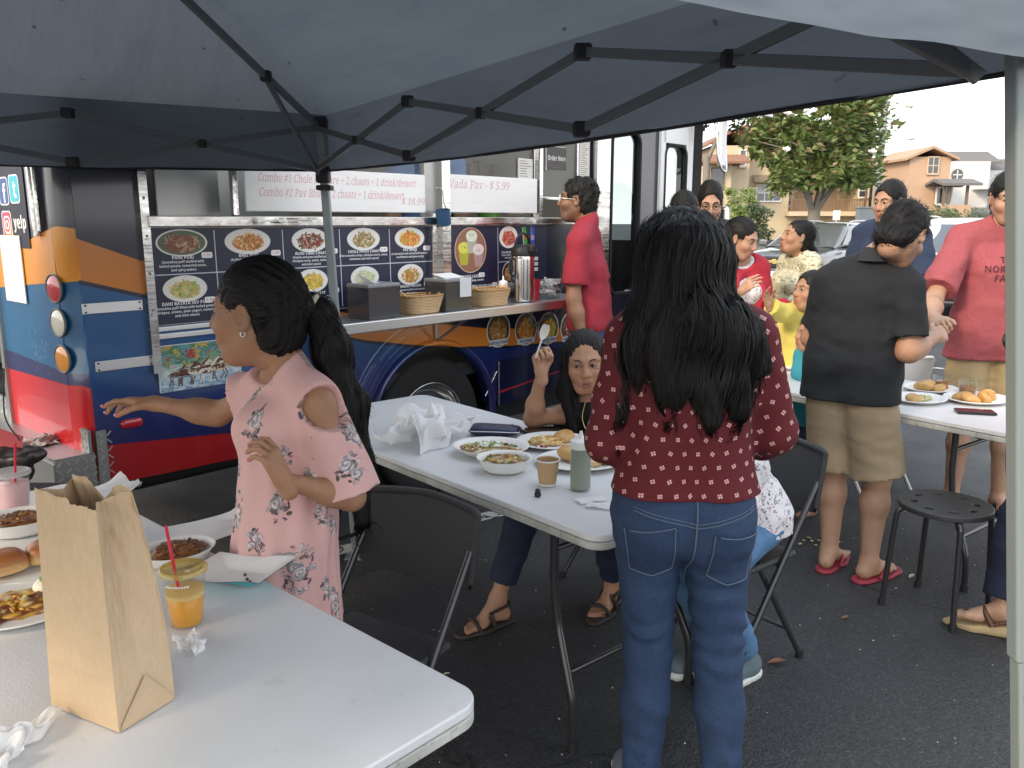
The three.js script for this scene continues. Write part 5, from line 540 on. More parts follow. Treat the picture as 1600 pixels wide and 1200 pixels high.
{
  const t = thing('cream_house', 'cream house with an arched balcony behind the light pole', 'house', [hx(1378, 74), 0, -74]), d = 74, X = (p) => hx(p, d) - hx(1378, d), Y = (p) => hy(p, d), cr = stucco([0.62, 0.54, 0.38]); const s = new THREE.Shape(); s.moveTo(X(1338), 0); s.lineTo(X(1412), 0); s.lineTo(X(1412), Y(268)); s.lineTo(X(1338), Y(268)); const a = new THREE.Path(), ax = X(1355), ar = 0.75; a.moveTo(ax - ar, Y(325)); a.lineTo(ax - ar, Y(300)); a.absarc(ax, Y(300), ar, Math.PI, 0, true); a.lineTo(ax + ar, Y(325)); s.holes.push(a); part('wall', uvBox(new THREE.ExtrudeGeometry(s, { depth: 0.4, bevelEnabled: false })), cr, t); part('back_wall', box(4.2, Y(268), 3, 0, Y(268) / 2, -2.4), stucco([0.4, 0.32, 0.2]), t); part('roof', gable(X(1412) - X(1338), 5, 1, 0.4, 0, Y(268), -2, true), tileM, t); part('railing', Array.from({ length: 12 }, (_, i) => box(0.05, 0.9, 0.05, ax - 0.7 + i * 0.127, Y(325) + 0.45, 0.42)), M.black, t).userData.kind = 'stuff'; part('entry_roof', box(3.2, 0.25, 1.6, X(1390), Y(337), 1), slate, t); part('garage_door', box(2.4, 1.9, 0.1, X(1372), 0.95, 0.46), mat([0.2, 0.13, 0.09], 0.8), t);
}
{
  const d = 62, t = thing('orange_house', 'orange stucco gabled house with paired window and porch', 'house', [hx(1432, d), 0, -d]), X = (p) => hx(p, d) - hx(1432, d), Y = (p) => hy(p, d), og = stucco([0.60, 0.41, 0.28]); part('wall', box(X(1464) - X(1402), Y(250), 6, X(1433), Y(250) / 2, -3), og, t); part('roof', gable(X(1466) - X(1400), 6, 0.85, 0.35, X(1433), Y(252), -3), mat([0.45, 0.30, 0.2], 0.8), t); windowOn(t, X(1437), Y(263), 0.06, 0.8, 1.2, 2, 2, mat([0.55, 0.45, 0.34], 0.7)); part('porch_roof', gable(X(1482) - X(1432), 2.4, 0.35, 0.2, X(1457), Y(291), 1.2, true), slate, t); const wd = mat([0.17, 0.13, 0.10], 0.7); for (const p of [1437, 1444, 1471]) part('porch_post', box(0.16, Y(293), 0.16, X(p), Y(293) / 2, 2.0), wd, t); part('porch_wall', [box(2.1, Y(322), 0.2, X(1456), Y(322) / 2, 2.0)], og, t); windowOn(t, X(1456), Y(308), 0.2, 1.1, 1.2, 1, 1, M.trimW);
}
{
  const d = 66, t = thing('white_house', 'bright white house with a small round window and grey roof', 'house', [hx(1505, d), 0, -d]), X = (p) => hx(p, d) - hx(1505, d), Y = (p) => hy(p, d), wh = stucco([0.8, 0.79, 0.76]); part('wall', [box(X(1530) - X(1459), Y(256), 5, (X(1530) + X(1459)) / 2, Y(256) / 2, -3)], wh, t); part('wall', box(X(1580) - X(1521), Y(268), 5, (X(1580) + X(1521)) / 2, Y(268) / 2, -4.2), wh, t); part('roof', gable(X(1532) - X(1457), 5, 0.95, 0.3, (X(1532) + X(1459)) / 2, Y(256), -3, true), slate, t); part('roof', gable(X(1585) - X(1521), 5, 1.0, 0.35, X(1552), Y(267), -4.2, true), slate, t); part('round_window', lathe([[0.42, 0], [0.46, 0.06], [0.36, 0.1], [0.34, 0]], 28).rotateX(Math.PI / 2).translate(X(1480), Y(276), -0.5), slate, t); part('pane', new THREE.CircleGeometry(0.36, 24).translate(X(1480), Y(276), -0.44), M.pane, t); part('round_window_bar', [box(0.72, 0.07, 0.05, X(1480), Y(276), -0.42), box(0.07, 0.72, 0.052, X(1480), Y(276), -0.42)], M.trimW, t); windowOn(t, X(1531), Y(276), -1.5, 0.9, 0.95, 2, 1); part('lower_roof', gable(X(1536) - X(1462), 2.5, 0.45, 0.2, (X(1536) + X(1462)) / 2, Y(334), 0.8, true), slate, t); part('porch_slab', box(X(1545) - X(1505), 0.12, 1.4, (X(1545) + X(1505)) / 2, Y(297), 0.1), M.trimW, t); part('garage_wall', box(X(1535) - X(1463), Y(337), 0.3, (X(1535) + X(1463)) / 2, Y(337) / 2, 1.9), wh, t);
}
// ---- leaves
function foliage(n, spots, leafL, w, cols, droop = 0.3) { // spots: [x,y,z,r] clumps; every leaf a folded blade
  const pos = [], nor = [], cl = []; const q = new THREE.Quaternion(), e = new THREE.Euler(), a = V(), N = V();
  for (let i = 0; i < n; i++) {
    const s = spots[Math.floor(rnd() * spots.length)], th = rr(0, 6.283), cz = rr(-1, 1), sr = Math.sqrt(1 - cz * cz), rad = s[3] * Math.pow(rnd(), 0.45), o = [s[0] + rad * sr * Math.cos(th), s[1] + rad * cz * 0.85, s[2] + rad * sr * Math.sin(th)];
    e.set(rr(-0.9, 0.9) - droop, th + rr(-0.8, 0.8), rr(-0.7, 0.7)); q.setFromEuler(e); const L = leafL * rr(0.6, 1.25), W = w * L, c0 = cols[Math.floor(rnd() * cols.length)], k = rr(0.75, 1.25);
    const P = [[0, 0, 0], [W * 0.85, L * 0.05, L * 0.45], [0, -L * 0.02, L * 0.55], [-W * 0.85, L * 0.05, L * 0.45], [0, -L * 0.12, L]].map((p) => { a.set(...p).applyQuaternion(q); return [a.x + o[0], a.y + o[1], a.z + o[2]]; });
    for (const [i0, i1, i2] of [[0, 1, 2], [1, 4, 2], [0, 2, 3], [2, 4, 3]]) { const A = P[i0], B = P[i1], C = P[i2]; N.set((B[1] - A[1]) * (C[2] - A[2]) - (B[2] - A[2]) * (C[1] - A[1]), (B[2] - A[2]) * (C[0] - A[0]) - (B[0] - A[0]) * (C[2] - A[2]), (B[0] - A[0]) * (C[1] - A[1]) - (B[1] - A[1]) * (C[0] - A[0])).normalize(); for (const p of [A, B, C]) { pos.push(...p); nor.push(N.x, N.y, N.z); cl.push(c0[0] * k, c0[1] * k, c0[2] * k); } }
  }
  const g = new THREE.BufferGeometry(); g.setAttribute('position', new THREE.Float32BufferAttribute(pos, 3)); g.setAttribute('normal', new THREE.Float32BufferAttribute(nor, 3)); g.setAttribute('color', new THREE.Float32BufferAttribute(cl, 3)); return g;
}
M.leaf = mat([1, 1, 1], 0.42, 0, { vertexColors: true, transmission: 0.4, thickness: 0 }); M.bark = mat([0.24, 0.215, 0.185], 0.9, 0, { bumpMap: again(TX.cloud, 3), bumpScale: 0.01 });
const limb = (pts, r0, r1) => { const c = new THREE.CatmullRomCurve3(pts.map((p) => V(...p))), g = new THREE.TubeGeometry(c, 20, 1, 8), p = g.attributes.position; for (let i = 0; i < p.count; i++) { const k = Math.floor(i / 9) / 20, o = c.getPointAt(Math.min(1, k)), r = lerp(r0, r1, k); p.setXYZ(i, o.x + (p.getX(i) - o.x) * r, o.y + (p.getY(i) - o.y) * r, o.z + (p.getZ(i) - o.z) * r); } return uvBox(g); };
{
  const t = thing('magnolia_tree', 'magnolia tree with big glossy leaves and white flowers', 'tree', [7.85, -0.72, -22]); t.scale.setScalar(1.467); const spots = [];
  part('trunk', limb([[0, 0, 0], [0.03, 1.0, 0], [0.0, 1.75, 0.02]], 0.13, 0.11), M.bark, t);
  const lb = [[-0.3, 2.4, 0.1, -0.7, 3.1, 0.1], [0.1, 2.5, 0.25, 0.15, 3.6, 0.4], [0.3, 2.35, -0.05, 0.8, 3.0, 0.0], [-0.2, 2.4, -0.3, -0.5, 3.4, -0.6], [0.25, 2.4, -0.3, 0.6, 3.5, -0.5], [-0.35, 2.3, 0.3, -0.9, 2.75, 0.5], [0.35, 2.3, 0.3, 0.8, 2.7, 0.5]]; for (const l of lb) { part('limb', limb([[0, 1.65, 0], l.slice(0, 3), l.slice(3)], 0.055, 0.015), M.bark, t); for (let k = 0; k < 3; k++) part('branch', limb([l.slice(0, 3), add3(l.slice(0, 3), [rr(-0.4, 0.4), rr(0.2, 0.7), rr(-0.4, 0.4)]), add3(l.slice(3), [rr(-0.5, 0.5), rr(-0.2, 0.6), rr(-0.5, 0.5)])], 0.03, 0.008), M.bark, t); }
  for (let i = 0; i < 190; i++) { const a = rr(0, 6.283), u = rr(-0.98, 1), s = Math.sqrt(1 - u * u * 0.9), k = 0.55 + 0.34 * rnd(); spots.push([1.30 * s * Math.cos(a) * k - 0.06, 3.35 + 1.38 * u * k, 1.5 * s * Math.sin(a) * k, rr(0.16, 0.36)]); }
  for (let i = 0; i < 46; i++) { const a = rr(0, 6.283), k = rr(0.3, 0.85); spots.push([k * Math.cos(a), 2.15 + 0.5 * rnd() + 0.25 * Math.abs(k - 0.6), k * Math.sin(a) + 0.2, rr(0.15, 0.3)]); }
  const crown = part('crown', foliage(16500, spots, 0.145, 0.27, [[0.17, 0.25, 0.075], [0.22, 0.31, 0.095], [0.13, 0.20, 0.06], [0.30, 0.38, 0.13], [0.32, 0.27, 0.12]]), M.leaf, t); crown.userData.kind = 'stuff';
  const pet = mat([0.82, 0.8, 0.74], 0.6); [[-0.72, 3.62], [-0.42, 3.1], [0.7, 3.35], [1.05, 2.82], [0.2, 3.95], [0.92, 3.3], [-0.98, 3.2], [0.35, 2.6], [-0.15, 3.5], [-0.95, 2.65]].forEach(([x, y]) => { const f = part('flower', [0, 1, 2, 3, 4, 5].map((i) => sheet(5, 5, (u, v) => { const w = Math.sin(u * Math.PI) * 0.042; return [0.005 + u * 0.085 - 0.03 * u * u, 0.05 * u * u + 0.01 + 0.02 * (v - 0.5) * (v - 0.5), (v - 0.5) * 2 * w]; }).rotateY(i * 1.047)).map((g) => g.rotateX(0.5 + rr(-0.4, 0.4)).translate(x, y, 1.52 - 0.25 * (x * x) - 0.1 * Math.abs(y - 3.3))), pet, t); });
}
{
  const t = thing('street_tree', 'dark leafed tree branch showing between truck and apartment house', 'tree', [5.0, 0, -22]); part('trunk', limb([[0, 0, 0], [0.05, 1.6, 0], [0, 3.2, 0]], 0.14, 0.09), M.bark, t); part('limb', limb([[0, 3, 0], [0.3, 3.8, 0.1], [0.5, 4.4, 0.2]], 0.06, 0.02), M.bark, t); const sp = []; for (let i = 0; i < 34; i++) sp.push([rr(-1.4, 0.9), 4.4 + rr(-0.65, 1.3), rr(-0.8, 0.8), rr(0.15, 0.35)]); part('crown', foliage(2200, sp, 0.19, 0.28, [[0.05, 0.07, 0.025], [0.08, 0.06, 0.03], [0.06, 0.09, 0.03]]), M.leaf, t).userData.kind = 'stuff';
  const b = (label, x, z, h, r, n, cols, l) => { const q = thing('shrub', label, 'shrub', [x, 0, z]), s = []; part('stem', [limb([[0, 0, 0], [0.05, h * 0.3, 0], [0.0, h * 0.6, 0]], 0.05, 0.02)], M.bark, q); for (let i = 0; i < 26; i++) { const a = rr(0, 6.28), k = Math.sqrt(rnd()); s.push([r * k * Math.cos(a), h * (0.35 + 0.62 * rnd()), r * k * Math.sin(a), r * 0.4]); } part('crown', foliage(n, s, l, 0.22, cols, -0.6), M.leaf, q).userData.kind = 'stuff'; };
  b('light green feathery shrub against the tan apartment wall', hx(1150, 40), -40, 3.2, 0.6, 1700, [[0.22, 0.30, 0.07], [0.27, 0.34, 0.09], [0.17, 0.24, 0.06]], 0.22); b('small dark green young tree below the awning window', hx(1182, 36), -36, 2.2, 0.5, 1100, [[0.06, 0.1, 0.03], [0.09, 0.12, 0.04]], 0.2);
  b('yellow green bush in front of the orange house', hx(1445, 40), -40, 2.2, 1.0, 2000, [[0.13, 0.17, 0.045], [0.1, 0.14, 0.04]], 0.2); b('low green hedge in front of the white house', hx(1500, 38), -38, 1.75, 1.3, 2400, [[0.12, 0.15, 0.05], [0.09, 0.12, 0.04]], 0.18); b('green bush left of the light pole', hx(1405, 40), -40, 1.8, 0.8, 1500, [[0.1, 0.14, 0.04], [0.08, 0.12, 0.03]], 0.2);
  struct('planting_strip', uvBox(new THREE.BoxGeometry(60, 0.14, 8).translate(20, 0.07, -42)), mat([0.1, 0.1, 0.07], 0.95));
}
{ const t = thing('light_pole', 'tall grey light pole standing right of the magnolia', 'light pole', [hx(1357, 27), 0, -27]); part('shaft', [cyl(0.09, 0.11, 12, 0, 6, 0, 16)], mat([0.34, 0.37, 0.38], 0.5), t); part('base', cyl(0.2, 0.22, 0.7, 0, 0.35, 0, 20), mat([0.4, 0.39, 0.37], 0.9), t); part('lamp_arm', [rbox(1.0, 0.08, 0.1, 0.02, 0.4, 11.9, 0), rbox(0.6, 0.12, 0.3, 0.03, 1.1, 11.88, 0)], mat([0.34, 0.37, 0.38], 0.5), t);
  const u = thing('utility_box', 'grey metal utility box beside the light pole', 'utility box', [hx(1341, 24), 0, -24]); part('cabinet', rbox(0.42, 1.9, 0.4, 0.03, 0, 0.95, 0), mat([0.36, 0.38, 0.38], 0.6), u); part('cabinet_lid', rbox(0.46, 0.06, 0.44, 0.02, 0, 1.92, 0), mat([0.3, 0.32, 0.32], 0.6), u); const s = thing('street_lamp', 'black street lamp in front of the white house', 'street lamp', [hx(1533, 34), 0, -34]); part('post', cyl(0.04, 0.05, 2.6, 0, 1.3, 0, 10), M.black, s); part('lantern', rbox(0.3, 0.34, 0.3, 0.05, 0, 2.7, 0), M.black, s);
  const g = thing('white_sign', 'small white post sign in front of the balcony', 'sign', [hx(1297, 30), 0, -30]); part('post', cyl(0.025, 0.025, 1.6, 0, 0.8, 0, 8), M.alu, g); part('sign_plate', rbox(0.26, 0.34, 0.02, 0.01, 0, 1.75, 0), M.trimW, g); }
// ---- cars: lofted shell, glass let in, wheels, lamps; +z is the front
function car(label, c, bodyM, o = {}) {
  const t = thing(o.name ?? 'parked_car', label, 'car'), L = 4.6, W = 1.84, H = o.h ?? 1.62;
  const st = [[-2.3, 0.42, 0.95, 0.8], [-2.22, 0.30, 1.02, 0.86], [-1.6, 0.28, 1.04, 0.9], [0, 0.26, 1.02, 0.92], [0.95, 0.27, 1.03, 0.92], [1.6, 0.28, 0.98, 0.9], [2.0, 0.29, 0.93, 0.87], [2.22, 0.32, 0.84, 0.78], [2.31, 0.40, 0.70, 0.68]];
  const loft = (rows, n = 28) => { const S = new THREE.CatmullRomCurve3(rows.map((r) => V(r[0], r[1], r[2])), false, 'catmullrom', 0.3), S2 = new THREE.CatmullRomCurve3(rows.map((r) => V(r[0], r[3], r[4] ?? 0)), false, 'catmullrom', 0.3); return sheet(n, 48, (u, v) => { const a = S.getPoint(v), b = S2.getPoint(v), th = u * Math.PI * 2, q = (x, e) => Math.sign(x) * Math.pow(Math.abs(x), e), cy = (a.y + a.z) / 2, hh = (a.z - a.y) / 2; const ww = b.y * (1 - (b.z || 0) * (q(Math.sin(th), 0.5) * 0.5 + 0.5)); return [ww * q(Math.cos(th), 0.42), cy + hh * q(Math.sin(th), 0.5), a.x]; }); };
  part('body_shell', loft(st), bodyM, t); const gh = [[-2.12, 1.0, 1.06, 0.72, 0.05], [-1.95, 0.98, H - 0.12, 0.8, 0.2], [-1.2, 0.98, H, 0.84, 0.24], [-0.2, 0.98, H + 0.01, 0.84, 0.24], [0.25, 0.98, H - 0.06, 0.84, 0.22], [1.15, 0.96, 1.02, 0.78, 0.03]]; part('roof', loft(gh), bodyM, t);
  part('windshield', sheet(12, 10, (u, v) => { const x = (u - 0.5) * 2, w = lerp(0.70, 0.58, v); return [x * w, lerp(1.05, H - 0.10, v) + 0.004, lerp(1.09, 0.31, v) + 0.025 - 0.10 * x * x]; }), M.pane, t); for (const s of [-1, 1]) { part('side_window', sheet(12, 6, (u, v) => [s * (lerp(0.80, 0.672, v) + 0.012), lerp(1.06, H - 0.15, v), lerp(lerp(-1.75, -1.5, v), lerp(0.85, 0.22, v), u)]), M.pane, t); part('mirror', [rbox(0.2, 0.14, 0.1, 0.04, s * 1.0, 1.08, 0.75)], bodyM, t); part('headlamp', new THREE.SphereGeometry(0.16, 18, 12).scale(1.15, 0.55, 0.8).rotateY(s * 0.5).translate(s * 0.68, 0.80, 2.13), mat([0.7, 0.72, 0.73], 0.05, 0, { clearcoat: 1 }), t); part('fog_lamp', rbox(0.2, 0.08, 0.05, 0.02, s * 0.65, 0.5, 2.27), M.black, t); for (const z of [1.42, -1.4]) { const w = part('wheel', lathe([[0.2, -0.1], [0.3, -0.11], [0.345, -0.08], [0.345, 0.08], [0.3, 0.11], [0.2, 0.1]], 30).rotateZ(Math.PI / 2).translate(s * 0.86, 0.345, z), M.rubber, t); part('rim', [lathe([[0.22, 0.1], [0.21, 0.06], [0.06, 0.04], [0.05, 0.09], [0.001, 0.09]], 30).rotateZ(-s * Math.PI / 2).translate(s * 0.86, 0.345, z), ...[0, 1, 2, 3, 4].map((i) => box(0.03, 0.2, 0.045, s * 0.94, 0.12, 0).rotateX(i * 1.2566).translate(0, 0.345, z))], M.alu, w); part('wheel_arch', new THREE.TorusGeometry(0.39, 0.05, 8, 24, Math.PI).rotateY(Math.PI / 2).translate(s * 0.885, 0.36, z), M.rubber, t); } }
  part('grille', [rbox(0.9, 0.24, 0.06, 0.03, 0, 0.72, 2.27), rbox(1.1, 0.16, 0.06, 0.03, 0, 0.44, 2.28)], M.black, t); part('grille_bar', [rbox(0.94, 0.025, 0.03, 0.01, 0, 0.72, 2.305)], M.chrome, t); if (o.emblem) { const s = new THREE.Shape(); [[-0.11, -0.022], [-0.035, -0.022], [-0.035, -0.045], [0.045, -0.045], [0.045, -0.022], [0.12, -0.022], [0.11, 0.022], [0.035, 0.022], [0.035, 0.045], [-0.045, 0.045], [-0.045, 0.022], [-0.12, 0.022]].forEach((p, i) => s[i ? 'lineTo' : 'moveTo'](...p)); part('emblem', new THREE.ExtrudeGeometry(s, { depth: 0.015, bevelEnabled: true, bevelSize: 0.006, bevelThickness: 0.005, bevelSegments: 2 }).translate(0, 0.735, 2.32), mat([0.8, 0.62, 0.25], 0.2, 1), t); } part('number_plate', rbox(0.3, 0.15, 0.012, 0.004, 0, 0.47, 2.33), M.trimW, t); parts('roof_rail', [-1, 1].map((s) => tube([[s * 0.6, H - 0.1, 0.1], [s * 0.6, H + 0.02, -0.1], [s * 0.6, H + 0.035, -1.2], [s * 0.6, H - 0.02, -1.75]], 0.018, 24, 6)), M.alu, t); return t;
}
{ const cp = (c, m = 0.5) => mat(c, 0.3, m, { clearcoat: 1, clearcoatRoughness: 0.05 }); const a = car('dark grey parked car with a gold bow tie emblem behind the tunic woman', 0, cp([0.16, 0.165, 0.17]), { emblem: true, h: 1.52 }); a.position.set(6.95, 0, -18.9); a.rotation.y = R(-42); const b = car('white parked SUV behind the man in the faded red shirt', 0, cp([0.78, 0.78, 0.77], 0), { h: 1.6 }); b.position.set(7.75, 0, -14.6); b.rotation.y = R(-38); const c = copyOf(a, [14, 0, -24], R(-30), 'dark parked car far behind the tent leg'); }
// ---------------------------------------------------------------- people: one continuous body from a distance field, clothes and hair over it
const SKIN = mat([1, 1, 1], 0.52, 0, { vertexColors: true, bumpMap: again(TX.grain, 8), bumpScale: 0.0006 });
const HAIRM = mat([0.0085, 0.0072, 0.0068], 0.6, 0, { sheen: 0.001, specularIntensity: 0.6 });
const EYEW = mat([0.62, 0.58, 0.54], 0.25), IRIS = mat([0.018, 0.010, 0.006], 0.15), LASH = mat([0.012, 0.009, 0.008], 0.7);
const mix3 = (a, b, t) => [lerp(a[0], b[0], t), lerp(a[1], b[1], t), lerp(a[2], b[2], t)];
function skel(o) { // joints in the world; local axes are left, up, forward
  const h = o.h, y = R(o.yaw), F = V(Math.sin(y), 0, Math.cos(y)), L = V(Math.cos(y), 0, -Math.sin(y)), f = o.fem ? 1 : 0, lift = o.lift ?? 0, seat = o.seat ?? 0;
  const w = (l, u, d) => [o.at[0] + L.x * l + F.x * d, u + lift, o.at[1] + L.z * l + F.z * d];
  const lean = R(o.lean ?? 0), side = R(o.side ?? 0), tw = R(o.twist ?? 0), py = seat || 0.53 * h;
  const up = (l, u, d) => { // torso point turned about the pelvis: twist, lean forward, lean to the left
    const l1 = l * Math.cos(tw) + d * Math.sin(tw), d1 = d * Math.cos(tw) - l * Math.sin(tw), v = u - 0.53 * h;
    const v2 = v * Math.cos(lean) - d1 * Math.sin(lean), d2 = d1 * Math.cos(lean) + v * Math.sin(lean);
    return w(l1 * Math.cos(side) + v2 * Math.sin(side), py + v2 * Math.cos(side) - l1 * Math.sin(side), d2);
  };
  const sw = (f ? 0.093 : 0.106) * h, J = { L, F, h, f, w, up };
  J.pel = w(0, py, 0); J.nk = up(0, 0.845 * h, -0.012); J.hd = up(0, 0.93 * h, 0.02 * h + (o.neckF ?? 0)); J.ch = up(0, 0.72 * h, 0); J.wa = up(0, 0.62 * h, 0);
  const dirs = { L: 1, R: -1 };
  for (const s of 'LR') {
    const g = dirs[s], A = o['arm' + s] ?? [[0.12, -1, 0.03], [0.05, -1, 0.18]], n = (v) => { const q = V(...v).normalize(); return q; }, ua = 0.182 * h, fa = 0.155 * h;
    J['sh' + s] = up(g * sw, 0.815 * h, -0.005);
    const mv = (p, v, len) => { const q = n(v); return [p[0] + (L.x * g * q.x + F.x * q.z) * len, p[1] + q.y * len, p[2] + (L.z * g * q.x + F.z * q.z) * len]; };
    J['el' + s] = mv(J['sh' + s], A[0], ua); J['wr' + s] = mv(J['el' + s], A[1], fa); J['ha' + s] = mv(J['wr' + s], A[2] ?? A[1], 0.05 * h);
    J['hp' + s] = w(g * 0.052 * h, py, 0);
    const K = o['leg' + s] ?? [[0.03, -1, 0.02], [0.02, -1, -0.03]];
    J['kn' + s] = mv(J['hp' + s], K[0], 0.245 * h); J['an' + s] = mv(J['kn' + s], K[1], 0.243 * h); J['to' + s] = mv(J['an' + s], K[2] ?? [0.18, -0.30, 1], 0.115 * h);
  }
  Object.assign(J, o.J ?? {});
  return J;
}
function bodyField(J, b, off = 0, o = {}) { // b: girth factor; off: offset for clothes
  const h = J.h / 1.72, f = J.f, F = new Field(0.04 * h), ra = (r) => r * h * b + off, L = J.L, at = (p, l) => [p[0] + L.x * l * h, p[1], p[2] + L.z * l * h];
  if (o.torso !== false) {
    const pe = add3(J.pel, [0, 0.03 * h, 0]);
    F.cap(at(pe, 0.068), at(pe, -0.068), ra(f ? 0.112 : 0.108), ra(f ? 0.112 : 0.108));
    F.cap(at(J.wa, 0.045), at(J.wa, -0.045), ra(f ? 0.088 : 0.105), ra(f ? 0.088 : 0.105));
    F.cap(at(J.ch, 0.062), at(J.ch, -0.062), ra(f ? 0.092 : 0.106), ra(f ? 0.092 : 0.106));
    F.cap(mix3(J.pel, J.wa, 0.3), J.ch, ra(f ? 0.085 : 0.095), ra(f ? 0.085 : 0.095));
    F.cap(mix3(J.shL, J.nk, 0.3), mix3(J.shR, J.nk, 0.3), ra(0.052), ra(0.052)); F.cap(mix3(J.shL, J.ch, 0.45), mix3(J.shR, J.ch, 0.45), ra(0.066), ra(0.066));
    F.cap(J.shL, mix3(J.nk, J.hd, 0.12), ra(0.043), ra(0.044)); F.cap(J.shR, mix3(J.nk, J.hd, 0.12), ra(0.043), ra(0.044));
    if (f && o.bust !== 0) for (const s of [1, -1]) { const c = at(add3(J.ch, [J.F.x * 0.07 * h, 0.02 * h, J.F.z * 0.07 * h]), s * 0.07); F.ell(c, [ra(0.06), ra(0.06), ra(0.055)], 0.04); }
  }
  return { F, ra, at, h };
}
function headField(o, f) {
  const H = new Field(0.02);
  H.ell([0, 0.028, -0.014], [0.077, 0.09, 0.094]); H.ell([0, -0.035, 0.018], [0.060, 0.084, 0.072], 0.03); H.cap([-0.02, -0.092, 0.056], [0.02, -0.092, 0.056], f ? 0.018 : 0.023, f ? 0.018 : 0.023, 0.03);
  for (const s of [1, -1]) { H.cap([s * 0.055, -0.045, -0.01], [s * 0.02, -0.095, 0.05], 0.018, 0.016, 0.03); H.ell([s * 0.037, -0.027, 0.058], [0.027, 0.024, 0.026], 0.025); H.cap([s * 0.012, 0.026, 0.079], [s * 0.044, 0.026, 0.064], 0.011, 0.009, 0.014); }
  for (const s of [1, -1]) H.ell([s * 0.031, 0.006, 0.094], [0.019, 0.013, 0.016], 0.014, true);
  for (const s of [1, -1]) { H.ell([s * 0.031, 0.006, 0.072], [0.0145, 0.0125, 0.0138], 0.003); H.ell([s * 0.031, 0.0045, 0.0885], [0.0115, 0.0042, 0.007], 0.002, true); }
  H.cap([0, 0.018, 0.083], [0, -0.024, 0.104], 0.0075, 0.0105, 0.012); H.ell([0, -0.029, 0.1], [0.0125, 0.009, 0.011], 0.008); for (const s of [1, -1]) H.ell([s * 0.0125, -0.032, 0.092], [0.008, 0.007, 0.010], 0.006);
  H.cap([-0.016, -0.0605, 0.083], [0.016, -0.0605, 0.083], 0.0062, 0.0062, 0.007); H.ell([0, -0.0605, 0.0885], [0.014, 0.005, 0.006], 0.006); H.cap([-0.014, -0.0715, 0.081], [0.014, -0.0715, 0.081], 0.0075, 0.0075, 0.007);
  H.ell([0, -0.066, 0.0945], [0.021, 0.0013, 0.007], 0.003, true);
  for (const s of [1, -1]) { const q = new THREE.Quaternion().setFromEuler(new THREE.Euler(-0.12, s * 0.35, 0)); H.ell([s * 0.079, -0.004, -0.004], [0.009, 0.032, 0.019], 0.006, false, q); H.ell([s * 0.086, -0.002, 0.001], [0.006, 0.019, 0.009], 0.006, true); }
  H.cap([0, -0.03, -0.03], [0, -0.095, -0.04], 0.05, 0.046, 0.03);
  return H;
}
function handField(p, d, nrm, side, s, o = {}) { // wrist point, finger direction, palm normal, thumb side; all world
  const y = V(...d).normalize(), z = V(...nrm); z.addScaledVector(y, -z.dot(y)).normalize(); const x = V(...side); x.addScaledVector(y, -x.dot(y)).addScaledVector(z, -x.dot(z)).normalize();
  const F = new Field(0.012 * s), w = (a, b, c) => [p[0] + (x.x * a + y.x * b + z.x * c) * s, p[1] + (x.y * a + y.y * b + z.y * c) * s, p[2] + (x.z * a + y.z * b + z.z * c) * s];
  const base = [[0.029, 0.088], [0.0095, 0.092], [-0.0105, 0.088], [-0.028, 0.079]], len = [0.070, 0.079, 0.073, 0.057], curl = o.curl ?? [[0.25, 0.35, 0.2], [0.35, 0.4, 0.25], [0.4, 0.45, 0.3], [0.45, 0.5, 0.3]], sp = o.spread ?? 0.06;
  F.cap(w(0, -0.035, 0), w(0, 0.01, 0), 0.026 * s, 0.027 * s); F.cap(w(0.012, 0.005, 0.001), w(0.026, 0.08, 0), 0.0165 * s, 0.013 * s); F.cap(w(0.002, 0.005, 0), w(0.008, 0.082, -0.001), 0.0165 * s, 0.0135 * s); F.cap(w(-0.006, 0.005, 0), w(-0.01, 0.08, -0.001), 0.0165 * s, 0.013 * s); F.cap(w(-0.014, 0.008, 0.002), w(-0.026, 0.072, 0), 0.016 * s, 0.0125 * s);
  const tips = [];
  base.forEach(([bx, by], i) => {
    let a = 0, q = [bx, by, 0]; const fan = (1.5 - i) * sp, seg = [0.45, 0.31, 0.24], r = (i === 3 ? 0.0076 : 0.0088);
    seg.forEach((g, k) => { a += curl[i][k]; const l = len[i] * g, e = [q[0] + Math.sin(fan) * Math.cos(a) * l, q[1] + Math.cos(fan) * Math.cos(a) * l, q[2] + Math.sin(a) * l]; F.cap(w(...q), w(...e), (r - k * 0.0007) * s, (r - 0.0007 - k * 0.0008) * s, 0.004 * s); q = e; });
    tips.push(w(...q));
  });
  const T = o.thumb ?? [[0.040, 0.048, 0.014], [0.054, 0.078, 0.026], [0.052, 0.102, 0.030]]; F.cap(w(0.016, 0.016, 0.006), w(...T[0]), 0.0155 * s, 0.012 * s); F.cap(w(...T[0]), w(...T[1]), 0.0112 * s, 0.0096 * s, 0.005 * s); F.cap(w(...T[1]), w(...T[2]), 0.0096 * s, 0.0078 * s, 0.004 * s); tips.push(w(...T[2]));
  return { F, tips, w };
}
function paint(g, c, fn) { const p = g.attributes.position, a = new Float32Array(p.count * 3); for (let i = 0; i < p.count; i++) { const k = fn ? fn(p.getX(i), p.getY(i), p.getZ(i), c) : c; a.set(k, 3 * i); } g.setAttribute('color', new THREE.BufferAttribute(a, 3)); return g; }
const mottled = (x, y, z, c) => { const n = 1 + 0.10 * fbm(x * 22, y * 22, z * 22, 3), r = 0.05 * noise(x * 9, y * 9, z * 9); return [c[0] * n * (1 + r), c[1] * n, c[2] * n * (1 - r)]; };
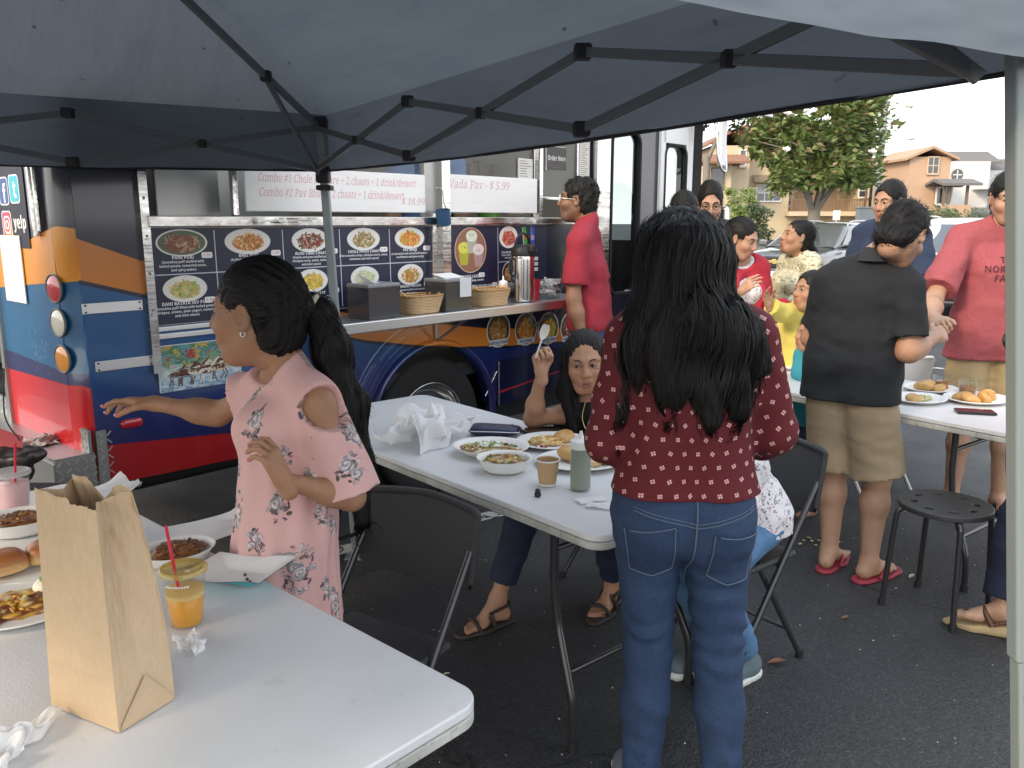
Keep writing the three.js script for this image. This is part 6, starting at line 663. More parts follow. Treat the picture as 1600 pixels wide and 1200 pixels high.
function mergeCol(gs) { gs = gs.map((g) => { g = g.index ? g.toNonIndexed() : g; g.setAttribute('uv', g.attributes.uv ?? new THREE.BufferAttribute(Float32Array.from({ length: g.attributes.position.count * 2 }, (_, i) => { const p = g.attributes.position, j = i >> 1; return i & 1 ? p.getY(j) * 4 : (p.getX(j) + p.getZ(j)) * 4; }), 2)); return g; }); return mergeGeometries(gs); }
// ribbons that follow a hair volume downstream
function strands(F, starts, flow, n, steps, len, w, depth = 0.006, skip = null, free = false) {
  const pos = [], nor = [], ix = [], e = 0.003; const grad = (x, y, z) => { const d = F.at(x, y, z), g = V(F.at(x + e, y, z) - d, F.at(x, y + e, z) - d, F.at(x, y, z + e) - d); return [d, g.normalize()]; };
  for (let s = 0; s < n; s++) {
    let p = starts(s).clone(), off = rr(-depth * 0.5, depth), L = len * rr(0.6, 1.1), st = L / steps, ph = rr(0, 6.3), am = rr(0.1, 0.45), prev = null, b0 = pos.length / 3, cnt = 0, ww = w * rr(0.5, 1.3);
    for (let k = 0; k <= steps; k++) {
      let [d, g] = grad(p.x, p.y, p.z); if (!free || !k) p.addScaledVector(g, clamp(off - d, -0.02, 0.02) * (k ? 0.7 : 1)); else if (d < 0.002) p.addScaledVector(g, 0.002 - d);
      const f = flow(p, k / steps).clone(); f.addScaledVector(g, -f.dot(g) * 0.9); const sd = V().crossVectors(f, g).normalize(); f.addScaledVector(sd, Math.sin(ph + k * 0.55) * am * 0.5).normalize();
      const t = k / steps, q = ww * (t > 0.8 ? (1 - t) / 0.2 * 0.9 + 0.1 : 1) * 0.5; sd.crossVectors(f, g).normalize();
      pos.push(p.x - sd.x * q, p.y - sd.y * q, p.z - sd.z * q, p.x + sd.x * q, p.y + sd.y * q, p.z + sd.z * q); nor.push(g.x - sd.x * 0.5, g.y - sd.y * 0.5, g.z - sd.z * 0.5, g.x + sd.x * 0.5, g.y + sd.y * 0.5, g.z + sd.z * 0.5);
      if (skip && skip(p)) break; if (k) { const a = b0 + 2 * (k - 1); ix.push(a, a + 1, a + 3, a, a + 3, a + 2); } p = p.clone().addScaledVector(f, st);
    }
  }
  const g = new THREE.BufferGeometry(); g.setAttribute('position', new THREE.Float32BufferAttribute(pos, 3)); g.setAttribute('normal', new THREE.Float32BufferAttribute(nor, 3)); g.setIndex(ix); return g;
}
const onMesh = (g) => { const p = g.attributes.position; return () => V().fromBufferAttribute(p, Math.floor(rnd() * p.count)); };
// hair volumes in head space (0,0,0 = head centre, +z = face, metres of a 0.23 m head)
const HAIRS = {
  short(H, o) { H.ell([0, 0.036, -0.018], [0.082, 0.093 + (o.tall ?? 0), 0.1]); H.ell([0, -0.035, -0.045], [0.072, 0.075, 0.062], 0.03); H.ell([0, -0.03, 0.09], [0.071, 0.116 + (o.fore ?? 0), 0.064], 0.006, true); for (const s of [1, -1]) { H.ell([s * 0.09, -0.03, 0.012], [0.03, 0.05, 0.034], 0.012, true); } H.ell([0, -0.125, -0.02], [0.11, 0.062, 0.12], 0.02, true); const a = o.tuft ?? 0.006; H.disp = (x, y, z) => a * fbm(x * 55, y * 38, z * 55, 3) - 0.002; },
  cap(H, o) { if (o.tie) H.ell([0, -0.12, -0.075], [0.1, 0.062, 0.09], 0.02, true), H.cap([0, o.tie[1], -0.08], o.tie, 0.05, 0.028); H.ell([0, 0.032, -0.02], [0.082, 0.095, 0.1]); H.ell([0, -0.03, -0.05], [0.075, 0.08, 0.06], 0.03); H.ell([0, -0.04, 0.09], [0.064 + (o.open ?? 0) * 0.5, 0.118 + (o.open ?? 0), 0.058 + (o.open ?? 0)], 0.01, true); for (const s of [1, -1]) H.ell([s * 0.088, -0.042, o.tie ? 0.024 : 0.02], [0.03, o.tie ? 0.062 : 0.045, o.tie ? 0.058 : 0.04], 0.012, true); H.ell([0, -0.135, 0.03], [0.1, 0.065, 0.11], 0.02, true); H.disp = (x, y, z) => 0.0022 * Math.sin(x * 420 + 3 * noise(x * 30, y * 30, z * 30)) * Math.min(1, Math.abs(z) * 20); },
};
function person(o) {
  const J = skel(o), h = J.h, b = o.build ?? 1, s = h / 1.72, root = thing('person', o.label, 'person', [o.at[0], 0, o.at[1]], 0, o.group), rx = o.at[0], rz = o.at[1], toLocal = (g) => g.translate(-rx, 0, -rz);
  const { F } = bodyField(J, b), r = (v) => v * s * b, skin = o.skin ?? [0.36, 0.185, 0.11];
  const mid = (a, c, t) => mix3(J[a], J[c], t), lb = b > 1 ? 1 + (b - 1) * 0.6 : b;
  for (const q of 'LR') {
    const rl = (v) => v * s * lb;
    F.cap(J['sh' + q], J['el' + q], rl(J.f ? 0.046 : 0.05), rl(J.f ? 0.036 : 0.041)); F.cap(J['el' + q], mid('el' + q, 'wr' + q, 0.3), rl(J.f ? 0.036 : 0.041), rl(J.f ? 0.037 : 0.042)); F.cap(mid('el' + q, 'wr' + q, 0.3), J['wr' + q], rl(J.f ? 0.037 : 0.042), rl(J.f ? 0.0235 : 0.027));
    if (o.noLegs) continue;
    F.cap(J['hp' + q], J['kn' + q], rl(0.088), rl(0.055)); F.cap(J['kn' + q], mid('kn' + q, 'an' + q, 0.32), rl(0.052), rl(0.056), 0.03); F.cap(mid('kn' + q, 'an' + q, 0.3), J['an' + q], rl(0.056), rl(0.034), 0.03);
    if (o.feet !== 'shoe') { // bare foot with five toes
      const an = V(...J['an' + q]), to = V(...J['to' + q]), f = to.clone().sub(an), gy = Math.min(an.y, to.y) - 0.035 * s; f.y = 0; f.normalize(); const sd = V(f.z, 0, -f.x).multiplyScalar(q === 'L' ? -1 : 1); // towards the big toe
      const P = (a, u, c) => [an.x + f.x * a * s + sd.x * c * s, (o.footY ?? 0.012) + u * s, an.z + f.z * a * s + sd.z * c * s];
      F.cap(J['an' + q], P(-0.03, 0.03, 0), rl(0.033), rl(0.029), 0.02); F.cap(J['an' + q], P(0.1, 0.024, 0.006), rl(0.032), rl(0.022), 0.025); F.cap(P(-0.03, 0.026, 0), P(0.11, 0.016, -0.022), rl(0.027), rl(0.017), 0.02); F.cap(P(0.08, 0.022, 0.02), P(0.125, 0.018, 0.026), rl(0.023), rl(0.018), 0.015);
      [[0.026, 0.172, 0.013], [0.009, 0.172, 0.0095], [-0.006, 0.164, 0.009], [-0.019, 0.153, 0.0085], [-0.031, 0.14, 0.008]].forEach(([c, a, t]) => F.cap(P(0.115, 0.018, c * 0.85), P(a, 0.011, c), rl(t * 1.1), rl(t), 0.006));
    }
  }
  F.cap(J.nk, mix3(J.nk, add3(J.hd, [-J.F.x * 0.03, 0, -J.F.z * 0.03]), o.neckE ?? 0.74), r(J.f ? 0.049 : 0.056), r(J.f ? 0.045 : 0.049), 0.04);
  const gs = [paint(meshField(F, o.cell ?? 0.012), skin, mottled)];
  // head
  const hx = o.faceW ?? 1, hs = (o.headS ?? 1) * (h > 1.4 ? lerp(1, h / 1.72, 0.5) * 1.03 : 0.92), M = new THREE.Matrix4().compose(V(...J.hd), new THREE.Quaternion().setFromEuler(new THREE.Euler(R(o.pitch ?? 0), R(o.headYaw ?? o.yaw), R(o.roll ?? 0), 'YXZ')), V(hs * hx, hs, hs));
  const lip = o.lip ?? [skin[0] * 0.95, skin[1] * 0.62, skin[2] * 0.68], beard = o.beard ?? 0, hg = meshField(headField(o, J.f), o.headCell ?? 0.0045);
  paint(hg, skin, (x, y, z, c) => {
    const m = mottled(x * 3, y * 3, z * 3, c), l = sstep(0.024, 0.014, Math.abs(x)) * sstep(0.0125, 0.008, Math.abs(y + 0.066)) * sstep(0.072, 0.082, z);
    const ck = 0.12 * Math.exp(-((Math.abs(x) - 0.04) ** 2 + (y + 0.03) ** 2) / 0.0006) * (z > 0.02 ? 1 : 0), ey = 0.25 * Math.exp(-((Math.abs(x) - 0.031) ** 2 / 0.0004 + (y - 0.004) ** 2 / 0.00022)) * (z > 0.04 ? 1 : 0);
    const bd = beard * clamp(sstep(-0.02, -0.05, y) * sstep(0.02, 0.05, z + 0.03) + sstep(0.012, 0.004, Math.abs(y + 0.048)) * sstep(0.03, 0.02, Math.abs(x)) * (z > 0.06 ? 1 : 0), 0, 1) * (0.75 + 0.5 * noise(x * 400, y * 400, z * 400)) * (1 - l);
    return [0, 1, 2].map((i) => lerp(lerp(m[i] * (1 + (i === 0 ? ck : ck * 0.2)) * (1 - ey), lip[i], l), 0.02, bd * 0.72));
  });
  gs.push(hg.applyMatrix4(M));
  // hands
  const tipsOf = {};
  for (const q of 'LR') {
    const H = o['hand' + q]; if (H === null) continue; const w = J['wr' + q], d = H?.d ?? V(...J['ha' + q]).sub(V(...w)).toArray(), g = q === 'L' ? 1 : -1;
    const nrm = H?.n ?? [-J.L.x * g, 0, -J.L.z * g], y = V(...d).normalize(), side = H?.t ?? V().crossVectors(y, V(...nrm)).multiplyScalar(q === 'L' ? -1 : 1).toArray();
    const hf = handField(w, d, nrm, side, s * (o.handS ?? 0.97), H ?? {}); tipsOf[q] = hf; gs.push(paint(meshField(hf.F, o.handCell ?? 0.006), skin, (x, y2, z, c) => { const m = mottled(x, y2, z, c), pd = (x - w[0]) * nrm[0] + (y2 - w[1]) * nrm[1] + (z - w[2]) * nrm[2], pal = pd > 0 ? 1.12 : 1; return [m[0] * pal, m[1] * pal, m[2] * pal]; }));
  }
  part('body', toLocal(mergeCol(gs)), SKIN, root);
  // eyes, brows
  if (!o.noFace) for (const e of [1, -1]) {
    const dx = (o.look ?? 0) * 0.0035, eye = part('eye', toLocal(new THREE.SphereGeometry(0.0122, 16, 12).translate(e * 0.031, 0.0055, 0.0735).applyMatrix4(M)), EYEW, root);
    part('iris', toLocal(new THREE.SphereGeometry(0.0064, 12, 8).scale(1, 1, 0.45).translate(e * 0.031 + dx, 0.0045 + (o.lookUp ?? 0) * 0.002, 0.0838).applyMatrix4(M)), IRIS, eye);
    part('eyelash', toLocal(tube([[e * 0.0195, 0.0045, 0.0835], [e * 0.026, 0.0092, 0.0862], [e * 0.033, 0.0098, 0.0858], [e * 0.0425, 0.0052, 0.0795]], 0.0011 + (J.f ? 0.0003 : 0), 10, 5).applyMatrix4(M)), LASH, eye);
    part('eyebrow', toLocal(tube([[e * 0.012, 0.0225, 0.0895], [e * 0.024, 0.0285, 0.0865], [e * 0.036, 0.0285, 0.0805], [e * 0.047, 0.0225, 0.070]], J.f ? 0.0026 : 0.0036, 12, 6).applyMatrix4(M)), LASH, root);
  }
  // hair
  if (o.hair) {
    const H = new Field(0.02); HAIRS[o.hair](H, o); for (const e of o.hairExtra ?? []) H.ell(e[0], e[1], e[2] ?? 0.02); const g = meshField(H, o.hairCell ?? 0.005), list = [g.toNonIndexed()];
    if (o.strands) list.push(strands(H, onMesh(g), (p) => (o.hair === 'short' ? V(p.x * 3, -0.1 - Math.max(0, -p.y) * 6, p.z * 2 - 0.05 + (o.comb ?? 0) * 0.3).normalize() : o.tie ? V(o.tie[0] - p.x, o.tie[1] - p.y, o.tie[2] - p.z).normalize() : V(-p.x * 0.6, -0.25 + p.y, -1).normalize()), o.strands * (o.hair === 'short' ? 2 : 1), 6, o.hair === 'short' ? 0.03 : 0.1, o.hair === 'short' ? 0.0016 : 0.0022, o.hair === 'short' ? 0.013 : 0.003).toNonIndexed());
    const hm = part('hair', toLocal(merge(list).applyMatrix4(M)), HAIRM, root); root.userData.h = hm; delete root.userData.h;
  }
  const P = { root, J, o, M, s, b, toLocal, hs, tipsOf };
  for (const w of o.wear ?? []) wear(P, w);
  if (o.long) longHair(P, o.long);
  return P;
}
function longHair(P, l) { // free falling hair: volume plus strands that follow it; points in the world
  const F = new Field(l.k ?? 0.05), c = P.J.hd; for (const q of l.caps) F.cap(...q); for (const e of l.sub ?? []) F.ell(e[0], e[1], 0.015, true); if (l.face) F.ell(l.face[0], l.face[1], 0.012, true); const w = l.wave ?? 0.008;
  F.disp = (x, y, z) => (0.25 + 0.75 * sstep(0.03, -0.12, y - c[1])) * (w * noise(x * 15, y * 9, z * 15) + w * 0.75 * noise(x * 32 + 2.2 * noise(y * 7, x * 3, 1), y * 5, z * 32)) + 0.0035 * noise(x * 85 + 3 * noise(x * 9, y * 9, z * 9), y * 7, z * 85) + 0.0015 * noise(x * 200, y * 12, z * 200);
  const g = meshField(F, l.cell ?? 0.007), fl = (p) => V((p.x - c[0]) * Math.max(0, p.y - c[1] + 0.04) * 40 + 0.55 * noise(p.y * 13 + p.x * 6, p.x * 9, p.z * 8), -1, (p.z - c[2]) * Math.max(0, p.y - c[1] + 0.04) * 40 + 0.2 * noise(p.x * 7, p.y * 11, 4)).normalize();
  const st = strands(F, onMesh(g), l.flow ?? fl, l.n ?? 1200, l.steps ?? 14, l.len ?? 0.3, l.w ?? 0.0022, l.depth ?? 0.006, l.face ? (p) => ((p.x - l.face[0][0]) / l.face[1][0]) ** 2 + ((p.y - l.face[0][1]) / l.face[1][1]) ** 2 + ((p.z - l.face[0][2]) / l.face[1][2]) ** 2 < 1 : null);
  const all = [g.toNonIndexed(), st.toNonIndexed()];
  if (l.wisps) { const pick = onMesh(g), low = () => { let q = pick(); for (let i = 0; i < 40 && q.y > l.wispY; i++) q = pick(); return q; }; all.push(strands(F, low, (p) => V(0.55 * noise(p.y * 9 + p.x * 12, p.x * 10, 3), -1, 0.3 * noise(p.x * 9, p.y * 9, 5)).normalize(), l.wisps, 12, 0.13, 0.0024, 0.004, null, true).toNonIndexed()); }
  if (l.fly) all.push(strands(F, onMesh(g), (p, t) => V((p.x - c[0]) * 5 + 1.2 * noise(p.y * 14 + p.x * 30, p.x * 22, 3), -1, (p.z - c[2]) * 5 + 0.8 * noise(p.x * 19, p.y * 14, 5)).normalize(), l.fly, 10, 0.09, 0.0013, 0.003, null, true).toNonIndexed());
  return part('hair', P.toLocal(merge(all)), HAIRM, P.root);
}
function trace(F, o, d, max = 0.6) { let t = 0; for (let i = 0; i < 90 && t < max; i++) { const e = F.at(o[0] + d[0] * t, o[1] + d[1] * t, o[2] + d[2] * t); if (e < 0.0008) break; t += e * 0.8; } return [o[0] + d[0] * t, o[1] + d[1] * t, o[2] + d[2] * t]; }
function decalOn(P, F, name, c, rt, up, d, w, h, m, fn, lift = 0.002, parent) { // a patch laid on the cloth: printed or sewn on
  const g = sheet(26, 26, (u, v) => { const [a, b] = fn ? fn(u, v) : [u - 0.5, v - 0.5], q = trace(F, add3(add3(c, rt.map((k) => k * a * w)), up.map((k) => k * b * h)), d); return add3(q, d.map((k) => -k * lift)); });
  return part(name, P.toLocal(g), m, parent ?? P.root);
}
function seamOn(P, F, pts, d, r, m, parent) { const q = pts.map((p) => add3(trace(F, p, d), d.map((k) => -k * r * 0.5))); return part('seam', P.toLocal(tube(q, r, pts.length * 4, 5)), m, parent ?? P.root); }
// clothes
const folds = (amp, fx, fy) => (x, y, z) => amp * (noise(x * fx + 2 * noise(x * 5, y * 5, z * 5), y * fy, z * fx) + 0.5 * noise(x * fx * 2.1, y * fy * 2.3 + 7, z * fx * 2.1));
function wear(P, w) {
  const { J, s, b, root, toLocal } = P, h = J.h, off = (w.off ?? 0.012), f = J.f, axes = [];
  if (w.kind === 'top') {
    const { F, ra, at } = bodyField(J, b, off), lb = 1 + (b - 1) * 0.6, hem = w.hem ?? (J.pel[1] - 0.02);
    if (w.loose) { const c = add3(J.pel, [J.F.x * (w.fwd ?? 0), 0, J.F.z * (w.fwd ?? 0)]); F.cap(at(J.ch, w.loose * 0.6), at([c[0], hem - 0.05, c[2]], w.loose), ra(0.105), ra(w.flare ?? 0.112), 0.05); F.cap(at(J.ch, -w.loose * 0.6), at([c[0], hem - 0.05, c[2]], -w.loose), ra(0.105), ra(w.flare ?? 0.112), 0.05); }
    else F.cap(at(J.pel, 0.05), [J.pel[0], hem - 0.04, J.pel[2]], ra(0.1), ra(0.1), 0.05);
    const ns = w.sleeve ?? 0.6;
    for (const q of 'LR') if (ns > 0) { const ns = w['sleeve' + q] ?? w.sleeve ?? 0.6;
      const A = J['sh' + q], B = J['el' + q], C = J['wr' + q], wid = w.wide ?? 0.012, r0 = 0.052 * s * lb + off, e = mix3(A, B, Math.min(1, ns)), k = 0.035;
      if (ns <= 1) F.cap(A, e, r0, 0.045 * s * lb + off + wid, k, 1); else { F.cap(A, B, r0, 0.044 * s * lb + off + wid * 0.5, k); F.cap(B, mix3(B, C, ns - 1), 0.043 * s * lb + off + wid * 0.5, 0.033 * s * lb + off + wid, 0.02, 1); }
      axes.push({ a: A, b: B, r: 0.055, ref: [0, 0, 1] }); if (ns > 1) axes.push({ a: B, b: C, r: 0.05, ref: [0, 0, 1] });
    }
    if (w.neck !== 0) F.ell(add3(mix3(J.nk, J.hd, 0.42), [J.F.x * (w.neckF ?? 0.025), 0, J.F.z * (w.neckF ?? 0.025)]), [w.neck ?? 0.075, w.neckH ?? 0.062, w.neck ?? 0.075], 0.008, true);
    for (const c of w.sub ?? []) F.ell(c[0], c[1], 0.004, true);
    F.cut([0, hem, 0], [0, -1, 0]); for (const c of w.cuts ?? []) F.cut(c[0], c[1]);
    F.disp = w.disp ?? folds(w.fold ?? 0.006, w.fx ?? 9, w.fy ?? 13);
    axes.push({ a: [J.pel[0], hem, J.pel[2]], b: J.nk, r: 0.15, ref: [-J.F.x, 0, -J.F.z] });
    P.topField = F;
    const m = part(w.name ?? 'shirt', toLocal(partUV(meshField(F, w.cell ?? 0.009), axes)), w.mat, root); w.mesh = m;
  } else if (w.kind === 'legs') {
    const F = new Field(0.035), lb = 1 + (b - 1) * 0.6, rl = (v) => v * s * lb + off, n = w.len ?? 2, wid = w.wide ?? 0, top = w.top ?? J.pel[1] + 0.1 * s, pe = add3(J.pel, [0, 0.03 * s, 0]), at = (p, l) => [p[0] + J.L.x * l * s, p[1], p[2] + J.L.z * l * s];
    F.cap(at(pe, 0.068), at(pe, -0.068), (f ? 0.112 : 0.108) * s * b + off, (f ? 0.112 : 0.108) * s * b + off); F.cap(at(add3(J.pel, [0, 0.13 * s, 0]), 0.05), at(add3(J.pel, [0, 0.13 * s, 0]), -0.05), (f ? 0.094 : 0.106) * s * b + off, (f ? 0.094 : 0.106) * s * b + off);
    if (w.seat) for (const g of [1, -1]) F.ell(at(add3(J.pel, [-J.F.x * w.seat, -0.03 * s, -J.F.z * w.seat]), g * 0.075), [0.095 * s, 0.095 * s, 0.085 * s], 0.04);
    for (const q of 'LR') {
      const A = J['hp' + q], B = J['kn' + q], C = J['an' + q];
      if (n <= 1) F.cap(A, mix3(A, B, n), rl(0.092), rl(0.062) + wid, 0.03, 1);
      else { F.cap(A, B, rl(0.09), rl(0.056) + wid * 0.5, 0.03); const D = mix3(B, C, n - 1), m2 = mix3(B, D, 0.35); F.cap(B, m2, rl(0.056) + wid * 0.5, rl(0.058) + wid * 0.6, 0.02); F.cap(m2, D, rl(0.058) + wid * 0.6, rl(0.04) + wid, 0.02, 1); axes.push({ a: B, b: C, r: 0.065 }); }
      axes.push({ a: A, b: B, r: 0.085 });
    }
    axes.push({ a: J.pel, b: add3(J.pel, [0, 0.2, 0]), r: 0.16 });
    F.cut([0, top, 0], [0, 1, 0]); F.disp = w.disp ?? folds(w.fold ?? 0.005, w.fx ?? 7, w.fy ?? 22);
    P.legField = F; w.mesh = part(w.name ?? 'trousers', toLocal(partUV(meshField(F, w.cell ?? 0.01), axes)), w.mat, root);
  } else if (w.kind === 'shoes') {
    for (const q of 'LR') {
      const an = V(...J['an' + q]), to = V(...J['to' + q]), f2 = to.clone().sub(an); f2.y = 0; f2.normalize(); const F = new Field(0.03), p = (a, u, c = 0) => [an.x + f2.x * a + f2.z * c, u, an.z + f2.z * a - f2.x * c];
      F.cap(J['an' + q], p(-0.01, 0.055), 0.043, 0.042); F.cap(p(-0.035, 0.05), p(0.13, 0.04), 0.04, 0.036); F.cap(p(0.1, 0.045), p(0.165, 0.036), 0.042, 0.033); F.cut([0, 0.022, 0], [0, -1, 0]); F.cut([0, Math.max(0.1, an.y + 0.02), 0], [0, 1, 0]);
      const S = new Field(0.02); S.cap(p(-0.038, 0.02), p(0.12, 0.02), 0.043, 0.043); S.cap(p(0.1, 0.02), p(0.172, 0.02), 0.045, 0.036); S.cut([0, 0.028, 0], [0, 1, 0]); S.cut([0, 0.001, 0], [0, -1, 0]);
      const sh = part('shoe', toLocal(meshField(F, 0.007)), w.mat, root); part('sole', toLocal(meshField(S, 0.007)), w.sole ?? w.mat, sh);
    }
  }
}
// ---------------------------------------------------------------- the people
const cloth = (c, o = {}) => mat(c, 0.88, 0, { bumpMap: again(TX.weave, 5), bumpScale: 0.0012, sheen: 0.3, sheenRoughness: 0.6, ...o });
const denimT = dataTex(256, (u, v) => { const k = 0.86 + 0.07 * tnoise(u, v, 128) + 0.09 * tfbm(u, v, 5, 3) + 0.05 * tnoise(u * 2, v, 64); return [k * 0.93, k * 0.97, k]; }, true, 3);
const denim = (c) => mat(c, 0.85, 0, { map: denimT, bumpMap: again(TX.weave, 6), bumpScale: 0.001 });
const tBlouse = canvasTex(512, 512, (c) => { c.fillStyle = '#5b161d'; c.fillRect(0, 0, 512, 512); for (let j = 0; j < 6; j++) for (let i = 0; i < 5; i++) { const x = (i + 0.5 + (j & 1) * 0.5) * 102.4, y = (j + 0.5) * 85.33, a = rr(-0.7, 0.7); for (const ox of [0, -512]) { c.save(); c.translate(x + ox, y); c.rotate(a); c.fillStyle = '#d9b0aa'; c.fillRect(-13, -12, 11, 24); c.fillRect(2, -12, 11, 24); c.fillStyle = '#8a3a3c'; c.fillRect(-10, -4, 5, 6); c.fillRect(5, -3, 5, 6); c.restore(); } } }, [4.9, 4.9]);
const tPink = canvasTex(1024, 1024, (c) => {
  c.fillStyle = '#e0b3ae'; c.fillRect(0, 0, 1024, 1024); for (let i = 0; i < 1500; i++) { c.fillStyle = 'rgba(240,214,208,.5)'; c.fillRect(rr(0, 1024), rr(0, 1024), 3, 3); }
  const bloom = (X, Y, S) => { for (let q = 0; q < 46 * S; q++) { const a = rr(0, 6.28), d = Math.sqrt(rnd()) * 86 * S, x = X + Math.cos(a) * d * 0.7, y = Y + Math.sin(a) * d; c.save(); c.translate(x, y); c.rotate(rr(0, 6.28)); c.fillStyle = ['#6d5c62', '#8d8588', '#b9aeb0', '#d6cdca', '#544a50', '#9aa3ae', '#8a6a66'][Math.floor(rnd() * 7)]; c.beginPath(); c.ellipse(0, 0, rr(5, 15), rr(2.5, 7), 0, 0, 7); c.fill(); c.strokeStyle = '#4a4146'; c.lineWidth = 1.4; c.beginPath(); c.arc(0, 0, rr(4, 11), 0, rr(1, 4)); c.stroke(); c.restore(); } for (let q = 0; q < 3; q++) { const x = X + rr(-30, 30) * S, y = Y + rr(-40, 40) * S; for (let k = 6; k > 0; k--) { c.fillStyle = k & 1 ? '#e2d6d4' : '#8e8790'; c.beginPath(); c.ellipse(x + rr(-3, 3), y + rr(-3, 3), k * 4.2 * S, k * 3.5 * S, rr(0, 3), 0, 7); c.fill(); } } };
  for (const [x, y, s] of [[180, 210, 1.1], [520, 120, 0.7], [810, 300, 1.15], [430, 480, 1.0], [110, 620, 0.8], [700, 660, 1.2], [330, 830, 1.1], [900, 900, 0.9], [600, 900, 0.5], [930, 560, 0.5], [330, 60, 0.8], [640, 420, 0.7], [250, 420, 0.6], [960, 120, 0.8], [80, 930, 0.7], [520, 700, 0.6], [820, 480, 0.6], [760, 60, 0.6], [90, 420, 0.7], [480, 1000, 0.7], [640, 250, 0.8], [980, 760, 0.7], [200, 1000, 0.6], [360, 330, 0.6], [560, 560, 0.6], [830, 780, 0.6], [20, 240, 0.6], [250, 700, 0.6]]) bloom(x, y, s);
}, [1.5, 1.5]);
const tPrint = (bg, cols, n, s) => canvasTex(256, 256, (c) => { c.fillStyle = bg; c.fillRect(0, 0, 256, 256); for (let i = 0; i < n; i++) { c.strokeStyle = c.fillStyle = cols[i % cols.length]; c.lineWidth = rr(2, 6); c.beginPath(); const x = rr(0, 256), y = rr(0, 256), r = rr(5, 16) * s; if (i & 1) { c.arc(x, y, r, rr(0, 6), rr(3, 9)); c.stroke(); } else { c.ellipse(x, y, r, r * 0.5, rr(0, 3), 0, 7); c.fill(); } } }, [6, 6]);
const GONE = { noFace: true, headCell: 0.007, handCell: 0.008 };
const FAR = { headCell: 0.006, handCell: 0.008, cell: 0.016, hairCell: 0.006 };
const thread = mat([0.32, 0.28, 0.22], 0.8), threadJ = mat([0.10, 0.13, 0.18], 0.8);
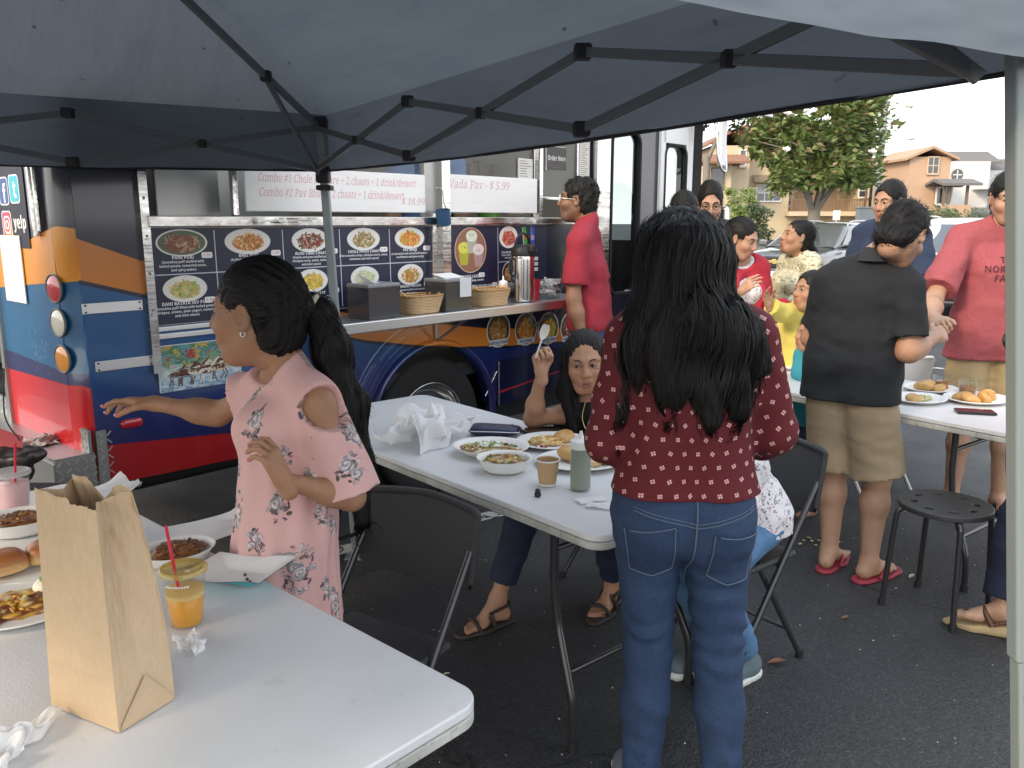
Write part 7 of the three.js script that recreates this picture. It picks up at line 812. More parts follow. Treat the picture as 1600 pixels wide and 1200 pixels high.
{ // woman in burgundy, back to the camera
  const P = person({ label: 'woman with long black hair in a burgundy blouse and blue jeans, back turned', at: [0.425, -1.96], yaw: 176, h: 1.6, fem: 1, build: 1.0, feet: 'shoe', noFace: true, skin: [0.36, 0.19, 0.115],
    legL: [[-0.03, -1, 0.03], [0.03, -1, -0.04]], legR: [[0.05, -1, -0.02], [0.08, -1, -0.02]], J: { hd: [0.402, 1.465, -1.975], nk: [0.416, 1.36, -1.955], shL: [0.282, 1.285, -1.955], shR: [0.572, 1.29, -1.955], elL: [0.232, 1.035, -1.965], wrL: [0.315, 0.93, -2.15], haL: [0.36, 0.9, -2.2], elR: [0.640, 1.055, -1.97], wrR: [0.64, 0.945, -2.16], haR: [0.62, 0.92, -2.22], wa: [0.428, 1.02, -1.965], ch: [0.423, 1.17, -1.96] }, headYaw: 172, pitch: 14,
    wear: [{ kind: 'legs', name: 'jeans', mat: denim([0.032, 0.062, 0.135]), len: 1.93, off: 0.006, wide: 0.004, seat: 0.04, cell: 0.008, top: 0.955, disp: (x, y, z) => 0.0068 * Math.sin(y * 95 + 6 * noise(x * 7, y * 5, z * 7)) * (Math.exp(-(((y - 0.50) / 0.09) ** 2)) + 0.8 * Math.exp(-(((y - 0.70) / 0.05) ** 2)) + 0.35) * noise(x * 6, y * 9, z * 6) + 0.0032 * noise(x * 16, y * 26 + x * 12, z * 16) },
      { kind: 'top', name: 'blouse', mat: cloth([1, 1, 1], { map: tBlouse }), sleeve: 1.42, off: 0.010, wide: 0.010, loose: 0.075, flare: 0.098, hem: 0.912, neck: 0.07, cell: 0.008, disp: (x, y, z) => 0.007 * noise(x * 11 + 1.5 * noise(x * 6, y * 6, z * 6), y * 8 + x * 6, z * 11) + 0.003 * noise(x * 24, y * 20 - x * 10, z * 24) }, { kind: 'shoes', mat: mat([0.12, 0.13, 0.15], 0.7), sole: mat([0.7, 0.7, 0.68], 0.6) }],
    long: { k: 0.05, cell: 0.0065, n: 5600, steps: 26, len: 0.34, w: 0.0026, depth: 0.011, wave: 0.024, wisps: 1900, wispY: 1.28, fly: 420, caps: [[[0.402, 1.492, -1.99], [0.402, 1.478, -1.95], 0.102, 0.100], [[0.402, 1.45, -1.94], [0.41, 1.30, -1.905], 0.085, 0.08], [[0.375, 1.44, -1.94], [0.338, 1.28, -1.905], 0.055, 0.045], [[0.42, 1.44, -1.94], [0.505, 1.275, -1.895], 0.055, 0.052], [[0.335, 1.28, -1.905], [0.365, 1.215, -1.885], 0.045, 0.02], [[0.41, 1.32, -1.9], [0.43, 1.20, -1.86], 0.082, 0.034], [[0.515, 1.285, -1.895], [0.505, 1.215, -1.87], 0.055, 0.028], [[0.535, 1.28, -1.91], [0.585, 1.225, -1.90], 0.038, 0.012], [[0.43, 1.19, -1.86], [0.45, 1.115, -1.85], 0.035, 0.006], [[0.40, 1.21, -1.87], [0.385, 1.14, -1.862], 0.025, 0.005], [[0.50, 1.20, -1.87], [0.525, 1.15, -1.868], 0.025, 0.005], [[0.355, 1.40, -1.97], [0.268, 1.24, -1.955], 0.035, 0.026], [[0.268, 1.24, -1.955], [0.252, 1.10, -1.925], 0.022, 0.007]] } });
  const F = P.legField, d = [0, 0, -1], yo = 0.0, pk = denim([0.026, 0.052, 0.118]); // back pockets, yoke, seams
  for (const [x, y, tl] of [[0.333, 0.79, -0.10], [0.528, 0.775, 0.12]]) { const c = [x, y - 0.005, -1.6], up = [Math.sin(tl), Math.cos(tl), 0], rt = [Math.cos(tl), -Math.sin(tl), 0], out = (u, v) => [(u - 0.5) * (0.86 + 0.14 * v), (v - 0.5) * 1 - (1 - v) * 0.2 * (0.5 - Math.abs(u - 0.5)) * 1.2], pc = decalOn(P, F, 'back_pocket', c, rt, up, d, 0.125, 0.125, pk, out, 0.0022); const edge = [[0.03, 0.97], [0.03, 0.5], [0.04, 0.04], [0.5, 0.03], [0.96, 0.04], [0.97, 0.5], [0.97, 0.97], [0.5, 0.95], [0.03, 0.95]].map(([u, v]) => { const [a, b] = out(u, v); return add3(add3(c, rt.map((k) => k * a * 0.125)), up.map((k) => k * b * 0.125)); }); const dense = []; for (let i = 0; i < edge.length - 1; i++) for (let k = 0; k < 5; k++) dense.push(mix3(edge[i], edge[i + 1], k / 5)); seamOn(P, F, dense, d, 0.0016, threadJ, pc).position.z = 0.0022; }
  const jm = P.root.children.find((q) => q.name === 'jeans'), ln = (a, b, n = 12) => Array.from({ length: n + 1 }, (_, i) => mix3(a, b, i / n)); seamOn(P, F, ln([0.436, 0.93, -1.6], [0.434, 0.70, -1.6]), d, 0.0022, threadJ, jm); seamOn(P, F, ln([0.29, 0.885, -1.6], [0.436, 0.848, -1.6]), d, 0.0015, threadJ, jm); seamOn(P, F, ln([0.58, 0.885, -1.6], [0.436, 0.848, -1.6]), d, 0.0015, threadJ, jm); seamOn(P, F, ln([0.29, 0.893, -1.6], [0.436, 0.857, -1.6]), d, 0.0012, threadJ, jm); seamOn(P, F, ln([0.58, 0.893, -1.6], [0.436, 0.857, -1.6]), d, 0.0012, threadJ, jm);
}
{ // girl in pink
  const P = person({ label: 'girl in a pink floral cold shoulder top with a long ponytail, reaching left', at: [-0.575, -2.04], yaw: -82, h: 1.44, fem: 1, bust: 0, build: 0.93, feet: 'shoe', skin: [0.35, 0.18, 0.10], headCell: 0.0036, handCell: 0.0042, cell: 0.01,
    J: { hd: [-0.632, 1.338, -2.04], nk: [-0.555, 1.188, -2.03], shL: [-0.468, 1.125, -1.955], elL: [-0.388, 0.905, -1.91], wrL: [-0.515, 0.985, -1.79], haL: [-0.55, 1.04, -1.77], shR: [-0.655, 1.122, -2.12], elR: [-0.80, 1.045, -2.19], wrR: [-0.955, 1.078, -2.17], haR: [-1.01, 1.088, -2.16] }, headYaw: -98, pitch: 2, roll: 0, headS: 1.15,
    handL: { d: [-0.35, 0.9, 0.12], n: [-0.85, -0.25, -0.35], curl: [[0.5, 0.75, 0.5], [0.6, 0.75, 0.5], [0.65, 0.8, 0.5], [0.7, 0.8, 0.5]], spread: 0.13, thumb: [[0.038, 0.05, 0.022], [0.042, 0.078, 0.044], [0.034, 0.096, 0.058]] }, handR: { d: [-1, 0.12, 0.02], n: [-0.1, -1, 0.25], curl: [[0.18, 0.35, 0.25], [0.35, 0.5, 0.35], [0.55, 0.6, 0.4], [0.6, 0.6, 0.4]], spread: 0.12, thumb: [[0.042, 0.045, 0.016], [0.054, 0.074, 0.034], [0.052, 0.096, 0.05]] },
    hair: 'cap', tie: [0, 0.012, -0.112], hairCell: 0.004, strands: 3600, lip: [0.42, 0.16, 0.12], wear: [{ kind: 'legs', name: 'leggings', mat: cloth([0.03, 0.03, 0.04]), off: 0.006, len: 1.95 },
      { kind: 'top', name: 'floral_top', mat: cloth([1, 1, 1], { map: tPink, transmission: 0.12, thickness: 0 }), sleeve: 0.98, sleeveR: 0.3, off: 0.012, wide: 0.03, loose: 0.065, flare: 0.165, fwd: 0.035, hem: 0.50, neck: 0.086, neckH: 0.09, neckF: 0.032, cell: 0.007, sub: [[[-0.425, 1.128, -1.905], [0.075, 0.058, 0.07]]], disp: (x, y, z) => { const a = Math.atan2(x + 0.57, z + 2.03), k = clamp((1.08 - y) / 0.5, 0, 1); return 0.010 * k * Math.sin(a * 13 + 3 * noise(x * 4, y * 3, z * 4)) + 0.004 * noise(x * 16, y * 12, z * 16) - 0.004 * k; } }, { kind: 'shoes', mat: mat([0.3, 0.3, 0.32], 0.7) }],
    long: { k: 0.03, cell: 0.005, n: 2600, steps: 26, len: 0.5, w: 0.0022, depth: 0.006, wave: 0.010, wisps: 260, wispY: 1.2, fly: 160, flow: (p) => V(p.y > 1.29 ? 0.9 : 0.12 + 0.3 * noise(p.y * 10, p.z * 9, 1), -1, -0.1 + 0.2 * noise(p.y * 9, p.x * 9, 2)).normalize(), caps: [[[-0.505, 1.355, -2.06], [-0.485, 1.335, -2.062], 0.03, 0.034], [[-0.485, 1.335, -2.062], [-0.455, 1.24, -2.07], 0.034, 0.042], [[-0.455, 1.24, -2.07], [-0.425, 1.10, -2.075], 0.042, 0.042], [[-0.425, 1.10, -2.075], [-0.398, 0.95, -2.06], 0.042, 0.034], [[-0.398, 0.95, -2.06], [-0.388, 0.80, -2.04], 0.034, 0.01], [[-0.44, 1.12, -2.05], [-0.405, 0.92, -2.01], 0.018, 0.006]] } });
  part('hair_tie', P.toLocal(new THREE.TorusGeometry(0.032, 0.008, 10, 30).rotateY(Math.PI / 2).rotateZ(-0.5).translate(-0.498, 1.348, -2.052)), mat([0.62, 0.58, 0.42], 0.8, 0, { bumpMap: again(TX.weave, 2), bumpScale: 0.002 }), P.root);
  const e = V(0.079, -0.034, -0.002).applyMatrix4(P.M); part('earring', P.toLocal(new THREE.TorusGeometry(0.006, 0.0012, 6, 20).translate(e.x, e.y - 0.006, e.z)), M.chrome, P.root); part('earring', P.toLocal(new THREE.TorusGeometry(0.006, 0.0012, 6, 20).translate(...V(-0.079, -0.034, -0.002).applyMatrix4(P.M).toArray())), M.chrome, P.root);
  const nm = mat([0.55, 0.13, 0.17], 0.25, 0, { clearcoat: 1 }); for (const q of 'LR') P.tipsOf[q].tips.forEach((t) => part('fingernail', P.toLocal(new THREE.SphereGeometry(0.0062, 10, 8).scale(1, 0.8, 1).translate(...add3(t, q === 'L' ? [0.001, 0.001, 0.003] : [-0.003, 0.0025, 0.001]))), nm, P.root));
}
{ // seated woman with a spoon
  const P = person({ label: 'seated young woman in a dark top leaning on the table, raising a spoon', at: [0.43, -3.46], yaw: -42, h: 1.56, fem: 1, bust: 0.5, build: 0.92, seat: 0.49, lean: 34, skin: [0.40, 0.21, 0.125], headCell: 0.0042,
    J: { hd: [0.285, 1.022, -3.18], nk: [0.325, 0.868, -3.27], shR: [0.232, 0.80, -3.235], shL: [0.452, 0.79, -3.34], elR: [0.082, 0.785, -3.215], wrR: [0.112, 0.992, -3.10], haR: [0.098, 1.05, -3.08], elL: [0.50, 0.80, -3.16], wrL: [0.43, 0.79, -2.97], haL: [0.39, 0.785, -2.92], knR: [0.07, 0.50, -3.13], anR: [-0.055, 0.11, -3.02], toR: [-0.17, 0.03, -2.94], knL: [0.36, 0.50, -2.98], anL: [0.415, 0.10, -3.17], toL: [0.34, 0.03, -3.06] }, headYaw: -4, pitch: 6, roll: 4, look: -0.6, lip: [0.36, 0.13, 0.11], open: 0.016, hair: 'cap', strands: 1500,
    handR: { d: [-0.12, 1, 0.05], n: [0.55, 0.0, 0.83], curl: [[1.0, 1.3, 0.7], [1.1, 1.35, 0.8], [1.15, 1.4, 0.8], [1.2, 1.4, 0.8]], thumb: [[0.038, 0.05, 0.024], [0.03, 0.075, 0.046], [0.01, 0.088, 0.048]] },
    wear: [{ kind: 'legs', name: 'jeans', mat: denim([0.022, 0.03, 0.065]), off: 0.008, len: 1.85, wide: 0.012 }, { kind: 'top', name: 'sleeveless_top', mat: cloth([0.018, 0.02, 0.028], { map: tPrint('#3a3d48', ['#22252e', '#555a66', '#2c2f3a'], 60, 0.6) }), sleeve: 0, off: 0.01, hem: 0.44, neck: 0.085, neckH: 0.075, neckF: 0.04, loose: 0.05 }],
    long: { k: 0.03, cell: 0.006, n: 1800, steps: 18, len: 0.28, w: 0.0022, wave: 0.012, caps: [[[0.285, 1.05, -3.20], [0.292, 1.04, -3.23], 0.085, 0.09], [[0.229, 1.04, -3.20], [0.225, 0.92, -3.19], 0.032, 0.034], [[0.225, 0.92, -3.19], [0.245, 0.76, -3.14], 0.036, 0.02], [[0.342, 1.04, -3.22], [0.37, 0.90, -3.24], 0.034, 0.04], [[0.30, 1.0, -3.26], [0.32, 0.85, -3.35], 0.07, 0.06]], face: [[0.283, 1.045, -3.085], [0.073, 0.115, 0.11]] } });
  part('necklace', P.toLocal(tube([[0.29, 0.86, -3.2], [0.275, 0.80, -3.15], [0.30, 0.755, -3.12], [0.345, 0.79, -3.16], [0.37, 0.86, -3.22]], 0.002, 30, 5)), mat([0.6, 0.45, 0.2], 0.3, 1), P.root); part('pendant', P.toLocal(new THREE.TorusGeometry(0.011, 0.0026, 8, 24).translate(0.30, 0.742, -3.112)), mat([0.6, 0.45, 0.2], 0.3, 1), P.root);
  for (const q of 'LR') { const a = V(...P.J['an' + q]), f = V(...P.J['to' + q]).sub(a).setY(0).normalize(), p = (u, y, c) => [a.x + f.x * u + f.z * c, y, a.z + f.z * u - f.x * c], S = new Field(0.03); S.cap(p(-0.04, 0.0, 0), p(0.09, 0.0, 0), 0.036, 0.044); S.cap(p(0.09, 0, 0), p(0.165, 0, 0.004), 0.044, 0.036); S.cut([0, 0.016, 0], [0, 1, 0]); S.cut([0, 0.001, 0], [0, -1, 0]); const sd = part('sandal', P.toLocal(meshField(S, 0.006)), mat([0.035, 0.025, 0.02], 0.6), P.root); for (const [u, y, r] of [[0.115, 0.05, 0.042], [0.05, 0.075, 0.04]]) part('strap', P.toLocal(tube([p(u - 0.01, 0.012, -r), p(u, y * 0.75, -r * 0.8), p(u, y, 0), p(u, y * 0.75, r * 0.8), p(u - 0.01, 0.012, r)], 0.0085, 24, 6)), mat([0.03, 0.022, 0.018], 0.6), sd); part('strap', P.toLocal(tube([p(0.05, 0.07, 0.03), p(-0.02, 0.085, 0.036), p(-0.055, 0.075, 0), p(-0.02, 0.085, -0.036), p(0.05, 0.07, -0.03)], 0.006, 24, 6)), mat([0.03, 0.022, 0.018], 0.6), sd); }
  const sp = thing('spoon', 'white plastic spoon held up by the seated woman', 'spoon', [0.096, 1.08, -3.055]); const sg = sheet(10, 24, (u, v) => { const w = v < 0.55 ? 0.0034 : 0.0034 + 0.0135 * Math.pow(Math.sin(Math.min(1, (v - 0.55) / 0.45) * Math.PI * 0.86), 0.7), x = (u - 0.5) * 2; return [x * w, v * 0.135 - 0.025, v > 0.55 ? -0.006 * (1 - x * x) * Math.sin((v - 0.55) / 0.45 * 3.14) : 0.0012 * (1 - x * x)]; }); part('spoon_blade', sg.rotateZ(-0.3).rotateX(0.15), mat([0.78, 0.76, 0.7], 0.35, 0, { transmission: 0.15, thickness: 0 }), sp);
}
{ // seated person in white floral, mostly hidden
  person({ label: 'seated person in a white floral shirt and blue jeans behind the burgundy blouse', at: [0.79, -2.74], yaw: -52, h: 1.58, fem: 1, build: 0.95, seat: 0.54, lean: 26, feet: 'shoe', ...GONE, handR: null, armL: [[0.12, -0.95, 0.3], [-0.2, -0.5, 0.8]], armR: [[0.12, -0.95, 0.3], [-0.2, -0.5, 0.8]], J: { hd: [0.57, 1.24, -2.56], nk: [0.62, 1.08, -2.62], knR: [0.55, 0.50, -2.45], anR: [0.72, 0.09, -2.72], toR: [0.62, 0.03, -2.66], knL: [0.60, 0.50, -2.36], anL: [0.80, 0.09, -2.62], toL: [0.68, 0.03, -2.53] }, hair: 'cap',
    wear: [{ kind: 'legs', name: 'jeans', mat: denim([0.12, 0.25, 0.42]), off: 0.008, len: 1.9, wide: 0.012 }, { kind: 'top', name: 'floral_shirt', mat: cloth([1, 1, 1], { map: tPrint('#d4d2d2', ['#8a7f88', '#c9a2aa', '#5a5560', '#b59aa6', '#77727c'], 150, 0.7) }), sleeve: 0.9, off: 0.02, hem: 0.52, loose: 0.07, fold: 0.012 }, { kind: 'shoes', mat: mat([0.10, 0.14, 0.16], 0.7), sole: mat([0.6, 0.62, 0.58], 0.6) }] });
}
{ // man in black polo
  const P = person({ label: 'man in a black polo shirt, khaki shorts and red flip flops, back turned', at: [1.47, -3.53], yaw: 140, h: 1.76, build: 1.0, lean: 8, skin: [0.42, 0.235, 0.15], footY: 0.018, noFace: true, hair: 'short', strands: 1600, beard: 0.8, neckE: 0.55, hairExtra: [[[0, -0.07, -0.06], [0.06, 0.045, 0.05]]],
    J: { hd: [1.60, 1.505, -3.44], nk: [1.535, 1.40, -3.52], shL: [1.385, 1.30, -3.615], shR: [1.625, 1.285, -3.415], elR: [1.63, 1.035, -3.36], wrR: [1.80, 1.075, -3.50], haR: [1.85, 1.09, -3.55], elL: [1.36, 1.04, -3.72], wrL: [1.52, 1.06, -3.86], haL: [1.57, 1.07, -3.9], hpL: [1.415, 0.86, -3.585], hpR: [1.525, 0.86, -3.475], knL: [1.455, 0.47, -3.60], knR: [1.592, 0.47, -3.46], anL: [1.445, 0.085, -3.55], toL: [1.56, 0.03, -3.68], anR: [1.575, 0.085, -3.43], toR: [1.70, 0.03, -3.5] }, headYaw: 128, pitch: 40,
    handR: { d: [0.75, 0.1, -0.6], n: [-0.3, -0.4, -0.6], curl: [[0.7, 1.0, 0.6], [0.8, 1.1, 0.6], [0.9, 1.1, 0.6], [0.9, 1.1, 0.6]] },
    wear: [{ kind: 'legs', name: 'shorts', mat: cloth([0.35, 0.265, 0.165], { map: dataTex(128, (u, v) => { const k = 0.93 + 0.08 * tfbm(u, v, 8, 4); return [k, k, k]; }, true, 2) }), len: 0.98, off: 0.018, wide: 0.035, top: 0.9, fold: 0.006, fy: 16 }, { kind: 'top', name: 'polo_shirt', mat: cloth([0.008, 0.010, 0.0135], { sheen: 0.1 }), sleeve: 0.76, off: 0.014, wide: 0.012, hem: 0.80, loose: 0.075, flare: 0.122, neck: 0.066, neckF: 0.03, cell: 0.008, fold: 0.007 }] });
  part('collar', P.toLocal(sheet(40, 8, (u, v) => { const a = (u - 0.5) * 5.0 + Math.PI + 0.0, yaw = R(140), d = [Math.sin(a + yaw), Math.cos(a + yaw)], r = 0.066 + 0.034 * v; return [1.545 + d[0] * r, 1.452 - 0.055 * v, -3.505 + d[1] * r]; })), cloth([0.019, 0.021, 0.026]), P.root);
  for (const q of 'LR') { const a = V(...P.J['an' + q]), f = V(...P.J['to' + q]).sub(a).setY(0).normalize(), g = q === 'L' ? -1 : 1, p = (u, y, c) => [a.x + f.x * u + f.z * c * g, y, a.z + f.z * u - f.x * c * g], S = new Field(0.03), red = mat([0.30, 0.03, 0.05], 0.6); S.cap(p(-0.045, 0, 0), p(0.09, 0, 0), 0.042, 0.048); S.cap(p(0.09, 0, 0), p(0.172, 0, -0.002), 0.048, 0.04); S.cut([0, 0.018, 0], [0, 1, 0]); S.cut([0, 0.001, 0], [0, -1, 0]); const fl = part('flip_flop', P.toLocal(meshField(S, 0.006)), red, P.root); part('strap', P.toLocal(tube([p(0.02, 0.015, -0.045), p(0.07, 0.05, -0.036), p(0.115, 0.052, -0.01), p(0.14, 0.02, -0.012)], 0.008, 24, 8)), red, fl); part('strap', P.toLocal(tube([p(0.02, 0.015, 0.048), p(0.07, 0.05, 0.036), p(0.115, 0.052, 0.0), p(0.14, 0.02, -0.012)], 0.008, 24, 8)), red, fl); }
}
{ // man in the faded red shirt
  const P = person({ label: 'man in a faded red printed T-shirt and khaki shorts beyond the right table', at: [2.54, -4.34], yaw: -14, h: 1.80, build: 0.98, skin: [0.43, 0.25, 0.165], headYaw: -20, pitch: 12, faceW: 1.06, hair: 'short', strands: 700, beard: 0.35, look: -0.5, headCell: 0.0042,
    armR: [[0.35, -0.85, 0.45], [-0.5, -0.25, 0.85]], J: { elR: [2.13, 1.15, -4.20], wrR: [2.03, 1.10, -3.97], haR: [2.02, 1.08, -3.92] }, handR: { d: [-0.15, -0.15, 1], n: [0.5, -0.8, 0], curl: [[0.8, 1.1, 0.6], [0.9, 1.1, 0.6], [0.9, 1.1, 0.6], [0.9, 1.1, 0.6]] }, armL: [[0.15, -1, 0.05], [0, -0.9, 0.45]],
    wear: [{ kind: 'legs', name: 'shorts', mat: cloth([0.40, 0.30, 0.16]), len: 0.95, off: 0.012, wide: 0.04, top: 0.95 }, { kind: 'top', name: 't_shirt', mat: cloth([0.35, 0.078, 0.09], { map: dataTex(128, (u, v) => { const k = 0.95 + 0.05 * tnoise(u, v, 64); return [k, k, k]; }, true, 3) }), sleeve: 0.80, off: 0.018, wide: 0.025, hem: 0.845, loose: 0.088, flare: 0.124, neck: 0.07, fold: 0.008 }] });
  const y = R(-14), F = [Math.sin(y), 0, Math.cos(y)], rt = [Math.cos(y), 0, -Math.sin(y)], c = add3(add3(P.J.ch, F.map((k) => k * 0.4)), [rt[0] * 0.015, 0.02, rt[2] * 0.015]);
  decalOn(P, P.topField, 'shirt_print', c, rt, [0, 1, 0], F.map((k) => -k), 0.31, 0.16, mat([1, 1, 1], 0.85, 0, { transparent: true, alphaTest: 0.5, map: canvasTex(512, 264, (g) => { g.clearRect(0, 0, 512, 264); g.fillStyle = '#4a1f28'; g.font = 'bold 74px sans-serif'; g.textAlign = 'right'; g.fillText('THE', 300, 76); g.fillText('NORTH', 300, 152, 270); g.fillText('FACE', 300, 228); g.beginPath(); g.moveTo(330, 232); g.lineTo(330, 190); g.arc(410, 130, 96, Math.PI, 1.5 * Math.PI); g.lineTo(506, 34); g.lineTo(506, 232); g.closePath(); g.fill(); g.globalCompositeOperation = 'destination-out'; g.lineWidth = 12; g.beginPath(); g.arc(506, 232, 130, Math.PI, 1.5 * Math.PI); g.stroke(); g.beginPath(); g.arc(506, 232, 82, Math.PI, 1.5 * Math.PI); g.stroke(); }) }), null, 0.002);
  for (const q of 'LR') { const a = V(...P.J['an' + q]), f = V(...P.J['to' + q]).sub(a).setY(0).normalize(), p = (u, y2, c2) => [a.x + f.x * u + f.z * c2, y2, a.z + f.z * u - f.x * c2], S = new Field(0.03); S.cap(p(-0.045, 0, 0), p(0.16, 0, 0), 0.042, 0.044); S.cut([0, 0.02, 0], [0, 1, 0]); S.cut([0, 0.001, 0], [0, -1, 0]); const sd = part('sandal', P.toLocal(meshField(S, 0.008)), M.rubber, P.root); for (const u of [0.04, 0.1]) part('strap', P.toLocal(tube([p(u, 0.015, -0.045), p(u, 0.065, -0.02), p(u, 0.065, 0.02), p(u, 0.015, 0.045)], 0.009, 20, 6)), M.rubber, sd); }
}
// standing further back
person({ label: 'man in a navy and teal T-shirt looking left behind the black polo', at: [2.36, -5.25], yaw: -60, h: 1.80, build: 1.05, skin: [0.40, 0.225, 0.14], headYaw: -58, pitch: 8, faceW: 0.94, hair: 'short', strands: 400, fore: -0.004, ...FAR, armL: [[0.3, -1, 0.2], [-0.6, 0.2, 0.8]], wear: [{ kind: 'legs', name: 'jeans', mat: denim([0.16, 0.28, 0.45]), off: 0.01, wide: 0.02, cell: 0.014 }, { kind: 'top', name: 't_shirt', mat: cloth([0.02, 0.035, 0.075]), sleeve: 0.8, off: 0.018, wide: 0.03, hem: 0.86, loose: 0.08, cell: 0.012 }] });
{ const P = person({ label: 'woman in a cream printed tunic with a low bun, arms folded, gazing up left', at: [1.93, -5.62], yaw: -75, h: 1.56, fem: 1, skin: [0.38, 0.21, 0.125], headYaw: -82, pitch: -14, hair: 'cap', strands: 700, hairExtra: [[[0, -0.055, -0.115], [0.04, 0.036, 0.04]], [[0, -0.08, -0.15], [0.03, 0.03, 0.03]]], ...FAR, armL: [[0.3, -0.95, 0.2], [-0.75, 0.12, 0.6]], armR: [[0.3, -0.95, 0.2], [-0.75, 0.05, 0.6]], wear: [{ kind: 'legs', name: 'trousers', mat: cloth([0.012, 0.012, 0.014]), off: 0.01, cell: 0.014 }, { kind: 'top', name: 'tunic', mat: cloth([1, 1, 1], { map: tPrint('#c9c5ac', ['#7d8062', '#95957a', '#e0dcc6', '#6b6e56'], 110, 1.1) }), sleeve: 1.6, off: 0.018, hem: 0.66, loose: 0.08, flare: 0.13, neck: 0.07, cell: 0.011, fold: 0.009 }] }); }
{ const P = person({ label: 'woman in a red cardigan over a white printed top, looking down', at: [1.37, -5.05], yaw: 20, h: 1.56, fem: 1, skin: [0.42, 0.24, 0.155], headYaw: 48, pitch: 20, hair: 'cap', strands: 800, ...FAR, headCell: 0.005, J: { hd: [1.368, 1.455, -5.0] }, armR: [[0.3, -0.95, 0.3], [-0.3, 0.6, 0.7]], armL: [[0.2, -1, 0.1], [0.1, 0.3, 1]], wear: [{ kind: 'legs', name: 'trousers', mat: cloth([0.02, 0.02, 0.03]), off: 0.01, cell: 0.014 }, { kind: 'top', name: 'printed_top', mat: cloth([1, 1, 1], { map: tPrint('#d9d8da', ['#2a2f4a', '#4a4f6a', '#22263c'], 90, 0.55) }), sleeve: 0.3, off: 0.01, hem: 0.8, neck: 0.085, neckH: 0.085, neckF: 0.04, cell: 0.011 }],
  long: { n: 900, cell: 0.008, steps: 12, len: 0.2, wave: 0.008, caps: [[[1.345, 1.48, -5.03], [1.325, 1.44, -5.05], 0.085, 0.09], [[1.29, 1.45, -5.02], [1.28, 1.31, -5.0], 0.055, 0.055], [[1.28, 1.31, -5.0], [1.30, 1.20, -4.95], 0.055, 0.03]], face: [[1.425, 1.44, -4.91], [0.062, 0.09, 0.08]] } });
  const y = R(20); wear(P, { kind: 'top', name: 'cardigan', mat: cloth([0.42, 0.02, 0.04]), sleeve: 1.7, off: 0.024, hem: 0.78, loose: 0.075, neck: 0.1, neckH: 0.1, neckF: 0.05, cell: 0.011, sub: [[[1.37 + Math.sin(y) * 0.19, 1.12, -5.05 + Math.cos(y) * 0.19], [0.10, 0.4, 0.13]]] }); }
{ const P = person({ label: 'man with glasses in a dark jacket, hand on his chin', at: [1.42, -6.1], yaw: -5, h: 1.80, skin: [0.42, 0.245, 0.16], headYaw: -8, pitch: 12, faceW: 0.93, hair: 'short', tall: 0.015, strands: 500, beard: 0.6, headS: 1.12, ...FAR, headCell: 0.0045, armL: [[0.15, -0.9, 0.4], [-0.45, 0.95, 0.35]], J: { haL: [1.42, 1.62, -5.97] }, handL: { d: [-0.3, 0.9, -0.2], n: [-0.6, 0, -0.8], curl: [[0.9, 1.2, 0.7], [0.9, 1.2, 0.7], [0.9, 1.2, 0.7], [0.9, 1.2, 0.7]] }, wear: [{ kind: 'legs', name: 'trousers', mat: cloth([0.03, 0.03, 0.035]), off: 0.01, cell: 0.016 }, { kind: 'top', name: 'jacket', mat: cloth([0.035, 0.038, 0.045]), sleeve: 1.9, off: 0.022, hem: 0.85, loose: 0.09, cell: 0.013 }] });
  const gl = [-1, 1].map((s) => tube(Array.from({ length: 16 }, (_, i) => { const a = i / 16 * 6.283; return [s * 0.032 + 0.021 * Math.cos(a), 0.003 + 0.015 * Math.sin(a), 0.100 - Math.abs(s * 0.032 + 0.021 * Math.cos(a)) * 0.22]; }), 0.0016, 32, 5, true)); part('glasses', P.toLocal(merge([...gl, rod([-0.011, 0.006, 0.098], [0.011, 0.006, 0.098], 0.0015), rod([-0.053, 0.006, 0.089], [-0.08, 0.004, 0.0], 0.0015), rod([0.053, 0.006, 0.089], [0.08, 0.004, 0.0], 0.0015)]).applyMatrix4(P.M)), M.black, P.root); }
person({ label: 'person with short black hair facing away in front of the man with glasses', at: [1.10, -5.40], yaw: 170, h: 1.74, ...FAR, noFace: true, headYaw: 160, hair: 'short', strands: 600, wear: [{ kind: 'legs', name: 'trousers', mat: cloth([0.03, 0.03, 0.04]), off: 0.01, cell: 0.016 }, { kind: 'top', name: 'shirt', mat: cloth([0.03, 0.03, 0.04]), sleeve: 0.8, off: 0.02, hem: 0.85, loose: 0.08, cell: 0.013 }] });
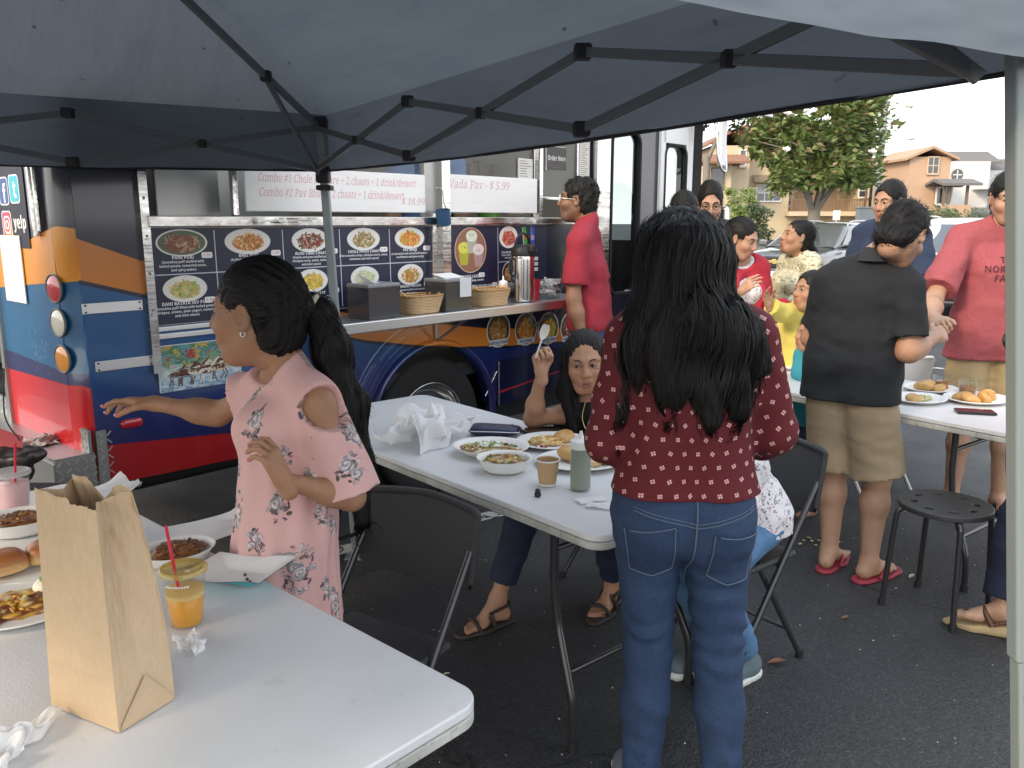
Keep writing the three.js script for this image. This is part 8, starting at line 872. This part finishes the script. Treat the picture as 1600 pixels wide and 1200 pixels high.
{ const P = person({ label: 'man in a red T-shirt and jeans leaning to the order window', at: [0.475, -4.95], yaw: -106, h: 1.77, build: 0.9, skin: [0.27, 0.14, 0.085], headYaw: -100, pitch: -4, beard: 0.7, hair: 'short', tuft: 0.016, strands: 900, ...FAR, headCell: 0.005, lean: 6, J: { hd: [0.385, 1.678, -4.98], nk: [0.455, 1.54, -4.95] }, armR: [[0.1, -1, -0.18], [0.0, -1, 0.12]], armL: [[0.1, -1, 0.05], [0.05, -0.95, -0.25]], wear: [{ kind: 'legs', name: 'jeans', mat: denim([0.07, 0.13, 0.26]), off: 0.012, wide: 0.02, cell: 0.013 }, { kind: 'top', name: 't_shirt', mat: cloth([0.28, 0.02, 0.037]), sleeve: 0.75, off: 0.014, wide: 0.02, hem: 0.93, loose: 0.08, cell: 0.011 }] });
  part('glasses', P.toLocal(merge([-1, 1].map((s) => tube(Array.from({ length: 14 }, (_, i) => { const a = i / 14 * 6.283; return [s * 0.034 + 0.026 * Math.cos(a), 0.004 + 0.02 * Math.sin(a), 0.105 - Math.abs(s * 0.034 + 0.026 * Math.cos(a)) * 0.2]; }), 0.0026, 30, 5, true)).concat([rod([0.06, 0.006, 0.09], [0.08, 0.004, 0.0], 0.002)])).applyMatrix4(P.M)), M.whiteP, P.root); }
person({ label: 'child in a yellow long sleeved shirt reaching out left', at: [1.64, -4.75], yaw: -60, h: 1.26, fem: 1, bust: 0, build: 0.95, skin: [0.36, 0.2, 0.12], headYaw: -72, pitch: -6, hair: 'short', strands: 300, ...FAR, J: { hd: [1.66, 1.175, -4.62], shR: [1.60, 1.05, -4.66], elR: [1.50, 1.06, -4.58], wrR: [1.395, 1.11, -4.50], haR: [1.37, 1.17, -4.48] }, wear: [{ kind: 'legs', name: 'trousers', mat: cloth([0.04, 0.05, 0.08]), off: 0.01, cell: 0.014 }, { kind: 'top', name: 'long_sleeved_shirt', mat: cloth([0.62, 0.52, 0.12]), sleeve: 1.85, off: 0.014, hem: 0.6, loose: 0.05, cell: 0.01 }] });
person({ label: 'small child in a teal T-shirt by the right table', at: [1.58, -4.28], yaw: -75, h: 1.06, fem: 1, bust: 0, build: 0.9, skin: [0.38, 0.21, 0.13], headYaw: -80, pitch: -4, hair: 'short', strands: 300, ...FAR, headS: 0.82, J: { hd: [1.545, 0.985, -4.25] }, wear: [{ kind: 'legs', name: 'trousers', mat: cloth([0.04, 0.05, 0.08]), off: 0.01, cell: 0.014 }, { kind: 'top', name: 't_shirt', mat: cloth([0.04, 0.30, 0.38]), sleeve: 0.8, off: 0.014, hem: 0.5, loose: 0.05, cell: 0.01 }] });
{ const P = person({ label: 'woman in a dark top at the right edge, brown wedge sandal showing', at: [2.03, -2.86], yaw: -110, h: 1.62, fem: 1, ...GONE, footY: 0.045, skin: [0.45, 0.27, 0.18], hair: 'cap', J: { elR: [1.82, 1.14, -2.94], wrR: [1.90, 1.28, -3.05], elL: [1.86, 1.12, -2.80], wrL: [1.93, 1.24, -2.93], knR: [1.93, 0.47, -2.96], anR: [1.875, 0.11, -2.93], toR: [1.76, 0.05, -3.0], anL: [2.2, 0.1, -2.80], toL: [2.1, 0.04, -2.9] }, handR: null, handL: null, wear: [{ kind: 'legs', name: 'jeans', mat: denim([0.018, 0.022, 0.05]), off: 0.012, len: 1.88, wide: 0.03 }, { kind: 'top', name: 'blouse', mat: cloth([1, 1, 1], { map: tPrint('#1a1c20', ['#8a8d92', '#24272e', '#2a2e36'], 40, 0.4) }), sleeve: 1.9, off: 0.006, wide: 0.004, hem: 0.8, loose: 0.08 }] });
  const a = V(...P.J.anR), f = V(...P.J.toR).sub(a).setY(0).normalize(), p = (u, y, c) => [a.x + f.x * u + f.z * c, y, a.z + f.z * u - f.x * c]; const S = new Field(0.02); S.cap(p(-0.045, 0.03, 0), p(0.1, 0.02, 0), 0.034, 0.040); S.cap(p(0.1, 0.02, 0), p(0.17, 0.02, -0.002), 0.040, 0.032); const sl = V(f.x * 0.17, 1, f.z * 0.17).normalize(); S.cut(p(0.12, 0.026, 0), sl.toArray()); S.cut([0, 0.003, 0], [0, -1, 0]); S.ell(p(0.055, -0.02, 0), [0.05, 0.028, 0.05], 0.004, true); const g = meshField(S, 0.005); const sd = part('wedge_sandal', P.toLocal(g), mat([0.40, 0.30, 0.16], 0.75, 0, { bumpMap: again(TX.weave, 4), bumpScale: 0.003 }), P.root), br = mat([0.09, 0.035, 0.02], 0.5); part('strap', P.toLocal(tube([p(0.03, 0.045, -0.042), p(0.055, 0.085, -0.03), p(0.06, 0.1, 0), p(0.055, 0.085, 0.03), p(0.03, 0.045, 0.042)], 0.011, 24, 6)), br, sd); part('strap', P.toLocal(tube([p(0.06, 0.1, 0), p(0.11, 0.075, -0.003), p(0.155, 0.05, -0.014)], 0.006, 20, 6)), br, sd); part('strap', P.toLocal(tube([p(0.03, 0.05, 0.042), p(-0.02, 0.075, 0.04), p(-0.06, 0.07, 0)], 0.007, 20, 6)), br, sd); }
// inside the truck
{ const q = tw(2.36, 0, -0.62); person({ label: 'cook with dark hair bending inside the truck window above the small whiteboard', at: [q[0], q[2]], yaw: 20, lift: 0.56, h: 1.66, ...FAR, lean: 18, headYaw: -40, pitch: 20, hair: 'cap', noLegs: true, wear: [{ kind: 'top', name: 'shirt', mat: cloth([0.12, 0.22, 0.42]), sleeve: 0.8, off: 0.02, hem: 1.45, loose: 0.08, cell: 0.014 }] });
  const r = tw(0.40, 0, -0.42); person({ label: 'person in a white apron standing in the left truck window', at: [r[0], r[2]], yaw: 30, lift: 0.72, h: 1.70, ...FAR, headYaw: 30, hair: 'short', noLegs: true, wear: [{ kind: 'top', name: 'apron', mat: cloth([0.72, 0.69, 0.66]), sleeve: 0.9, off: 0.02, hem: 1.5, loose: 0.09, fold: 0.012, cell: 0.011 }] }); }
// ---------------------------------------------------------------- repeats share a group
{ const G = { folding_table: 'white folding tables under the canopy', folding_chair: 'folding chairs at the tables', plate: 'white paper plates of food', bowl: 'white bowls of curry', napkin: 'loose white napkins', napkin_box: 'napkin boxes on the counter', wicker_basket: 'wicker baskets on the counter', phone: 'phones on the tables', fallen_leaf: 'leaves and scraps on the asphalt', parked_car: 'parked cars', sachet: 'torn sachets', plastic_cup: 'plastic cups', shrub: 'shrubs in front of the houses', squeeze_bottle: 'squeeze bottles' };
  for (const o of scene.children) { const k = o.name.replace(/_\d{3}$/, ''); if (G[k] && o.userData.category) o.userData.group = G[k]; } }
renderer.render(scene, camera);
